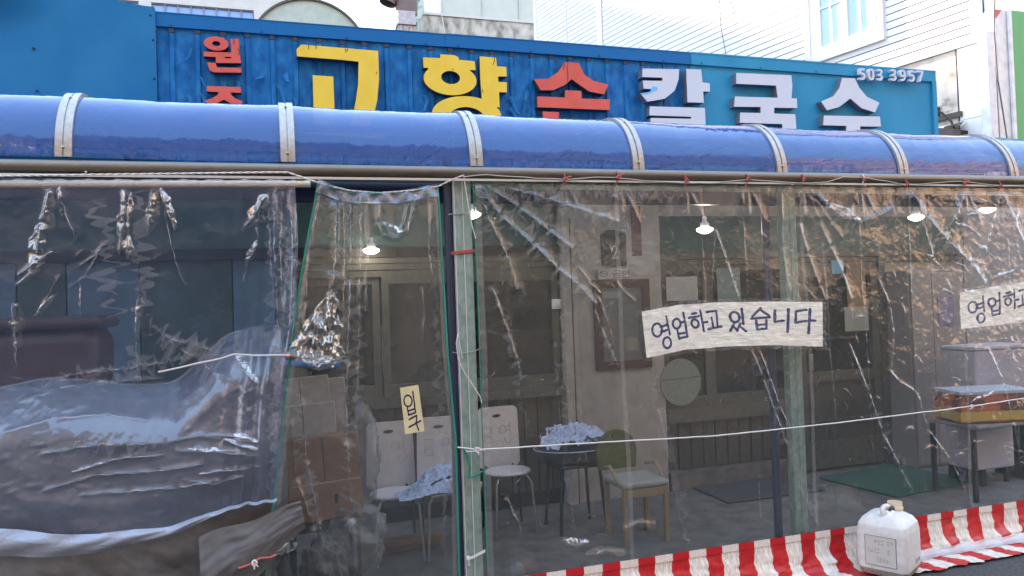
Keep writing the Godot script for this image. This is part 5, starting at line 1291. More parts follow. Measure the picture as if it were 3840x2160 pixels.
	var st1: Array = [Vector2(0.095,1.487),Vector2(0.031,1.491),Vector2(-0.077,1.497),Vector2(-0.165,1.507),Vector2(-0.253,1.484),Vector2(-0.374,1.463),Vector2(-0.492,1.443)]
	var sp := []
	for q in st1: sp.push_back(Vector3(q.x, q.y, 0.125))
	var tieback := thing("tieback_string", "white string tied back from flap to polythene with a red knot", "string", "", Vector3(0, 1.48, 0.1))
	ob(tieback, "strand", MB.new().tube(rope_pts(sp, 0.0, 0.003, 15), 0.0045, 6), ropewhite)
	ob(tieback, "red_knot", MB.new().tube([Vector3(0.055, 1.487, 0.12), Vector3(0.075, 1.482, 0.125), Vector3(0.095, 1.49, 0.12)], 0.008, 6), redtwine)
	var lowtie := thing("lower_tie", "red and white string tying the lower corner of the flap", "string", "", Vector3(-0.06, 0.54, 0.1))
	ob(lowtie, "strand", MB.new().tube(rope_pts([Vector3(-0.17, 0.525, 0.17), Vector3(-0.12, 0.535, 0.16), Vector3(-0.08, 0.55, 0.15), Vector3(-0.03, 0.54, 0.12), Vector3(-0.005, 0.545, 0.10)], 0.0, 0.004, 16), 0.006, 6), redtwine)
	knot(lowtie, "knot", Vector3(-0.10, 0.54, 0.165), 0.012, ropewhite, 17)

	# ---------------------------------------------------------------- paper signs on the right sheet
	var hello := [ring(41, 40, 15, 17), line([52, 34, 74, 32]), line([52, 47, 74, 45]), line([75, 10, 78, 58]), ring(66, 78, 12, 14),
		ring(104, 34, 12, 13), line([116, 33, 128, 32]), line([129, 8, 130, 48]), line([103, 52, 104, 74, 129, 72, 129, 50]), line([104, 62, 129, 61]),
		line([152, 12, 166, 10]), line([143, 22, 172, 19]), ring(157, 38, 10, 11), line([178, 4, 179, 60]), line([179, 36, 193, 36]),
		line([196, 10, 224, 8, 220, 48]), line([207, 26, 207, 50]), line([192, 56, 230, 51]),
		ring(265, 27, 11, 14), line([283, 4, 284, 46]), line([262, 44, 250, 64]), line([259, 52, 268, 64]), line([277, 44, 266, 64]), line([275, 52, 288, 66]),
		line([326, 4, 306, 26]), line([325, 8, 345, 24]), line([303, 32, 346, 29]), line([315, 38, 316, 62, 339, 60, 339, 36]), line([316, 50, 338, 48]),
		line([358, 10, 357, 42, 376, 38]), line([386, 6, 384, 68]),
		line([424, 8, 402, 11, 401, 42, 424, 38]), line([432, 4, 429, 70]), line([430, 36, 444, 36])]
	var pt_tex := lettered(920, 240, Color(0.90, 0.90, 0.85), Color(0.02, 0.13, 0.36), scaled(hello, 2.0, Vector2(0, 14)), 12.0, 0.05)
	var ptm := StandardMaterial3D.new()
	ptm.albedo_texture = pt_tex
	ptm.roughness = 0.42
	ptm.cull_mode = BaseMaterial3D.CULL_DISABLED
	ptm.heightmap_enabled = true
	ptm.heightmap_texture = ntex(fnl(191, 0.03, 3, FastNoiseLite.TYPE_CELLULAR, FastNoiseLite.FRACTAL_RIDGED))
	ptm.heightmap_scale = 0.25
	var nl := fnl(192, 6.0, 3, FastNoiseLite.TYPE_SIMPLEX_SMOOTH, FastNoiseLite.FRACTAL_RIDGED)
	var kp := 0
	for q in [[[Vector2(2.001,1.626),Vector2(2.227,1.655),Vector2(2.491,1.662),Vector2(2.848,1.655),Vector2(3.235,1.640)], [Vector2(2.023,1.362),Vector2(2.267,1.396),Vector2(2.532,1.401),Vector2(2.835,1.395),Vector2(3.223,1.366)]], [[], []]]:
		var tl: Array = q[0]
		var bl: Array = q[1]
		if kp == 1:
			for k in 5:
				tl.push_back(Vector2(4.335 + 0.31 * k, 1.666 + 0.038 * k - 0.004 * k * k))
				bl.push_back(Vector2(4.332 + 0.31 * k, 1.425 + 0.012 * k))
		var lab := ["long white paper sign with eight blue Korean letters, left of the second", "white paper sign with blue Korean letters, cut off by the right edge"]
		var pg := thing("paper_sign", lab[kp], "notice", "hand-lettered paper signs taped to the sheet", Vector3(tl[2].x, bl[2].y, 0.05))
		ob(pg, "paper", MB.new().grid(120, 34, func(u: float, w: float) -> Vector3:
			var s := u * 4.0
			var k := mini(int(s), 3)
			var a: Vector2 = tl[k].lerp(tl[k + 1], s - k)
			var b: Vector2 = bl[k].lerp(bl[k + 1], s - k)
			var p := a.lerp(b, w)
			p += Vector2(0, 0.003 * nl.get_noise_1d(u * 9.0 + kp))
			return Vector3(p.x, p.y, 0.052 + 0.5 * rr.at(p.x, p.y) + 0.003 * nl.get_noise_2d(p.x * 1.5, p.y * 2.0))), ptm)
		ob(pg, "clear_tape", MB.new().grid(120, 40, func(u: float, w: float) -> Vector3:
			var s := lerpf(-0.06, 4.06, u)
			var k := clampi(int(s), 0, 3)
			var a: Vector2 = tl[k].lerp(tl[k + 1], s - k) + Vector2(0, 0.02)
			var b: Vector2 = bl[k].lerp(bl[k + 1], s - k) - Vector2(0, 0.02)
			var p := a.lerp(b, w)
			return Vector3(p.x, p.y, 0.058 + 0.5 * rr.at(p.x, p.y) + 0.006 * nl.get_noise_2d(p.x * 2.0 + 7.0, p.y * 3.0))), film(0.5, 0.5, 0.5, 0.02, 0.06, 0.02, 0.25, 193, 0.25, 0.03))
		kp += 1

	# ---------------------------------------------------------------- the white canister on the skirt
	var jugm := mottled([[0.0, lin(0.50, 0.46, 0.40)], [0.4, lin(0.60, 0.575, 0.53)], [1.0, lin(0.68, 0.66, 0.62)]], Vector3(0.4, 0.4, 0.4), 0.42, 201, 0.014, 0.05)
	jugm.subsurf_scatter_enabled = true
	jugm.subsurf_scatter_strength = 0.12
	var dirt := mottled([[0.0, lin(0.14, 0.115, 0.085)], [0.6, lin(0.30, 0.265, 0.215)], [1.0, lin(0.50, 0.465, 0.41)]], Vector3(0.3, 0.12, 0.3), 0.7, 202, 0.02, 0.05)
	var jx := Vector3(3.475, 0.02, 0.25)
	var jb := Basis(Vector3.UP, 0.50)
	var jug := thing("plastic_canister", "dirty white plastic canister with open neck standing on the striped skirt", "canister", "", jx)
	var jring := func(hw: float, hd: float, r: float, y: float, cut: float) -> Array:
		var o := []
		for c in 4:
			var cx: float = (hw - r) * [1, -1, -1, 1][c]
			var cz: float = (hd - r) * [1, 1, -1, -1][c]
			for i in 7:
				var a := PI * 0.5 * (c + i / 6.0)
				var p := Vector3(cx + r * cos(a), y, cz + r * sin(a))
				if cut > 0 and absf(p.x) < 0.055 and p.z > 0: p.y += cut
				o.push_back(jx + jb * p)
		o.push_back(o[0])
		return o
	var rows := []
	for q in [[0.10, 0.10, 0.03, 0.004, 0.0], [0.128, 0.125, 0.035, 0.012, 0.0], [0.142, 0.138, 0.035, 0.05, 0.0], [0.145, 0.141, 0.033, 0.09, 0.0], [0.145, 0.141, 0.033, 0.20, 0.0], [0.144, 0.140, 0.034, 0.262, 0.0], [0.138, 0.134, 0.040, 0.302, 0.0], [0.122, 0.118, 0.05, 0.332, 0.0], [0.098, 0.094, 0.055, 0.350, 0.0], [0.06, 0.056, 0.05, 0.358, 0.0], [0.004, 0.004, 0.003, 0.360, 0.0]]:
		rows.push_back(jring.call(q[0], q[1], q[2], q[3], q[4]))
	var mk := func(r0: int, r1: int) -> MB:
		return MB.new().grid(29, (r1 - r0) * 4 + 1, func(u: float, w: float) -> Vector3:
			var s := r1 - w * (r1 - r0)
			var k := mini(int(s), r1 - 1)
			var i := int(round(u * 28.0))
			return rows[k][28 - i].lerp(rows[k + 1][28 - i], s - k))
	ob(jug, "body", mk.call(2, 10), jugm)
	ob(jug, "muddy_foot", mk.call(0, 2), dirt)
	var J := func(x: float, y: float, z: float) -> Vector3: return jx + jb * Vector3(x, y, z)
	ob(jug, "handle", MB.new().tube([J.call(-0.085, 0.345, 0.0), J.call(-0.09, 0.375, 0.0), J.call(-0.082, 0.394, 0.0), J.call(-0.06, 0.400, 0.0), J.call(0.0, 0.394, 0.0), J.call(0.035, 0.380, 0.0), J.call(0.05, 0.350, 0.0)], 0.0135, 10), jugm)
	var nk: Vector3 = J.call(0.078, 0.338, 0.02)
	ob(jug, "neck", MB.new().lathe(nk, [Vector2(0.043, -0.02), Vector2(0.043, 0.028), Vector2(0.046, 0.030), Vector2(0.046, 0.036), Vector2(0.041, 0.040), Vector2(0.041, 0.062), Vector2(0.0415, 0.066), Vector2(0.036, 0.066), Vector2(0.035, 0.03)], 28), mt(0.62, 0.52, 0.36, 0.45))
	ob(jug, "collar", MB.new().lathe(nk, [Vector2(0.052, -0.03), Vector2(0.050, 0.006), Vector2(0.044, 0.012)], 28), jugm)
	ob(jug, "dark_stopper", MB.new().rbox(J.call(0.030, 0.372, 0.016), Vector3(0.036, 0.034, 0.03), 0.014), mt(0.06, 0.055, 0.05, 0.6))
	ob(jug, "crumpled_bag", MB.new().grid(14, 14, func(u: float, w: float) -> Vector3: return J.call(lerpf(-0.07, 0.02, u), 0.352 + 0.014 * sin(u * 9.0) * cos(w * 8.0) + 0.010 * sin(PI * u), lerpf(-0.03, 0.045, w))), white)
	var lblm := mt(0.52, 0.49, 0.44, 0.5)
	var inkm := mt(0.27, 0.24, 0.20, 0.7)
	# raised label frame with worn print on the left face, embossed line on the right face (the faces are -x and +z)
	var LF := func(x: float, y: float, o: float) -> Vector3: return J.call(-0.146 - o, y, x)
	var lf := ob(jug, "label_panel", MB.new().quad_at(LF.call(-0.085, 0.075, 0.0012), LF.call(0.085, 0.075, 0.0012), LF.call(0.085, 0.245, 0.0012), LF.call(-0.085, 0.245, 0.0012)), lblm)
	for e in [[-0.085, 0.245, 0.085, 0.245], [-0.085, 0.075, 0.085, 0.075], [-0.085, 0.075, -0.085, 0.245], [0.085, 0.075, 0.085, 0.245]]:
		ob(lf, "frame_line", MB.new().tube([LF.call(e[0], e[1], 0.001), LF.call(e[2], e[3], 0.001)], 0.0022, 5), inkm)
	rg.seed = 5
	for row in 3:
		var yy: float = [0.21, 0.16, 0.11][row]
		var x := -0.068
		while x < 0.062:
			var w := rg.randf_range(0.008, 0.02)
			if rg.randf() < 0.82:
				for s in 3:
					if rg.randf() < 0.8:
						ob(lf, "print_mark", MB.new().quad_at(LF.call(x, yy - 0.012 + s * 0.010, 0.002), LF.call(x + w * rg.randf_range(0.5, 0.95), yy - 0.012 + s * 0.010, 0.002), LF.call(x + w * 0.9, yy - 0.007 + s * 0.010, 0.002), LF.call(x, yy - 0.008 + s * 0.010, 0.002)), inkm)
			x += w + 0.004
	for e in 2:
		ob(jug, "embossed_line", MB.new().tube([J.call(0.005, 0.098 - 0.018 * e, 0.1405), J.call(0.095, 0.098 - 0.018 * e, 0.1405)], 0.0024, 5), inkm)
	for e in 9:
		ob(jug, "embossed_letter", MB.new().rbox(J.call(0.012 + 0.0098 * e, 0.089, 0.141), Vector3(0.005, 0.008, 0.003), 0.001, jb), inkm)
	solo("white_paper_scrap", MB.new().grid(6, 6, func(u: float, w: float) -> Vector3: return Vector3(3.655 + 0.05 * u, 0.10 - 0.085 * w, 0.20 + 0.03 * w + 0.006 * sin(u * 6.0))), white, "small white paper scrap tucked at the right foot of the canister", "paper scrap")
	for q in [[1.262, "white", white, "small white rounded toe of a shoe at the lower edge near the skirt's end"], [1.330, "pink", mt(0.62, 0.22, 0.18, 0.5), "small pink rounded toe of a shoe at the lower edge near the skirt's end"]]:
		var sh := thing("shoe", q[3], "shoe", "", Vector3(q[0], 0.0, 0.15))
		ob(sh, "toe", MB.new().lathe(Vector3(q[0], 0.20, 0.145), [Vector2(0.001, 0.055), Vector2(0.03, 0.048), Vector2(0.045, 0.03), Vector2(0.048, 0.0), Vector2(0.045, -0.02)], 20, 0.85, 1.0), q[2])
		ob(sh, "sole", MB.new().rbox(Vector3(q[0], 0.09, 0.14), Vector3(0.085, 0.18, 0.10), 0.03), white_old)

	# ---------------------------------------------------------------- under the awning: lamps
	lamp(Vector3(1.308, 2.304, -1.0), "glowing round lamp just right of the front green post", glow, white_old, iron, 0.05)
	lamp(Vector3(3.095, 2.196, -1.0), "glowing round lamp hanging in the middle above the long paper sign", glow, white_old, iron, 0.05)
	lamp(Vector3(5.097, 2.291, -1.0), "glowing round lamp, second from the right edge", glow, white_old, iron, 0.05)
	lamp(Vector3(5.875, 2.36, -1.0), "glowing round lamp nearest the right edge", glow, white_old, iron, 0.05)
	lamp(Vector3(0.74, 2.135, -1.85), "small glowing lamp against the teal fascia behind the flap", glow, white_old, iron, 0.02)

	# ---------------------------------------------------------------- chairs, trays, boxes
	var hole_dark := mt(0.02, 0.02, 0.022, 0.9)
	var ch := thing("white_chair", "white plastic chair lettered in pencil, left one behind the flap", "chair", "white lettered chairs against the shop front", Vector3(0.77, 0.02, -1.25))
	ch.set_meta("kind_name", "white_chair")
	var backo := PackedVector2Array()
	for k in 4:
		var cc: Vector2 = [Vector2(0.115, 0.84), Vector2(-0.115, 0.84), Vector2(-0.125, 0.47), Vector2(0.125, 0.47)][k]
		for i in 6:
			var a := PI * 0.5 * (k + i / 5.0)
			backo.push_back(cc + Vector2(cos(a), sin(a)) * 0.045)
	var bk := MB.new().prism(backo, [ell(-0.01, 0.815, 0.036, 0.014, 18)], -0.16, -0.148)
	var bo := ob(ch, "backrest", bk, chairwhite, true)
	# pencilled letters scratched into the back
	var pencil := mt(0.36, 0.33, 0.35, 0.8)
	for s in [line([-0.115, 0.735, -0.05, 0.735, -0.052, 0.70]), line([-0.12, 0.685, -0.04, 0.69]), line([-0.11, 0.665, -0.112, 0.62, -0.055, 0.62, -0.055, 0.665, -0.11, 0.665]), scaled([ring(0.035, 0.71, 0.026, 0.03)], 1.0)[0], line([0.062, 0.725, 0.092, 0.735]), line([0.062, 0.70, 0.092, 0.708]), line([0.095, 0.765, 0.1, 0.66]), line([0.05, 0.65, 0.062, 0.605, 0.085, 0.60, 0.12, 0.64])]:
		var q := []
		for p in s: q.push_back(Vector3(p.x, p.y, -0.1475))
		ob(bo, "pencil_stroke", MB.new().tube(q, 0.0022, 4), pencil, true)
	ob(ch, "seat", MB.new().lathe(Vector3(0, 0.43, 0.03), [Vector2(0.001, 0.018), Vector2(0.13, 0.018), Vector2(0.165, 0.012), Vector2(0.175, 0.0), Vector2(0.165, -0.012), Vector2(0.001, -0.014)], 30, 1.0, 0.9), chairwhite, true)
	for sx3 in [-1, 1]:
		for sz3 in [-1, 1]:
			ob(ch, "leg", MB.new().tube([Vector3(0.05 * sx3, 0.412, 0.03 + 0.05 * sz3), Vector3(0.11 * sx3, 0.405, 0.03 + 0.10 * sz3), Vector3(0.135 * sx3, 0.36, 0.03 + 0.125 * sz3), Vector3(0.155 * sx3, 0.0, 0.03 + 0.15 * sz3)], 0.0095, 8), chrome if sz3 > 0 else blackiron, true)
		ob(ch, "back_post", MB.new().tube([Vector3(0.10 * sx3, 0.40, -0.10), Vector3(0.11 * sx3, 0.45, -0.165), Vector3(0.11 * sx3, 0.70, -0.17)], 0.009, 8), blackiron, true)
	var ch2 := copy_of(ch, "white plastic chair lettered in pencil, with the blue bag on it", Vector3(1.10, 0.04, -1.16), -0.05)
	var ch3 := copy_of(ch, "white plastic chair lettered in pencil, seen just right of the front post", Vector3(1.64, 0.03, -1.50), 0.06)
	# metal tray and blue crackling bag
	var tray := thing("metal_tray", "flat metal tray lying across the white chair seats", "tray", "", Vector3(1.10, 0.48, -1.0))
	ob(tray, "plate", MB.new().rbox(Vector3(1.10, 0.489, -1.0), Vector3(0.30, 0.012, 0.26), 0.005, Basis(Vector3.BACK, 0.06)), chrome)
	ob(tray, "rim", MB.new().tube([Vector3(0.95, 0.487, -0.87), Vector3(1.25, 0.505, -0.87), Vector3(1.25, 0.505, -1.13), Vector3(0.95, 0.487, -1.13), Vector3(0.95, 0.487, -0.87)], 0.007, 6), chrome)
	var bluebag := mottled([[0.0, lin(0.10, 0.16, 0.36)], [0.28, lin(0.28, 0.38, 0.62)], [0.5, lin(0.42, 0.52, 0.74)], [1.0, lin(0.62, 0.68, 0.80)]], Vector3(0.22, 0.22, 0.22), 0.35, 211, 0.02, 0.3)
	var nb := fnl(212, 9.0, 3, FastNoiseLite.TYPE_SIMPLEX_SMOOTH, FastNoiseLite.FRACTAL_RIDGED)
	var bb := thing("blue_bag", "crumpled pale blue plastic bag with dark print lying on the tray", "bag", "", Vector3(1.0, 0.5, -0.95))
	ob(bb, "bag", MB.new().grid(60, 46, func(u: float, w: float) -> Vector3:
		var x := lerpf(0.74, 1.24, u)
		var z := lerpf(-1.12, -0.86, w)
		var dome := sin(PI * clampf(w * 0.9 + 0.05, 0, 1)) * smoothstep(0.0, 0.55, u) * (1.0 - 0.35 * smoothstep(0.8, 1.0, u))
		return Vector3(x + 0.02 * nb.get_noise_2d(w * 2.0, u), 0.478 + 0.165 * dome + 0.022 * nb.get_noise_2d(x * 0.8, z * 0.8) * (0.3 + dome), z)), bluebag)
	for k in 6:
		var u := rg.randf_range(0.25, 0.9)
		ob(bb, "print_mark", MB.new().rbox(Vector3(lerpf(0.78, 1.2, u), 0.51 + 0.10 * u + rg.randf_range(-0.01, 0.02), -0.885 - 0.03 * u), Vector3(0.05, 0.012, 0.004), 0.001, Basis(Vector3.BACK, 0.5)), mt(0.02, 0.03, 0.09, 0.5))
	var snack := thing("torn_wrapper", "torn brown and white wrapper at the front of the blue bag", "wrapper", "", Vector3(1.16, 0.5, -0.85))
	ob(snack, "wrapper", MB.new().grid(16, 8, func(u: float, w: float) -> Vector3: return Vector3(lerpf(1.06, 1.27, u), lerpf(0.575, 0.505, w) + 0.018 * sin(u * 11.0), -0.85 + 0.03 * sin(u * 7.0 + w * 3.0))), mottled([[0.0, lin(0.12, 0.05, 0.025)], [0.5, lin(0.2, 0.09, 0.05)], [0.55, lin(0.5, 0.48, 0.46)], [1.0, lin(0.6, 0.58, 0.56)]], Vector3(0.14, 0.1, 0.14), 0.5, 213, 0.015))
	# black stool with a basin full of newspaper and blue plastic
	var stool := thing("black_stool", "black metal stool holding the basin between white and green chairs", "stool", "", Vector3(2.12, 0.02, -1.35))
	ob(stool, "seat", MB.new().rbox(Vector3(2.12, 0.50, -1.35), Vector3(0.36, 0.03, 0.32), 0.012), blackiron)
	for sx3 in [-1, 1]:
		for sz3 in [-1, 1]:
			ob(stool, "leg", MB.new().tube([Vector3(2.12 + 0.15 * sx3, 0.49, -1.35 + 0.13 * sz3), Vector3(2.12 + 0.18 * sx3, 0.02, -1.35 + 0.16 * sz3)], 0.013, 8), blackiron)
	var basin := thing("basin", "dark shallow basin filled with crumpled blue plastic and newspaper", "basin", "", Vector3(2.12, 0.515, -1.35))
	ob(basin, "bowl", MB.new().lathe(Vector3(2.12, 0.515, -1.35), [Vector2(0.001, 0.001), Vector2(0.19, 0.002), Vector2(0.24, 0.03), Vector2(0.295, 0.10), Vector2(0.305, 0.103), Vector2(0.305, 0.096), Vector2(0.25, 0.02)], 36, 1.0, 0.75), mt(0.05, 0.055, 0.07, 0.35))
	ob(basin, "rim", MB.new().lathe(Vector3(2.12, 0.515, -1.35), [Vector2(0.297, 0.102), Vector2(0.302, 0.108), Vector2(0.308, 0.102)], 36, 1.0, 0.75), mt(0.30, 0.34, 0.42, 0.35))
	for k in 3:
		var off: Vector3 = [Vector3(-0.08, 0.0, 0.04), Vector3(0.08, 0.02, 0.0), Vector3(0.02, 0.03, -0.08)][k]
		solo("newspaper_sheet", MB.new().grid(30, 24, func(u: float, w: float) -> Vector3:
			var x := 2.12 + off.x + lerpf(-0.17, 0.17, u)
			var z := -1.35 + off.z + lerpf(-0.11, 0.11, w)
			return Vector3(x + 0.03 * nb.get_noise_2d(u * 0.5 + k, w * 0.3), 0.66 + off.y + 0.05 * nb.get_noise_2d(u * 0.30 + k * 3.0, w * 0.26) + 0.05 * (1.0 - w) - 0.05 * absf(u - 0.5), z)), bluebag, ["crumpled blue plastic sheet at the left of the basin", "crumpled blue plastic sheet at the right of the basin", "crumpled blue plastic sheet at the back of the basin"][k], "plastic sheet", "crumpled sheets in the basin")
	# green-backed small chair
	var gc := thing("green_chair", "small chair with olive green back and pale seat before the plaster pillar", "chair", "", Vector3(2.42, 0.02, -0.95))
	var go := PackedVector2Array()
	for i in 22:
		var a := PI * i / 21.0
		go.push_back(Vector2(2.36 + 0.155 * cos(a), 0.60 + 0.16 * sin(a)))
	go.append_array(PackedVector2Array([Vector2(2.215, 0.48), Vector2(2.505, 0.48)]))
	ob(gc, "backrest", MB.new().prism(go, [ell(2.32, 0.715, 0.013, 0.013, 12)], -1.13, -1.10), mottled([[0.0, lin(0.05, 0.065, 0.012)], [1.0, lin(0.09, 0.105, 0.03)]], Vector3(0.3, 0.3, 0.3), 0.6, 221, 0.015))
	ob(gc, "seat", MB.new().rbox(Vector3(2.42, 0.425, -0.95), Vector3(0.36, 0.045, 0.34), 0.02), mottled([[0.0, lin(0.22, 0.23, 0.21)], [1.0, lin(0.30, 0.31, 0.28)]], Vector3(0.3, 0.3, 0.3), 0.6, 222, 0.015))
	var beige := mt(0.24, 0.19, 0.12, 0.6)
	for sx3 in [-1, 1]:
		for sz3 in [-1, 1]:
			ob(gc, "leg", MB.new().rbox(Vector3(2.42 + 0.155 * sx3, 0.21, -0.95 + 0.145 * sz3), Vector3(0.035, 0.39, 0.035), 0.008), beige)
		ob(gc, "armrest", MB.new().tube([Vector3(2.42 + 0.165 * sx3, 0.50, -1.10), Vector3(2.42 + 0.18 * sx3, 0.53, -0.98), Vector3(2.42 + 0.175 * sx3, 0.43, -0.85)], 0.013, 8), beige)
	ob(gc, "apron", MB.new().rbox(Vector3(2.42, 0.37, -0.80), Vector3(0.29, 0.06, 0.02), 0.006), beige)
	# cartons behind the flap
	var bx := thing("brown_carton", "closed brown cardboard carton under the grey flattened ones", "carton", "", Vector3(0.275, 0.45, -0.85))
	ob(bx, "box", MB.new().rbox(Vector3(0.275, 0.82, -0.87), Vector3(0.43, 0.27, 0.34), 0.006, Basis(Vector3.BACK, 0.05)), card)
	ob(bx, "flap_line", MB.new().box(Vector3(0.275, 0.82, -0.6985), Vector3(0.005, 0.26, 0.002), Basis(Vector3.BACK, 0.05)), hole_dark)
	var bx2 := thing("lower_carton", "brown cardboard carton with a hand hole, lowest in its stack", "carton", "", Vector3(0.275, 0.45, -0.85))
	ob(bx2, "box", MB.new().rbox(Vector3(0.285, 0.575, -0.86), Vector3(0.42, 0.215, 0.34), 0.006, Basis(Vector3.BACK, 0.05)), card)
	ob(bx2, "hand_hole", MB.new().rbox(Vector3(0.345, 0.585, -0.688), Vector3(0.022, 0.055, 0.006), 0.003, Basis(Vector3.BACK, 0.05)), hole_dark)
	ob(bx2, "tape", MB.new().box(Vector3(0.285, 0.687, -0.6885), Vector3(0.40, 0.006, 0.002), Basis(Vector3.BACK, 0.05)), mt(0.42, 0.32, 0.24, 0.4))
	var gcs := [[Vector3(0.21, 1.04, -0.80), Vector3(0.30, 0.20, 0.02), 0.04, "grey flattened carton standing lowest against the brown one"], [Vector3(0.20, 1.19, -0.83), Vector3(0.26, 0.22, 0.02), 0.05, "grey flattened carton with a nick, behind and above the other"], [Vector3(0.32, 1.10, -0.86), Vector3(0.22, 0.36, 0.02), 0.03, "tall grey flattened carton, rearmost and right of the two"]]
	for q in gcs:
		var cgo := thing("flattened_carton", q[3], "carton", "flattened grey cartons", q[0])
		ob(cgo, "board", MB.new().rbox(q[0], q[1], 0.006, Basis(Vector3.BACK, q[2])), cardgrey)
		ob(cgo, "crease", MB.new().box(q[0] + Vector3(-0.04, 0.0, 0.0108), Vector3(0.004, q[1].y * 0.9, 0.001), Basis(Vector3.BACK, q[2])), hole_dark)
	solo("carton_stand", MB.new().span(0.07, 0.02, -1.03, 0.11, 0.46, -0.72).span(0.44, 0.02, -1.03, 0.48, 0.46, -0.72).span(0.07, 0.43, -1.03, 0.48, 0.455, -0.72), blackiron, "dark metal stand under the stacked brown cartons", "stand")
	solo("blue_tube", MB.new().tube([Vector3(0.02, 1.395, -0.75), Vector3(0.2, 1.38, -0.72), Vector3(0.39, 1.365, -0.70)], 0.022, 14), mt(0.06, 0.22, 0.55, 0.4), "bright blue plastic tube lying above the grey cartons", "tube")
	var bagn := fnl(232, 4.0, 3, FastNoiseLite.TYPE_SIMPLEX_SMOOTH, FastNoiseLite.FRACTAL_RIDGED)
	var clearbag := film(0.30, 0.32, 0.32, 0.22, 0.12, 0.10, 0.4, 231, 0.25, 0.02)
	for q in [[Vector3(0.52, 0.80, -0.80), Vector3(0.09, 0.30, 0.10), "clear plastic bag hanging right of the brown cartons"], [Vector3(0.46, 0.34, -0.72), Vector3(0.17, 0.20, 0.12), "stuffed clear plastic bag on the floor below the cartons"], [Vector3(0.26, 0.20, -0.62), Vector3(0.13, 0.19, 0.10), "grey wrapped bundle standing on the floor behind the flap"]]:
		var c0: Vector3 = q[0]
		var r0: Vector3 = q[1]
		solo("plastic_bag", MB.new().grid(64, 44, func(u: float, w: float) -> Vector3:
			var th := u * TAU
			var ph := lerpf(0.02, PI - 0.02, w)
			var dn := Vector3(cos(th) * sin(ph), cos(ph), -sin(th) * sin(ph))
			var k := 0.85 + 0.30 * bagn.get_noise_3d(dn.x * 0.25 + c0.x, dn.y * 0.18, dn.z * 0.25) + 0.14 * bagn.get_noise_3d(dn.x * 0.9, dn.y * 0.6 + c0.y, dn.z * 0.9)
			return c0 + r0 * dn * k, true), clearbag if q[0].y > 0.3 else mt(0.10, 0.095, 0.095, 0.55), q[2], "bag")
	for k in 2:
		solo("timber", MB.new().rbox(Vector3(0.78, 0.05 + 0.055 * k, -1.35 + 0.05 * k), Vector3(0.62, 0.045, 0.10), 0.006, Basis(Vector3.UP, 0.12 - 0.1 * k)), mottled([[0.0, lin(0.13, 0.075, 0.04)], [1.0, lin(0.22, 0.135, 0.08)]], Vector3(0.6, 0.05, 0.05), 0.75, 241 + k, 0.02), ["brown timber length on the floor, lower of the two", "brown timber length on the floor, upper of the two"][k], "timber", "timber on the floor")
	solo("folded_parasol", MB.new().tube([Vector3(0.10, 0.02, -0.10), Vector3(0.02, 0.45, -0.14), Vector3(-0.04, 0.80, -0.18)], 0.035, 10), black, "black folded parasol leaning behind the lower flap", "parasol")

	# ---------------------------------------------------------------- things on the shop wall
	var pf := thing("framed_board", "large glazed notice board in a dark red frame on the pillar", "notice board", "", Vector3(2.85, 1.11, -1.96))
	for e in [[2.60, 1.80, 3.12, 1.87], [2.60, 1.11, 3.12, 1.18], [2.60, 1.18, 2.67, 1.80], [3.05, 1.18, 3.12, 1.80]]:
		ob(pf, "frame", MB.new().span(e[0], e[1], -1.97, e[2], e[3], -1.94), mt(0.045, 0.022, 0.02, 0.4))
	ob(pf, "board", MB.new().span(2.67, 1.18, -1.969, 3.05, 1.80, -1.955), mottled([[0.0, lin(0.10, 0.11, 0.13)], [1.0, lin(0.16, 0.175, 0.20)]], Vector3(0.6, 0.6, 0.6), 0.4, 251, 0.012))
	ob(pf, "pane", MB.new().span(2.67, 1.18, -1.950, 3.05, 1.80, -1.947), film(0.1, 0.12, 0.13, 0.1, 0.04))
	ob(pf, "pinned_note", MB.new().rbox(Vector3(2.76, 1.74, -1.953), Vector3(0.16, 0.055, 0.003), 0.001), mt(0.26, 0.33, 0.32, 0.7))
	ob(pf, "pinned_note", MB.new().lathe(Vector3(2.93, 1.31, -1.952), [Vector2(0.001, 0.07), Vector2(0.05, 0.065), Vector2(0.075, 0.03), Vector2(0.08, -0.05)], 20, 1.0, 0.02), mt(0.26, 0.27, 0.20, 0.7))
	var two := lettered(128, 150, Color(0.16, 0.18, 0.21), Color(0.60, 0.60, 0.58), [line([52, 66, 60, 55, 74, 56, 80, 68, 72, 86, 56, 112, 84, 110])], 7.0, 0.1)
	var twom := StandardMaterial3D.new()
	twom.albedo_texture = two
	twom.roughness = 0.7
	var tq := MB.new()
	tq.quad(Vector3(2.69, 1.985, -1.955), Vector3(2.92, 1.985, -1.955), Vector3(2.92, 2.255, -1.955), Vector3(2.69, 2.255, -1.955))
	tq.span(2.69, 1.985, -1.969, 2.92, 2.255, -1.957)
	var tws := thing("number_plate_board", "dark square board with a chalked figure 2 above the notice board", "board", "", Vector3(2.8, 1.98, -1.96))
	ob(tws, "board", tq, twom)
	ob(tws, "hook_top", MB.new().prism(PackedVector2Array([Vector2(2.69, 2.256), Vector2(2.92, 2.256), Vector2(2.86, 2.29), Vector2(2.76, 2.295)]), [], -1.968, -1.957), mt(0.05, 0.055, 0.06, 0.7))
	solo("white_poster", MB.new().span(2.92, 1.905, -1.9695, 3.19, 2.34, -1.964), mt(0.30, 0.30, 0.315, 0.7), "pale paper sheet on the pillar right of the chalked board", "poster")
	solo("maroon_poster", MB.new().span(2.98, 2.07, -1.9625, 3.07, 2.50, -1.958), mt(0.10, 0.055, 0.06, 0.7), "narrow maroon strip fixed over the pale sheet on the pillar", "poster")
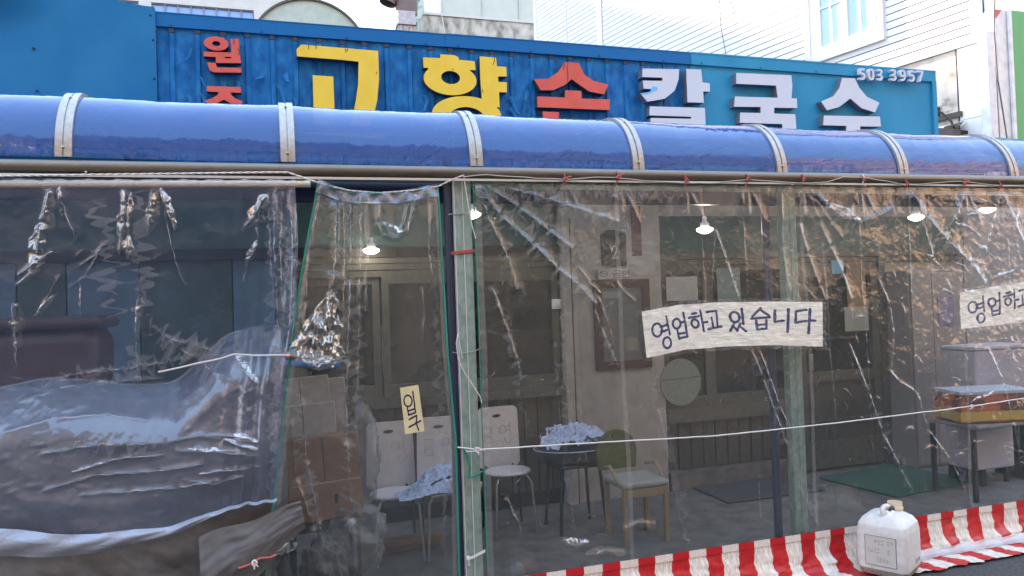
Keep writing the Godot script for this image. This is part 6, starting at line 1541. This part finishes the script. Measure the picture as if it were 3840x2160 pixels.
	var nosm := lettered(210, 90, Color(0.62, 0.62, 0.63), Color(0.20, 0.20, 0.22), scaled([ring(17, 22, 12), line([6, 16, 28, 28]), line([50, 10, 70, 10, 69, 18]), line([46, 22, 74, 22]), line([51, 28, 51, 40, 70, 40, 70, 28, 51, 28]), ring(86, 18, 6, 7), line([93, 15, 98, 15]), line([93, 21, 98, 21]), line([100, 6, 100, 30]), line([82, 32, 83, 41, 102, 40])], 2.0), 4.0, 0.03)
	var nom := StandardMaterial3D.new()
	nom.albedo_texture = nosm
	nom.roughness = 0.7
	var nq := MB.new()
	nq.quad(Vector3(2.64, 1.875, -1.9345), Vector3(2.94, 1.875, -1.9345), Vector3(2.94, 1.965, -1.9345), Vector3(2.64, 1.965, -1.9345))
	nq.span(2.64, 1.875, -1.9455, 2.94, 1.965, -1.936)
	solo("no_smoking_notice", nq, nom, "small white lettered no smoking notice above the dark red frame", "notice")
	solo("light_switch", MB.new().rbox(Vector3(2.275, 1.68, -1.985), Vector3(0.085, 0.085, 0.02), 0.008).rbox(Vector3(2.275, 1.68, -1.975), Vector3(0.05, 0.05, 0.014), 0.006), white_old, "square white light switch beside the door jamb left of the pillar", "light switch")
	solo("door_latch", MB.new().rbox(Vector3(2.20, 1.39, -1.99), Vector3(0.07, 0.016, 0.02), 0.006), black, "small black latch on the dark window frame below the switch", "latch")
	var rbd := thing("round_board", "pale green round table top leaning under the long paper sign", "table top", "", Vector3(3.40, 0.755, -1.96))
	ob(rbd, "disc", MB.new().prism(ell(3.40, 0.96, 0.198, 0.205, 40), [], -1.972, -1.955), mottled([[0.0, lin(0.15, 0.195, 0.175)], [1.0, lin(0.20, 0.25, 0.225)]], Vector3(0.3, 0.3, 0.3), 0.5, 261, 0.014))
	ob(rbd, "joint_line", MB.new().tube([Vector3(3.21, 0.985, -1.9545), Vector3(3.40, 0.99, -1.9545), Vector3(3.59, 1.0, -1.9545)], 0.0035, 4), mt(0.07, 0.09, 0.08, 0.8))
	solo("white_paper", MB.new().span(3.29, 1.67, -1.955, 3.60, 1.88, -1.951), mt(0.30, 0.315, 0.32, 0.7), "white paper notice on the glass, upper left of the long sign", "notice")
	solo("teal_poster", MB.new().span(3.82, 1.45, -1.985, 4.06, 1.95, -1.981), mt(0.14, 0.21, 0.21, 0.5), "pale teal poster in the window above the long paper sign", "poster")
	solo("blue_poster", MB.new().span(5.07, 1.87, -1.985, 5.21, 2.0, -1.98), mt(0.10, 0.28, 0.42, 0.5), "small blue paper on the door head right of the second post", "poster")
	solo("tan_poster", MB.new().span(5.24, 1.55, -1.985, 5.46, 1.98, -1.98), mt(0.17, 0.12, 0.08, 0.6), "tan paper on the door glass right of the small blue one", "poster")
	solo("door_notice", MB.new().span(5.20, 1.32, -1.985, 5.48, 1.55, -1.981), mt(0.24, 0.27, 0.26, 0.6), "pale green-white notice low on the door glass", "notice")
	solo("brown_mat", MB.new().rbox(Vector3(3.95, 0.032, -1.72), Vector3(0.95, 0.022, 0.62), 0.01), mt(0.045, 0.045, 0.055, 0.9), "dark rectangular door mat before the window with the round board", "mat")
	solo("green_mat", MB.new().rbox(Vector3(5.20, 0.032, -1.45), Vector3(0.98, 0.022, 0.80), 0.01, Basis(Vector3.UP, 0.12)), mottled([[0.0, lin(0.010, 0.06, 0.045)], [1.0, lin(0.02, 0.10, 0.075)]], Vector3(0.3, 0.3, 0.3), 0.95, 262, 0.03, 0.2), "dark green turf mat on the floor before the shop door", "mat")
	# white cabinets, carton and foam boxes at the right
	var fr0 := mt(0.20, 0.20, 0.205, 0.5)
	var cab := thing("grey_cabinet", "tall pale grey two-door cabinet beside the shop door", "cabinet", "", Vector3(5.95, 0.02, -1.85))
	ob(cab, "carcass", MB.new().rbox(Vector3(5.97, 0.95, -1.86), Vector3(0.52, 1.86, 0.28), 0.012), fr0)
	ob(cab, "door", MB.new().rbox(Vector3(5.845, 0.95, -1.705), Vector3(0.245, 1.80, 0.02), 0.006), fr0)
	ob(cab, "door", MB.new().rbox(Vector3(6.095, 0.95, -1.705), Vector3(0.245, 1.80, 0.02), 0.006), fr0)
	var stn := thing("low_table", "low grey table under the orange carton at the right edge", "table", "", Vector3(5.6, 0.02, -0.85))
	ob(stn, "top", MB.new().rbox(Vector3(5.60, 0.60, -0.85), Vector3(0.75, 0.03, 0.45), 0.01), fr0)
	for sx3 in [-1, 1]:
		for sz3 in [-1, 1]:
			ob(stn, "leg", MB.new().rbox(Vector3(5.60 + 0.39 * sx3, 0.30, -0.85 + 0.19 * sz3), Vector3(0.035, 0.57, 0.035), 0.008), blackiron)
	var oc := thing("orange_carton", "orange and yellow printed carton tied with string on the low table", "carton", "", Vector3(5.5, 0.62, -0.8))
	var ocb := Basis(Vector3.UP, -0.25)
	ob(oc, "box", MB.new().rbox(Vector3(5.52, 0.74, -0.82), Vector3(0.62, 0.23, 0.34), 0.008, ocb), mottled([[0.0, lin(0.10, 0.03, 0.02)], [0.45, lin(0.14, 0.05, 0.03)], [0.5, lin(0.42, 0.11, 0.04)], [1.0, lin(0.50, 0.14, 0.05)]], Vector3(0.7, 0.7, 0.7), 0.5, 271, 0.006))
	ob(oc, "yellow_band", MB.new().box(Vector3(5.52, 0.675, -0.82), Vector3(0.626, 0.07, 0.346), ocb), mt(0.46, 0.34, 0.07, 0.5))
	ob(oc, "lid", MB.new().rbox(Vector3(5.52, 0.86, -0.82), Vector3(0.63, 0.03, 0.35), 0.008, ocb), mt(0.40, 0.46, 0.56, 0.5))
	for q in [[Vector3(5.95, 0.99, -1.15), Vector3(0.62, 0.34, 0.34), "white foam box stacked behind the orange carton"], [Vector3(5.72, 0.35, -1.05), Vector3(0.42, 0.34, 0.30), "white foam box standing under the low table"]]:
		var fbx := thing("foam_box", q[2], "foam box", "", q[0])
		ob(fbx, "box", MB.new().rbox(q[0], q[1], 0.02), mt(0.36, 0.36, 0.41, 0.7))
		ob(fbx, "lid", MB.new().rbox(q[0] + Vector3(0, q[1].y * 0.5 + 0.018, 0), Vector3(q[1].x + 0.01, 0.035, q[1].z + 0.01), 0.012), mt(0.40, 0.40, 0.45, 0.7))
	solo("box_rack", MB.new().span(5.66, 0.02, -1.32, 5.70, 0.82, -0.98).span(6.20, 0.02, -1.32, 6.24, 0.82, -0.98).span(5.66, 0.79, -1.32, 6.24, 0.818, -0.98), blackiron, "dark rack carrying the upper white foam box", "rack")
	var ygm := mt(0.30, 0.20, 0.05, 0.6)
	solo("yellow_poster", MB.new().span(6.28, 1.30, -2.035, 6.52, 1.80, -2.03), ygm, "dull yellow poster on the wall left of the second paper sign", "poster")
	solo("violet_poster", MB.new().span(6.05 - 0.02, 1.35, -1.692, 6.22, 1.62, -1.688), mt(0.16, 0.16, 0.27, 0.6), "pale violet paper on the right door of the grey cabinet", "poster")

	# ---------------------------------------------------------------- the white house behind
	var house := thing("white_house", "white clapboard house with a two-leaf window behind the shop sign", "house", "", Vector3(9, 0, -7))
	ob(house, "side_wall", hbox(MB.new(), 0.01, 9.7, 0, 9.2, -0.30, -0.012), mt(0.06, 0.06, 0.06, 0.9))
	var bt := 0.095
	var nrow := 46
	for r in nrow:
		var h0 := 4.55 + bt * r
		var segs := [[0.10, 7.16], [7.36, 9.68]]
		if h0 > 4.85 and h0 < 7.2: segs = [[0.10, 1.16], [2.36, 7.16], [7.36, 9.68]]
		for s in segs:
			var jit := rg.randf_range(-0.0015, 0.0015)
			ob(house, "siding_board", hbox(MB.new(), s[0], s[1], h0, h0 + bt - 0.016, -0.006 + jit, 0.010 + jit, 0.12), siding)
	ob(house, "corner_trim", hbox(MB.new(), -0.01, 0.10, 4.53, 9.2, -0.03, 0.028), trimgrey)
	ob(house, "wall_trim", hbox(MB.new(), 7.18, 7.34, 4.53, 9.2, -0.02, 0.03), siding)
	ob(house, "corner_trim", hbox(MB.new(), 9.64, 9.74, 4.0, 9.2, -0.30, 0.03), siding)
	ob(house, "starter_strip", hbox(MB.new(), 0.0, 9.66, 4.505, 4.545, -0.03, 0.026), trimgrey)
	ob(house, "seam", hbox(MB.new(), 8.42, 8.435, 4.6, 9.2, 0.0, 0.020), trimgrey)
	ob(house, "roof", hbox(MB.new(), -0.3, 9.9, 9.2, 9.35, -4.3, 0.35), trimgrey)
	ob(house, "rear_wall", hbox(MB.new(), 9.72, 9.9, 0, 9.2, -4.0, -0.31), siding)
	ob(house, "front_wall", hbox(MB.new(), -0.005, 0.2, 0, 9.2, -4.0, -0.31), siding)
	ob(house, "far_wall", hbox(MB.new(), 0.2, 9.72, 0, 9.2, -4.2, -4.0), siding)
	for r in 20:
		ob(house, "siding_board", hbox(MB.new(), -0.022, -0.008, 4.4 + 0.24 * r, 4.635 + 0.24 * r, -4.0, -0.06), siding)
	# beige render below, white boards at the corner
	ob(house, "render_wall", hbox(MB.new(), 0.31, 9.6, 0.0, 4.50, -0.03, -0.006), mottled([[0.0, lin(0.30, 0.25, 0.19)], [0.35, lin(0.56, 0.50, 0.42)], [0.5, lin(0.64, 0.575, 0.48)], [1.0, lin(0.70, 0.64, 0.55)]], Vector3(1.6, 1.6, 1.6), 0.9, 281, 0.010, 0.15))
	for q in [[0.285, 0.0, 4.10, 4.50], [0.283, 0.0, 3.66, 4.094], [0.29, 0.02, 3.0, 3.654]]:
		ob(house, "white_board", hbox(MB.new(), q[0], q[1], q[2], q[3], -0.03, 0.006), white)
	var pat := mt(0.33, 0.29, 0.25, 0.95)
	for k in 16:
		var u := rg.randf_range(0.32, 0.75)
		var h := rg.randf_range(3.72, 3.95)
		ob(house, "bare_patch", hbox(MB.new(), u, u + rg.randf_range(0.02, 0.09), h, h + rg.randf_range(0.008, 0.05), -0.008, -0.004 + k * 0.0001), pat)
	
	var wf := MB.new()
	hbox(wf, 1.16, 1.24, 4.90, 7.1, -0.02, 0.07); hbox(wf, 2.28, 2.37, 4.90, 7.1, -0.02, 0.07); hbox(wf, 1.24, 2.28, 4.90, 4.985, -0.02, 0.068); hbox(wf, 1.24, 2.28, 7.02, 7.1, -0.02, 0.068)
	var win := ob(house, "window", wf, trimgrey)
	for sdef in [[1.25, 1.735, 0.06], [1.715, 2.18, 0.04]]:
		var f := MB.new()
		var o0: float = sdef[2] - 0.03
		var o1: float = sdef[2] + 0.012
		hbox(f, sdef[0], sdef[0] + 0.06, 4.99, 7.02, o0, o1); hbox(f, sdef[1] - 0.06, sdef[1], 4.99, 7.02, o0, o1)
		hbox(f, sdef[0] + 0.06, sdef[1] - 0.06, 4.99, 5.09, o0 + 0.001, o1 - 0.001); hbox(f, sdef[0] + 0.06, sdef[1] - 0.06, 6.95, 7.02, o0 + 0.001, o1 - 0.001)
		ob(win, "sash", f, white)
		var m := MB.new()
		var sm_: float = (sdef[0] + sdef[1]) * 0.5
		hbox(m, sm_ - 0.006, sm_ + 0.006, 5.09, 6.95, o0 + 0.016, o0 + 0.03)
		for hh in [5.62, 6.25]: hbox(m, sdef[0] + 0.06, sdef[1] - 0.06, hh, hh + 0.013, o0 + 0.017, o0 + 0.029)
		ob(win, "glazing_bar", m, white)
		ob(win, "pane", hbox(MB.new(), sdef[0] + 0.06, sdef[1] - 0.06, 5.09, 6.95, o0 + 0.008, o0 + 0.012), film(0.50, 0.68, 0.64, 0.75, 0.2))
	ob(win, "curtain", hbox(MB.new(), 1.26, 2.08, 5.0, 7.0, -0.011, -0.004), mt(0.66, 0.78, 0.74, 0.9))
	ob(win, "reveal", hbox(MB.new(), 2.18, 2.28, 4.985, 7.02, -0.02, 0.045), white)
	var wire := thing("hanging_wire", "thin dark wire hanging down the clapboard left of the window", "wire", "", Vector3(7, 4.6, -7))
	var wp := []
	for q in [[4.0, 8.6], [3.98, 7.0], [3.96, 6.0], [3.85, 5.4], [3.70, 5.15]]: wp.push_back(HO + HD * q[0] + Vector3.UP * (q[1] - HO.y) - HN * 0.06)
	ob(wire, "strand", MB.new().tube(wp, 0.006, 5), iron)
	solo("brown_wall", MB.new().span(9.2, 0, -4.6, 12.5, 9, -4.4), mottled([[0.0, lin(0.30, 0.16, 0.07)], [1.0, lin(0.42, 0.25, 0.12)]], Vector3(0.8, 0.4, 0.8), 0.8, 283, 0.02), "strip of orange-brown wall above the green sign at the corner", "wall")
	var csh := thing("corrugated_roof", "broken corrugated roof sheet end beside the sign's right end", "roof sheet", "", Vector3(7.2, 3.5, -2.7))
	ob(csh, "sheet", MB.new().grid(40, 6, func(u: float, w: float) -> Vector3:
		var p := HO + HD * lerpf(0.72, 0.22, u) - HN * lerpf(0.02, 0.42, w)
		return Vector3(p.x, 3.62 + 0.022 * sin(u * TAU * 4.2) - 0.10 * w, p.z)), mt(0.60, 0.57, 0.52, 0.9))
	ob(csh, "timber", hbox(MB.new(), 0.25, 0.72, 3.70, 3.76, 0.0, 0.05), mt(0.09, 0.08, 0.065, 0.9))
	ob(csh, "dark_box", hbox(MB.new(), 0.20, 0.70, 3.10, 3.52, 0.0, 0.34), black)
	var cb := thing("black_cable", "thick black cable looping out of the beige wall", "cable", "", Vector3(7.6, 3.5, -2.9))
	var cpts := []
	for q in [[0.56, 3.80, 0.02], [0.50, 3.82, 0.10], [0.40, 3.76, 0.16], [0.28, 3.64, 0.2], [0.20, 3.46, 0.22], [0.17, 3.2, 0.22]]: cpts.push_back(HO + HD * q[0] + Vector3.UP * (q[1] - HO.y) - HN * q[2])
	ob(cb, "strand", MB.new().tube(dense(cpts, 0.05), 0.013, 8), black)
	ob(cb, "gland", hbox(MB.new(), 0.52, 0.62, 3.77, 3.87, -0.004, 0.06), black)
	# sign box and posts at the right edge
	var gs := thing("green_sign_box", "tall green shop sign with a white metal edge at the right", "sign", "", Vector3(7.9, 2.4, -2.2))
	ob(gs, "case", MB.new().rbox(Vector3(7.66, 3.5, -2.32), Vector3(0.20, 2.42, 0.22), 0.01), white_old)
	ob(gs, "face", MB.new().span(7.76, 2.3, -2.42, 9.6, 4.705, -2.20), mt(0.09, 0.36, 0.12, 0.5))
	ob(gs, "edge", MB.new().rbox(Vector3(7.745, 3.5, -2.19), Vector3(0.045, 2.40, 0.03), 0.006), white_old)
	ob(gs, "torn_corner", MB.new().prism(PackedVector2Array([Vector2(7.57, 4.60), Vector2(7.66, 4.695), Vector2(7.57, 4.70)]), [], -2.209, -2.205), mt(0.55, 0.10, 0.06, 0.5))
	solo("grey_channel", MB.new().rbox(Vector3(7.465, 3.3, -2.24), Vector3(0.11, 2.3, 0.10), 0.01).rbox(Vector3(7.535, 3.25, -2.28), Vector3(0.03, 2.2, 0.08), 0.006), white_old, "pale grey upright metal channel between house and green sign", "channel")
	solo("red_gap_strip", MB.new().rbox(Vector3(7.556, 3.25, -2.245), Vector3(0.012, 2.2, 0.05), 0.004), mt(0.05, 0.006, 0.008, 0.5), "narrow dark red strip in the gap beside the green sign", "strip")
	solo("slack_cable", MB.new().tube(rope_pts([Vector3(7.50, 5.2, -2.12), Vector3(7.43, 4.45, -2.12), Vector3(7.45, 3.9, -2.12), Vector3(7.55, 3.2, -2.12)], 0.0, 0.004, 33), 0.008, 6), iron, "thin dark cable hanging down the grey channel", "cable")

	# ---------------------------------------------------------------- buildings and plant behind
	var cw := thing("concrete_building", "stained concrete building with cream panelled upper storey behind the sign", "building", "", Vector3(6.5, 0, -17))
	ob(cw, "wall", MB.new().prism(PackedVector2Array([Vector2(3.74, 0), Vector2(9.3, 0), Vector2(9.3, 9.57), Vector2(4.17, 9.55), Vector2(3.77, 9.18)]), [], -19.5, -16.0), oldwall)
	ob(cw, "coping", MB.new().span(4.15, 9.56, -19.5, 9.3, 9.62, -15.96), mt(0.50, 0.47, 0.42, 0.9))
	for q in [[4.23, 4.69, 1], [4.70, 5.86, 0], [5.87, 6.94, 0], [6.95, 8.02, 0], [8.03, 9.15, 0]]:
		ob(cw, "wall_panel", MB.new().rbox(Vector3((q[0] + q[1]) * 0.5, 10.95, -16.25), Vector3(q[1] - q[0], 2.64, 0.1), 0.008), white if q[2] else creamwall)
		ob(cw, "joint", MB.new().tube([Vector3(q[1] + 0.008, 9.66, -16.18), Vector3(q[1] + 0.018, 10.6, -16.18), Vector3(q[1] + 0.008, 12.2, -16.18)], 0.018, 6), mt(0.45, 0.44, 0.36, 0.8))
	ob(cw, "upper_body", MB.new().span(4.23, 9.62, -19.3, 9.15, 12.26, -16.31), creamwall)
	solo("dangling_string", MB.new().tube([Vector3(4.62, 9.6, -15.9), Vector3(4.72, 9.0, -15.92), Vector3(4.75, 8.2, -15.92)], 0.014, 5), creamline, "pale string hanging over the stained concrete wall", "string")
	var gg := thing("green_glazed_shed", "small green framed glazing beside the cream panels", "shed", "", Vector3(3.8, 8.5, -15.8))
	ob(gg, "roof", MB.new().box(Vector3(3.86, 9.85, -15.8), Vector3(0.52, 0.03, 0.8), Basis(Vector3.BACK, 0.55)), mt(0.10, 0.42, 0.30, 0.4))
	for k in 3: ob(gg, "bar", MB.new().tube([Vector3(3.64 + 0.15 * k, 8.8, -15.7), Vector3(3.64 + 0.15 * k, 9.65 + 0.12 * k, -15.7)], 0.018, 6), mt(0.30, 0.45, 0.38, 0.5))
	for k in 2: ob(gg, "rail", MB.new().tube([Vector3(3.6, 9.18 + 0.28 * k, -15.68), Vector3(4.05, 9.35 + 0.3 * k, -15.68)], 0.015, 6), mt(0.30, 0.45, 0.38, 0.5))
	var duct := mottled([[0.0, lin(0.36, 0.36, 0.36)], [0.6, lin(0.46, 0.46, 0.47)], [1.0, lin(0.55, 0.55, 0.56)]], Vector3(0.6, 0.6, 0.6), 0.5, 291, 0.015, 0.05, 0.2)
	var rust := mottled([[0.0, lin(0.24, 0.12, 0.06)], [0.4, lin(0.34, 0.26, 0.20)], [0.6, lin(0.42, 0.40, 0.38)], [1.0, lin(0.48, 0.47, 0.46)]], Vector3(0.35, 0.9, 0.35), 0.7, 292, 0.02, 0.05)
	var dv := thing("vent_duct", "square sheet metal vent duct with rusty foot and curved cowl", "duct", "", Vector3(1.65, 3.2, -5.1))
	ob(dv, "lower_duct", MB.new().rbox(Vector3(1.655, 4.14, -5.11), Vector3(0.205, 1.88, 0.20), 0.004), rust)
	ob(dv, "upper_duct", MB.new().rbox(Vector3(1.655, 5.165, -5.11), Vector3(0.212, 0.165, 0.21), 0.004), duct)
	ob(dv, "seam", MB.new().rbox(Vector3(1.655, 5.08, -5.11), Vector3(0.225, 0.012, 0.22), 0.004), iron)
	var brownm := mt(0.17, 0.13, 0.12, 0.6)
	ob(dv, "cowl", MB.new().grid(20, 12, func(u: float, w: float) -> Vector3:
		var a := lerpf(0.0, PI * 0.9, w)
		var th := u * TAU
		var c := Vector3(1.60 - 0.10 * (1 - cos(a)), 5.25 + 0.17 * sin(a) + 0.05 * w, -5.11)
		return c + Vector3(cos(th) * 0.10 * cos(a) + 0.04, cos(th) * 0.10 * sin(a), -sin(th) * 0.10)), brownm)
	ob(dv, "cap", MB.new().lathe(Vector3(1.70, 5.24, -5.11), [Vector2(0.10, 0.0), Vector2(0.105, 0.10), Vector2(0.11, 0.30), Vector2(0.001, 0.32)], 20), brownm)
	var dome := thing("arched_roof", "pale green arched roof end rising behind the sign", "roof", "", Vector3(0.87, 6.57, -12))
	var dp := PackedVector2Array()
	for i in 33: dp.push_back(Vector2(0.87 + 1.10 * cos(PI * i / 32.0), 6.57 + 1.10 * sin(PI * i / 32.0)))
	ob(dome, "end_wall", MB.new().prism(dp, [], -11.06, -11.0), mottled([[0.0, lin(0.36, 0.40, 0.32)], [1.0, lin(0.44, 0.48, 0.39)]], Vector3(1.4, 1.4, 1.4), 0.7, 293, 0.012))
	ob(dome, "vault", MB.new().grid(33, 3, func(u: float, w: float) -> Vector3: return Vector3(0.87 - 1.13 * cos(PI * u), 6.57 + 1.13 * sin(PI * u), lerpf(-15.0, -10.93, w))), mt(0.33, 0.32, 0.29, 0.7))
	var rimp := []
	for i in 33: rimp.push_back(Vector3(0.87 + 1.115 * cos(PI * i / 32.0), 6.57 + 1.115 * sin(PI * i / 32.0), -10.96))
	ob(dome, "rim", MB.new().tube(rimp, 0.016, 6), mt(0.20, 0.18, 0.15, 0.8))
	ob(dome, "base_wall", MB.new().span(-0.24, 0, -15, 1.98, 6.57, -11.01), creamwall)
	var big := thing("office_building", "large cream stone office building far behind with bands of small windows", "building", "", Vector3(-10, 0, -48))
	var stone := mottled([[0.0, lin(0.45, 0.41, 0.35)], [1.0, lin(0.50, 0.46, 0.40)]], Vector3(4, 4, 4), 0.85, 294, 0.008)
	ob(big, "wall", MB.new().span(-40, 0, -56, 2.2, 19.2, -45.0), stone)
	ob(big, "wall", MB.new().span(-40, 20.38, -56, 2.2, 26, -45.0), stone)
	ob(big, "core", MB.new().span(-39.9, 19.2, -56, 2.1, 20.38, -45.5), darkroom)
	for seg in [[-40.0, -16.0], [-6.93, -6.25], [-0.46, 2.2]]: ob(big, "pier", MB.new().span(seg[0], 19.2, -45.6, seg[1], 20.38, -45.002), stone)
	for r in 9: ob(big, "stone_joint", MB.new().span(-40, 20.9 + 0.55 * r, -45.01, 2.2, 20.92 + 0.55 * r, -44.995), mt(0.46, 0.42, 0.36, 0.9))
	var winblue := mt(0.20, 0.32, 0.62, 0.08)
	for band in [[-15.9, -6.95, 12], [-6.24, -0.47, 8]]:
		var n: int = band[2]
		var st: float = (band[1] - band[0]) / n
		for k in n:
			var x: float = band[0] + st * k
			var wv := ob(big, "window", MB.new().span(x, 19.2, -45.3, x + 0.05, 20.38, -45.1).span(x + st - 0.05, 19.2, -45.3, x + st, 20.38, -45.1).span(x + 0.05, 20.32, -45.3, x + st - 0.05, 20.38, -45.1).span(x + 0.05, 19.74, -45.3, x + st - 0.05, 19.79, -45.1), mt(0.16, 0.16, 0.18, 0.5))
			ob(wv, "glass", MB.new().span(x + 0.05, 19.2, -45.27, x + st - 0.05, 20.32, -45.22), winblue)

	# ---------------------------------------------------------------- across the street, behind the viewer: what the plastic mirrors
	var facs := [
		[-30.0, -14.0, 15.5, lin(0.62, 0.42, 0.27), "tall orange brick apartment house across the street, farthest left"], [-13.8, -4.5, 13.0, lin(0.20, 0.185, 0.17), "grey-brown rendered shop house across the street"],
		[-4.2, 5.5, 15.0, lin(0.13, 0.125, 0.12), "dark grey apartment house directly across the street"], [5.8, 15.0, 13.5, lin(0.20, 0.185, 0.165), "dull sand coloured house across the street"],
		[15.3, 28.0, 16.0, lin(0.66, 0.46, 0.30), "bright orange brick apartment house across the street"], [28.3, 44.0, 14.0, lin(0.40, 0.34, 0.28), "pale rendered house across the street, farthest right"]]
	for q in facs:
		var b := thing("street_house", q[4], "house", "", Vector3((q[0] + q[1]) * 0.5, 0, 13.5))
		var wm := StandardMaterial3D.new()
		wm.albedo_color = q[3]
		wm.roughness = 0.85
		var w := MB.new().span(q[0], 3.5, 12.4, q[1], q[2], 20)
		ob(b, "wall", w, wm)
		ob(b, "ground_floor", MB.new().span(q[0], 0, 12.7, q[1], 3.5, 20), mt(0.03, 0.03, 0.03, 0.6))
		ob(b, "cornice", MB.new().span(q[0] - 0.1, q[2], 12.2, q[1] + 0.1, q[2] + 0.25, 20), mt(0.3, 0.28, 0.26, 0.8))
		var x: float = q[0] + 0.9
		while x < q[1] - 1.4:
			for fl2 in int((q[2] - 4.6) / 2.7):
				var y := 5.1 + 2.7 * fl2
				var wv := ob(b, "window", MB.new().span(x - 0.06, y - 0.06, 12.3, x + 1.36, y, 12.45).span(x - 0.06, y + 1.3, 12.3, x + 1.36, y + 1.36, 12.45).span(x - 0.06, y, 12.3, x, y + 1.3, 12.45).span(x + 1.3, y, 12.3, x + 1.36, y + 1.3, 12.45), white_old)
				ob(wv, "glass", MB.new().span(x, y, 12.36, x + 1.3, y + 1.3, 12.395), mt(0.03, 0.04, 0.05, 0.08))
			if x + 1.2 < q[1]: ob(b, "shutter", MB.new().span(x - 0.3, 0.1, 12.62, x + 1.5, 2.6, 12.695), mt(0.045, 0.045, 0.048, 0.6))
			x += 2.3
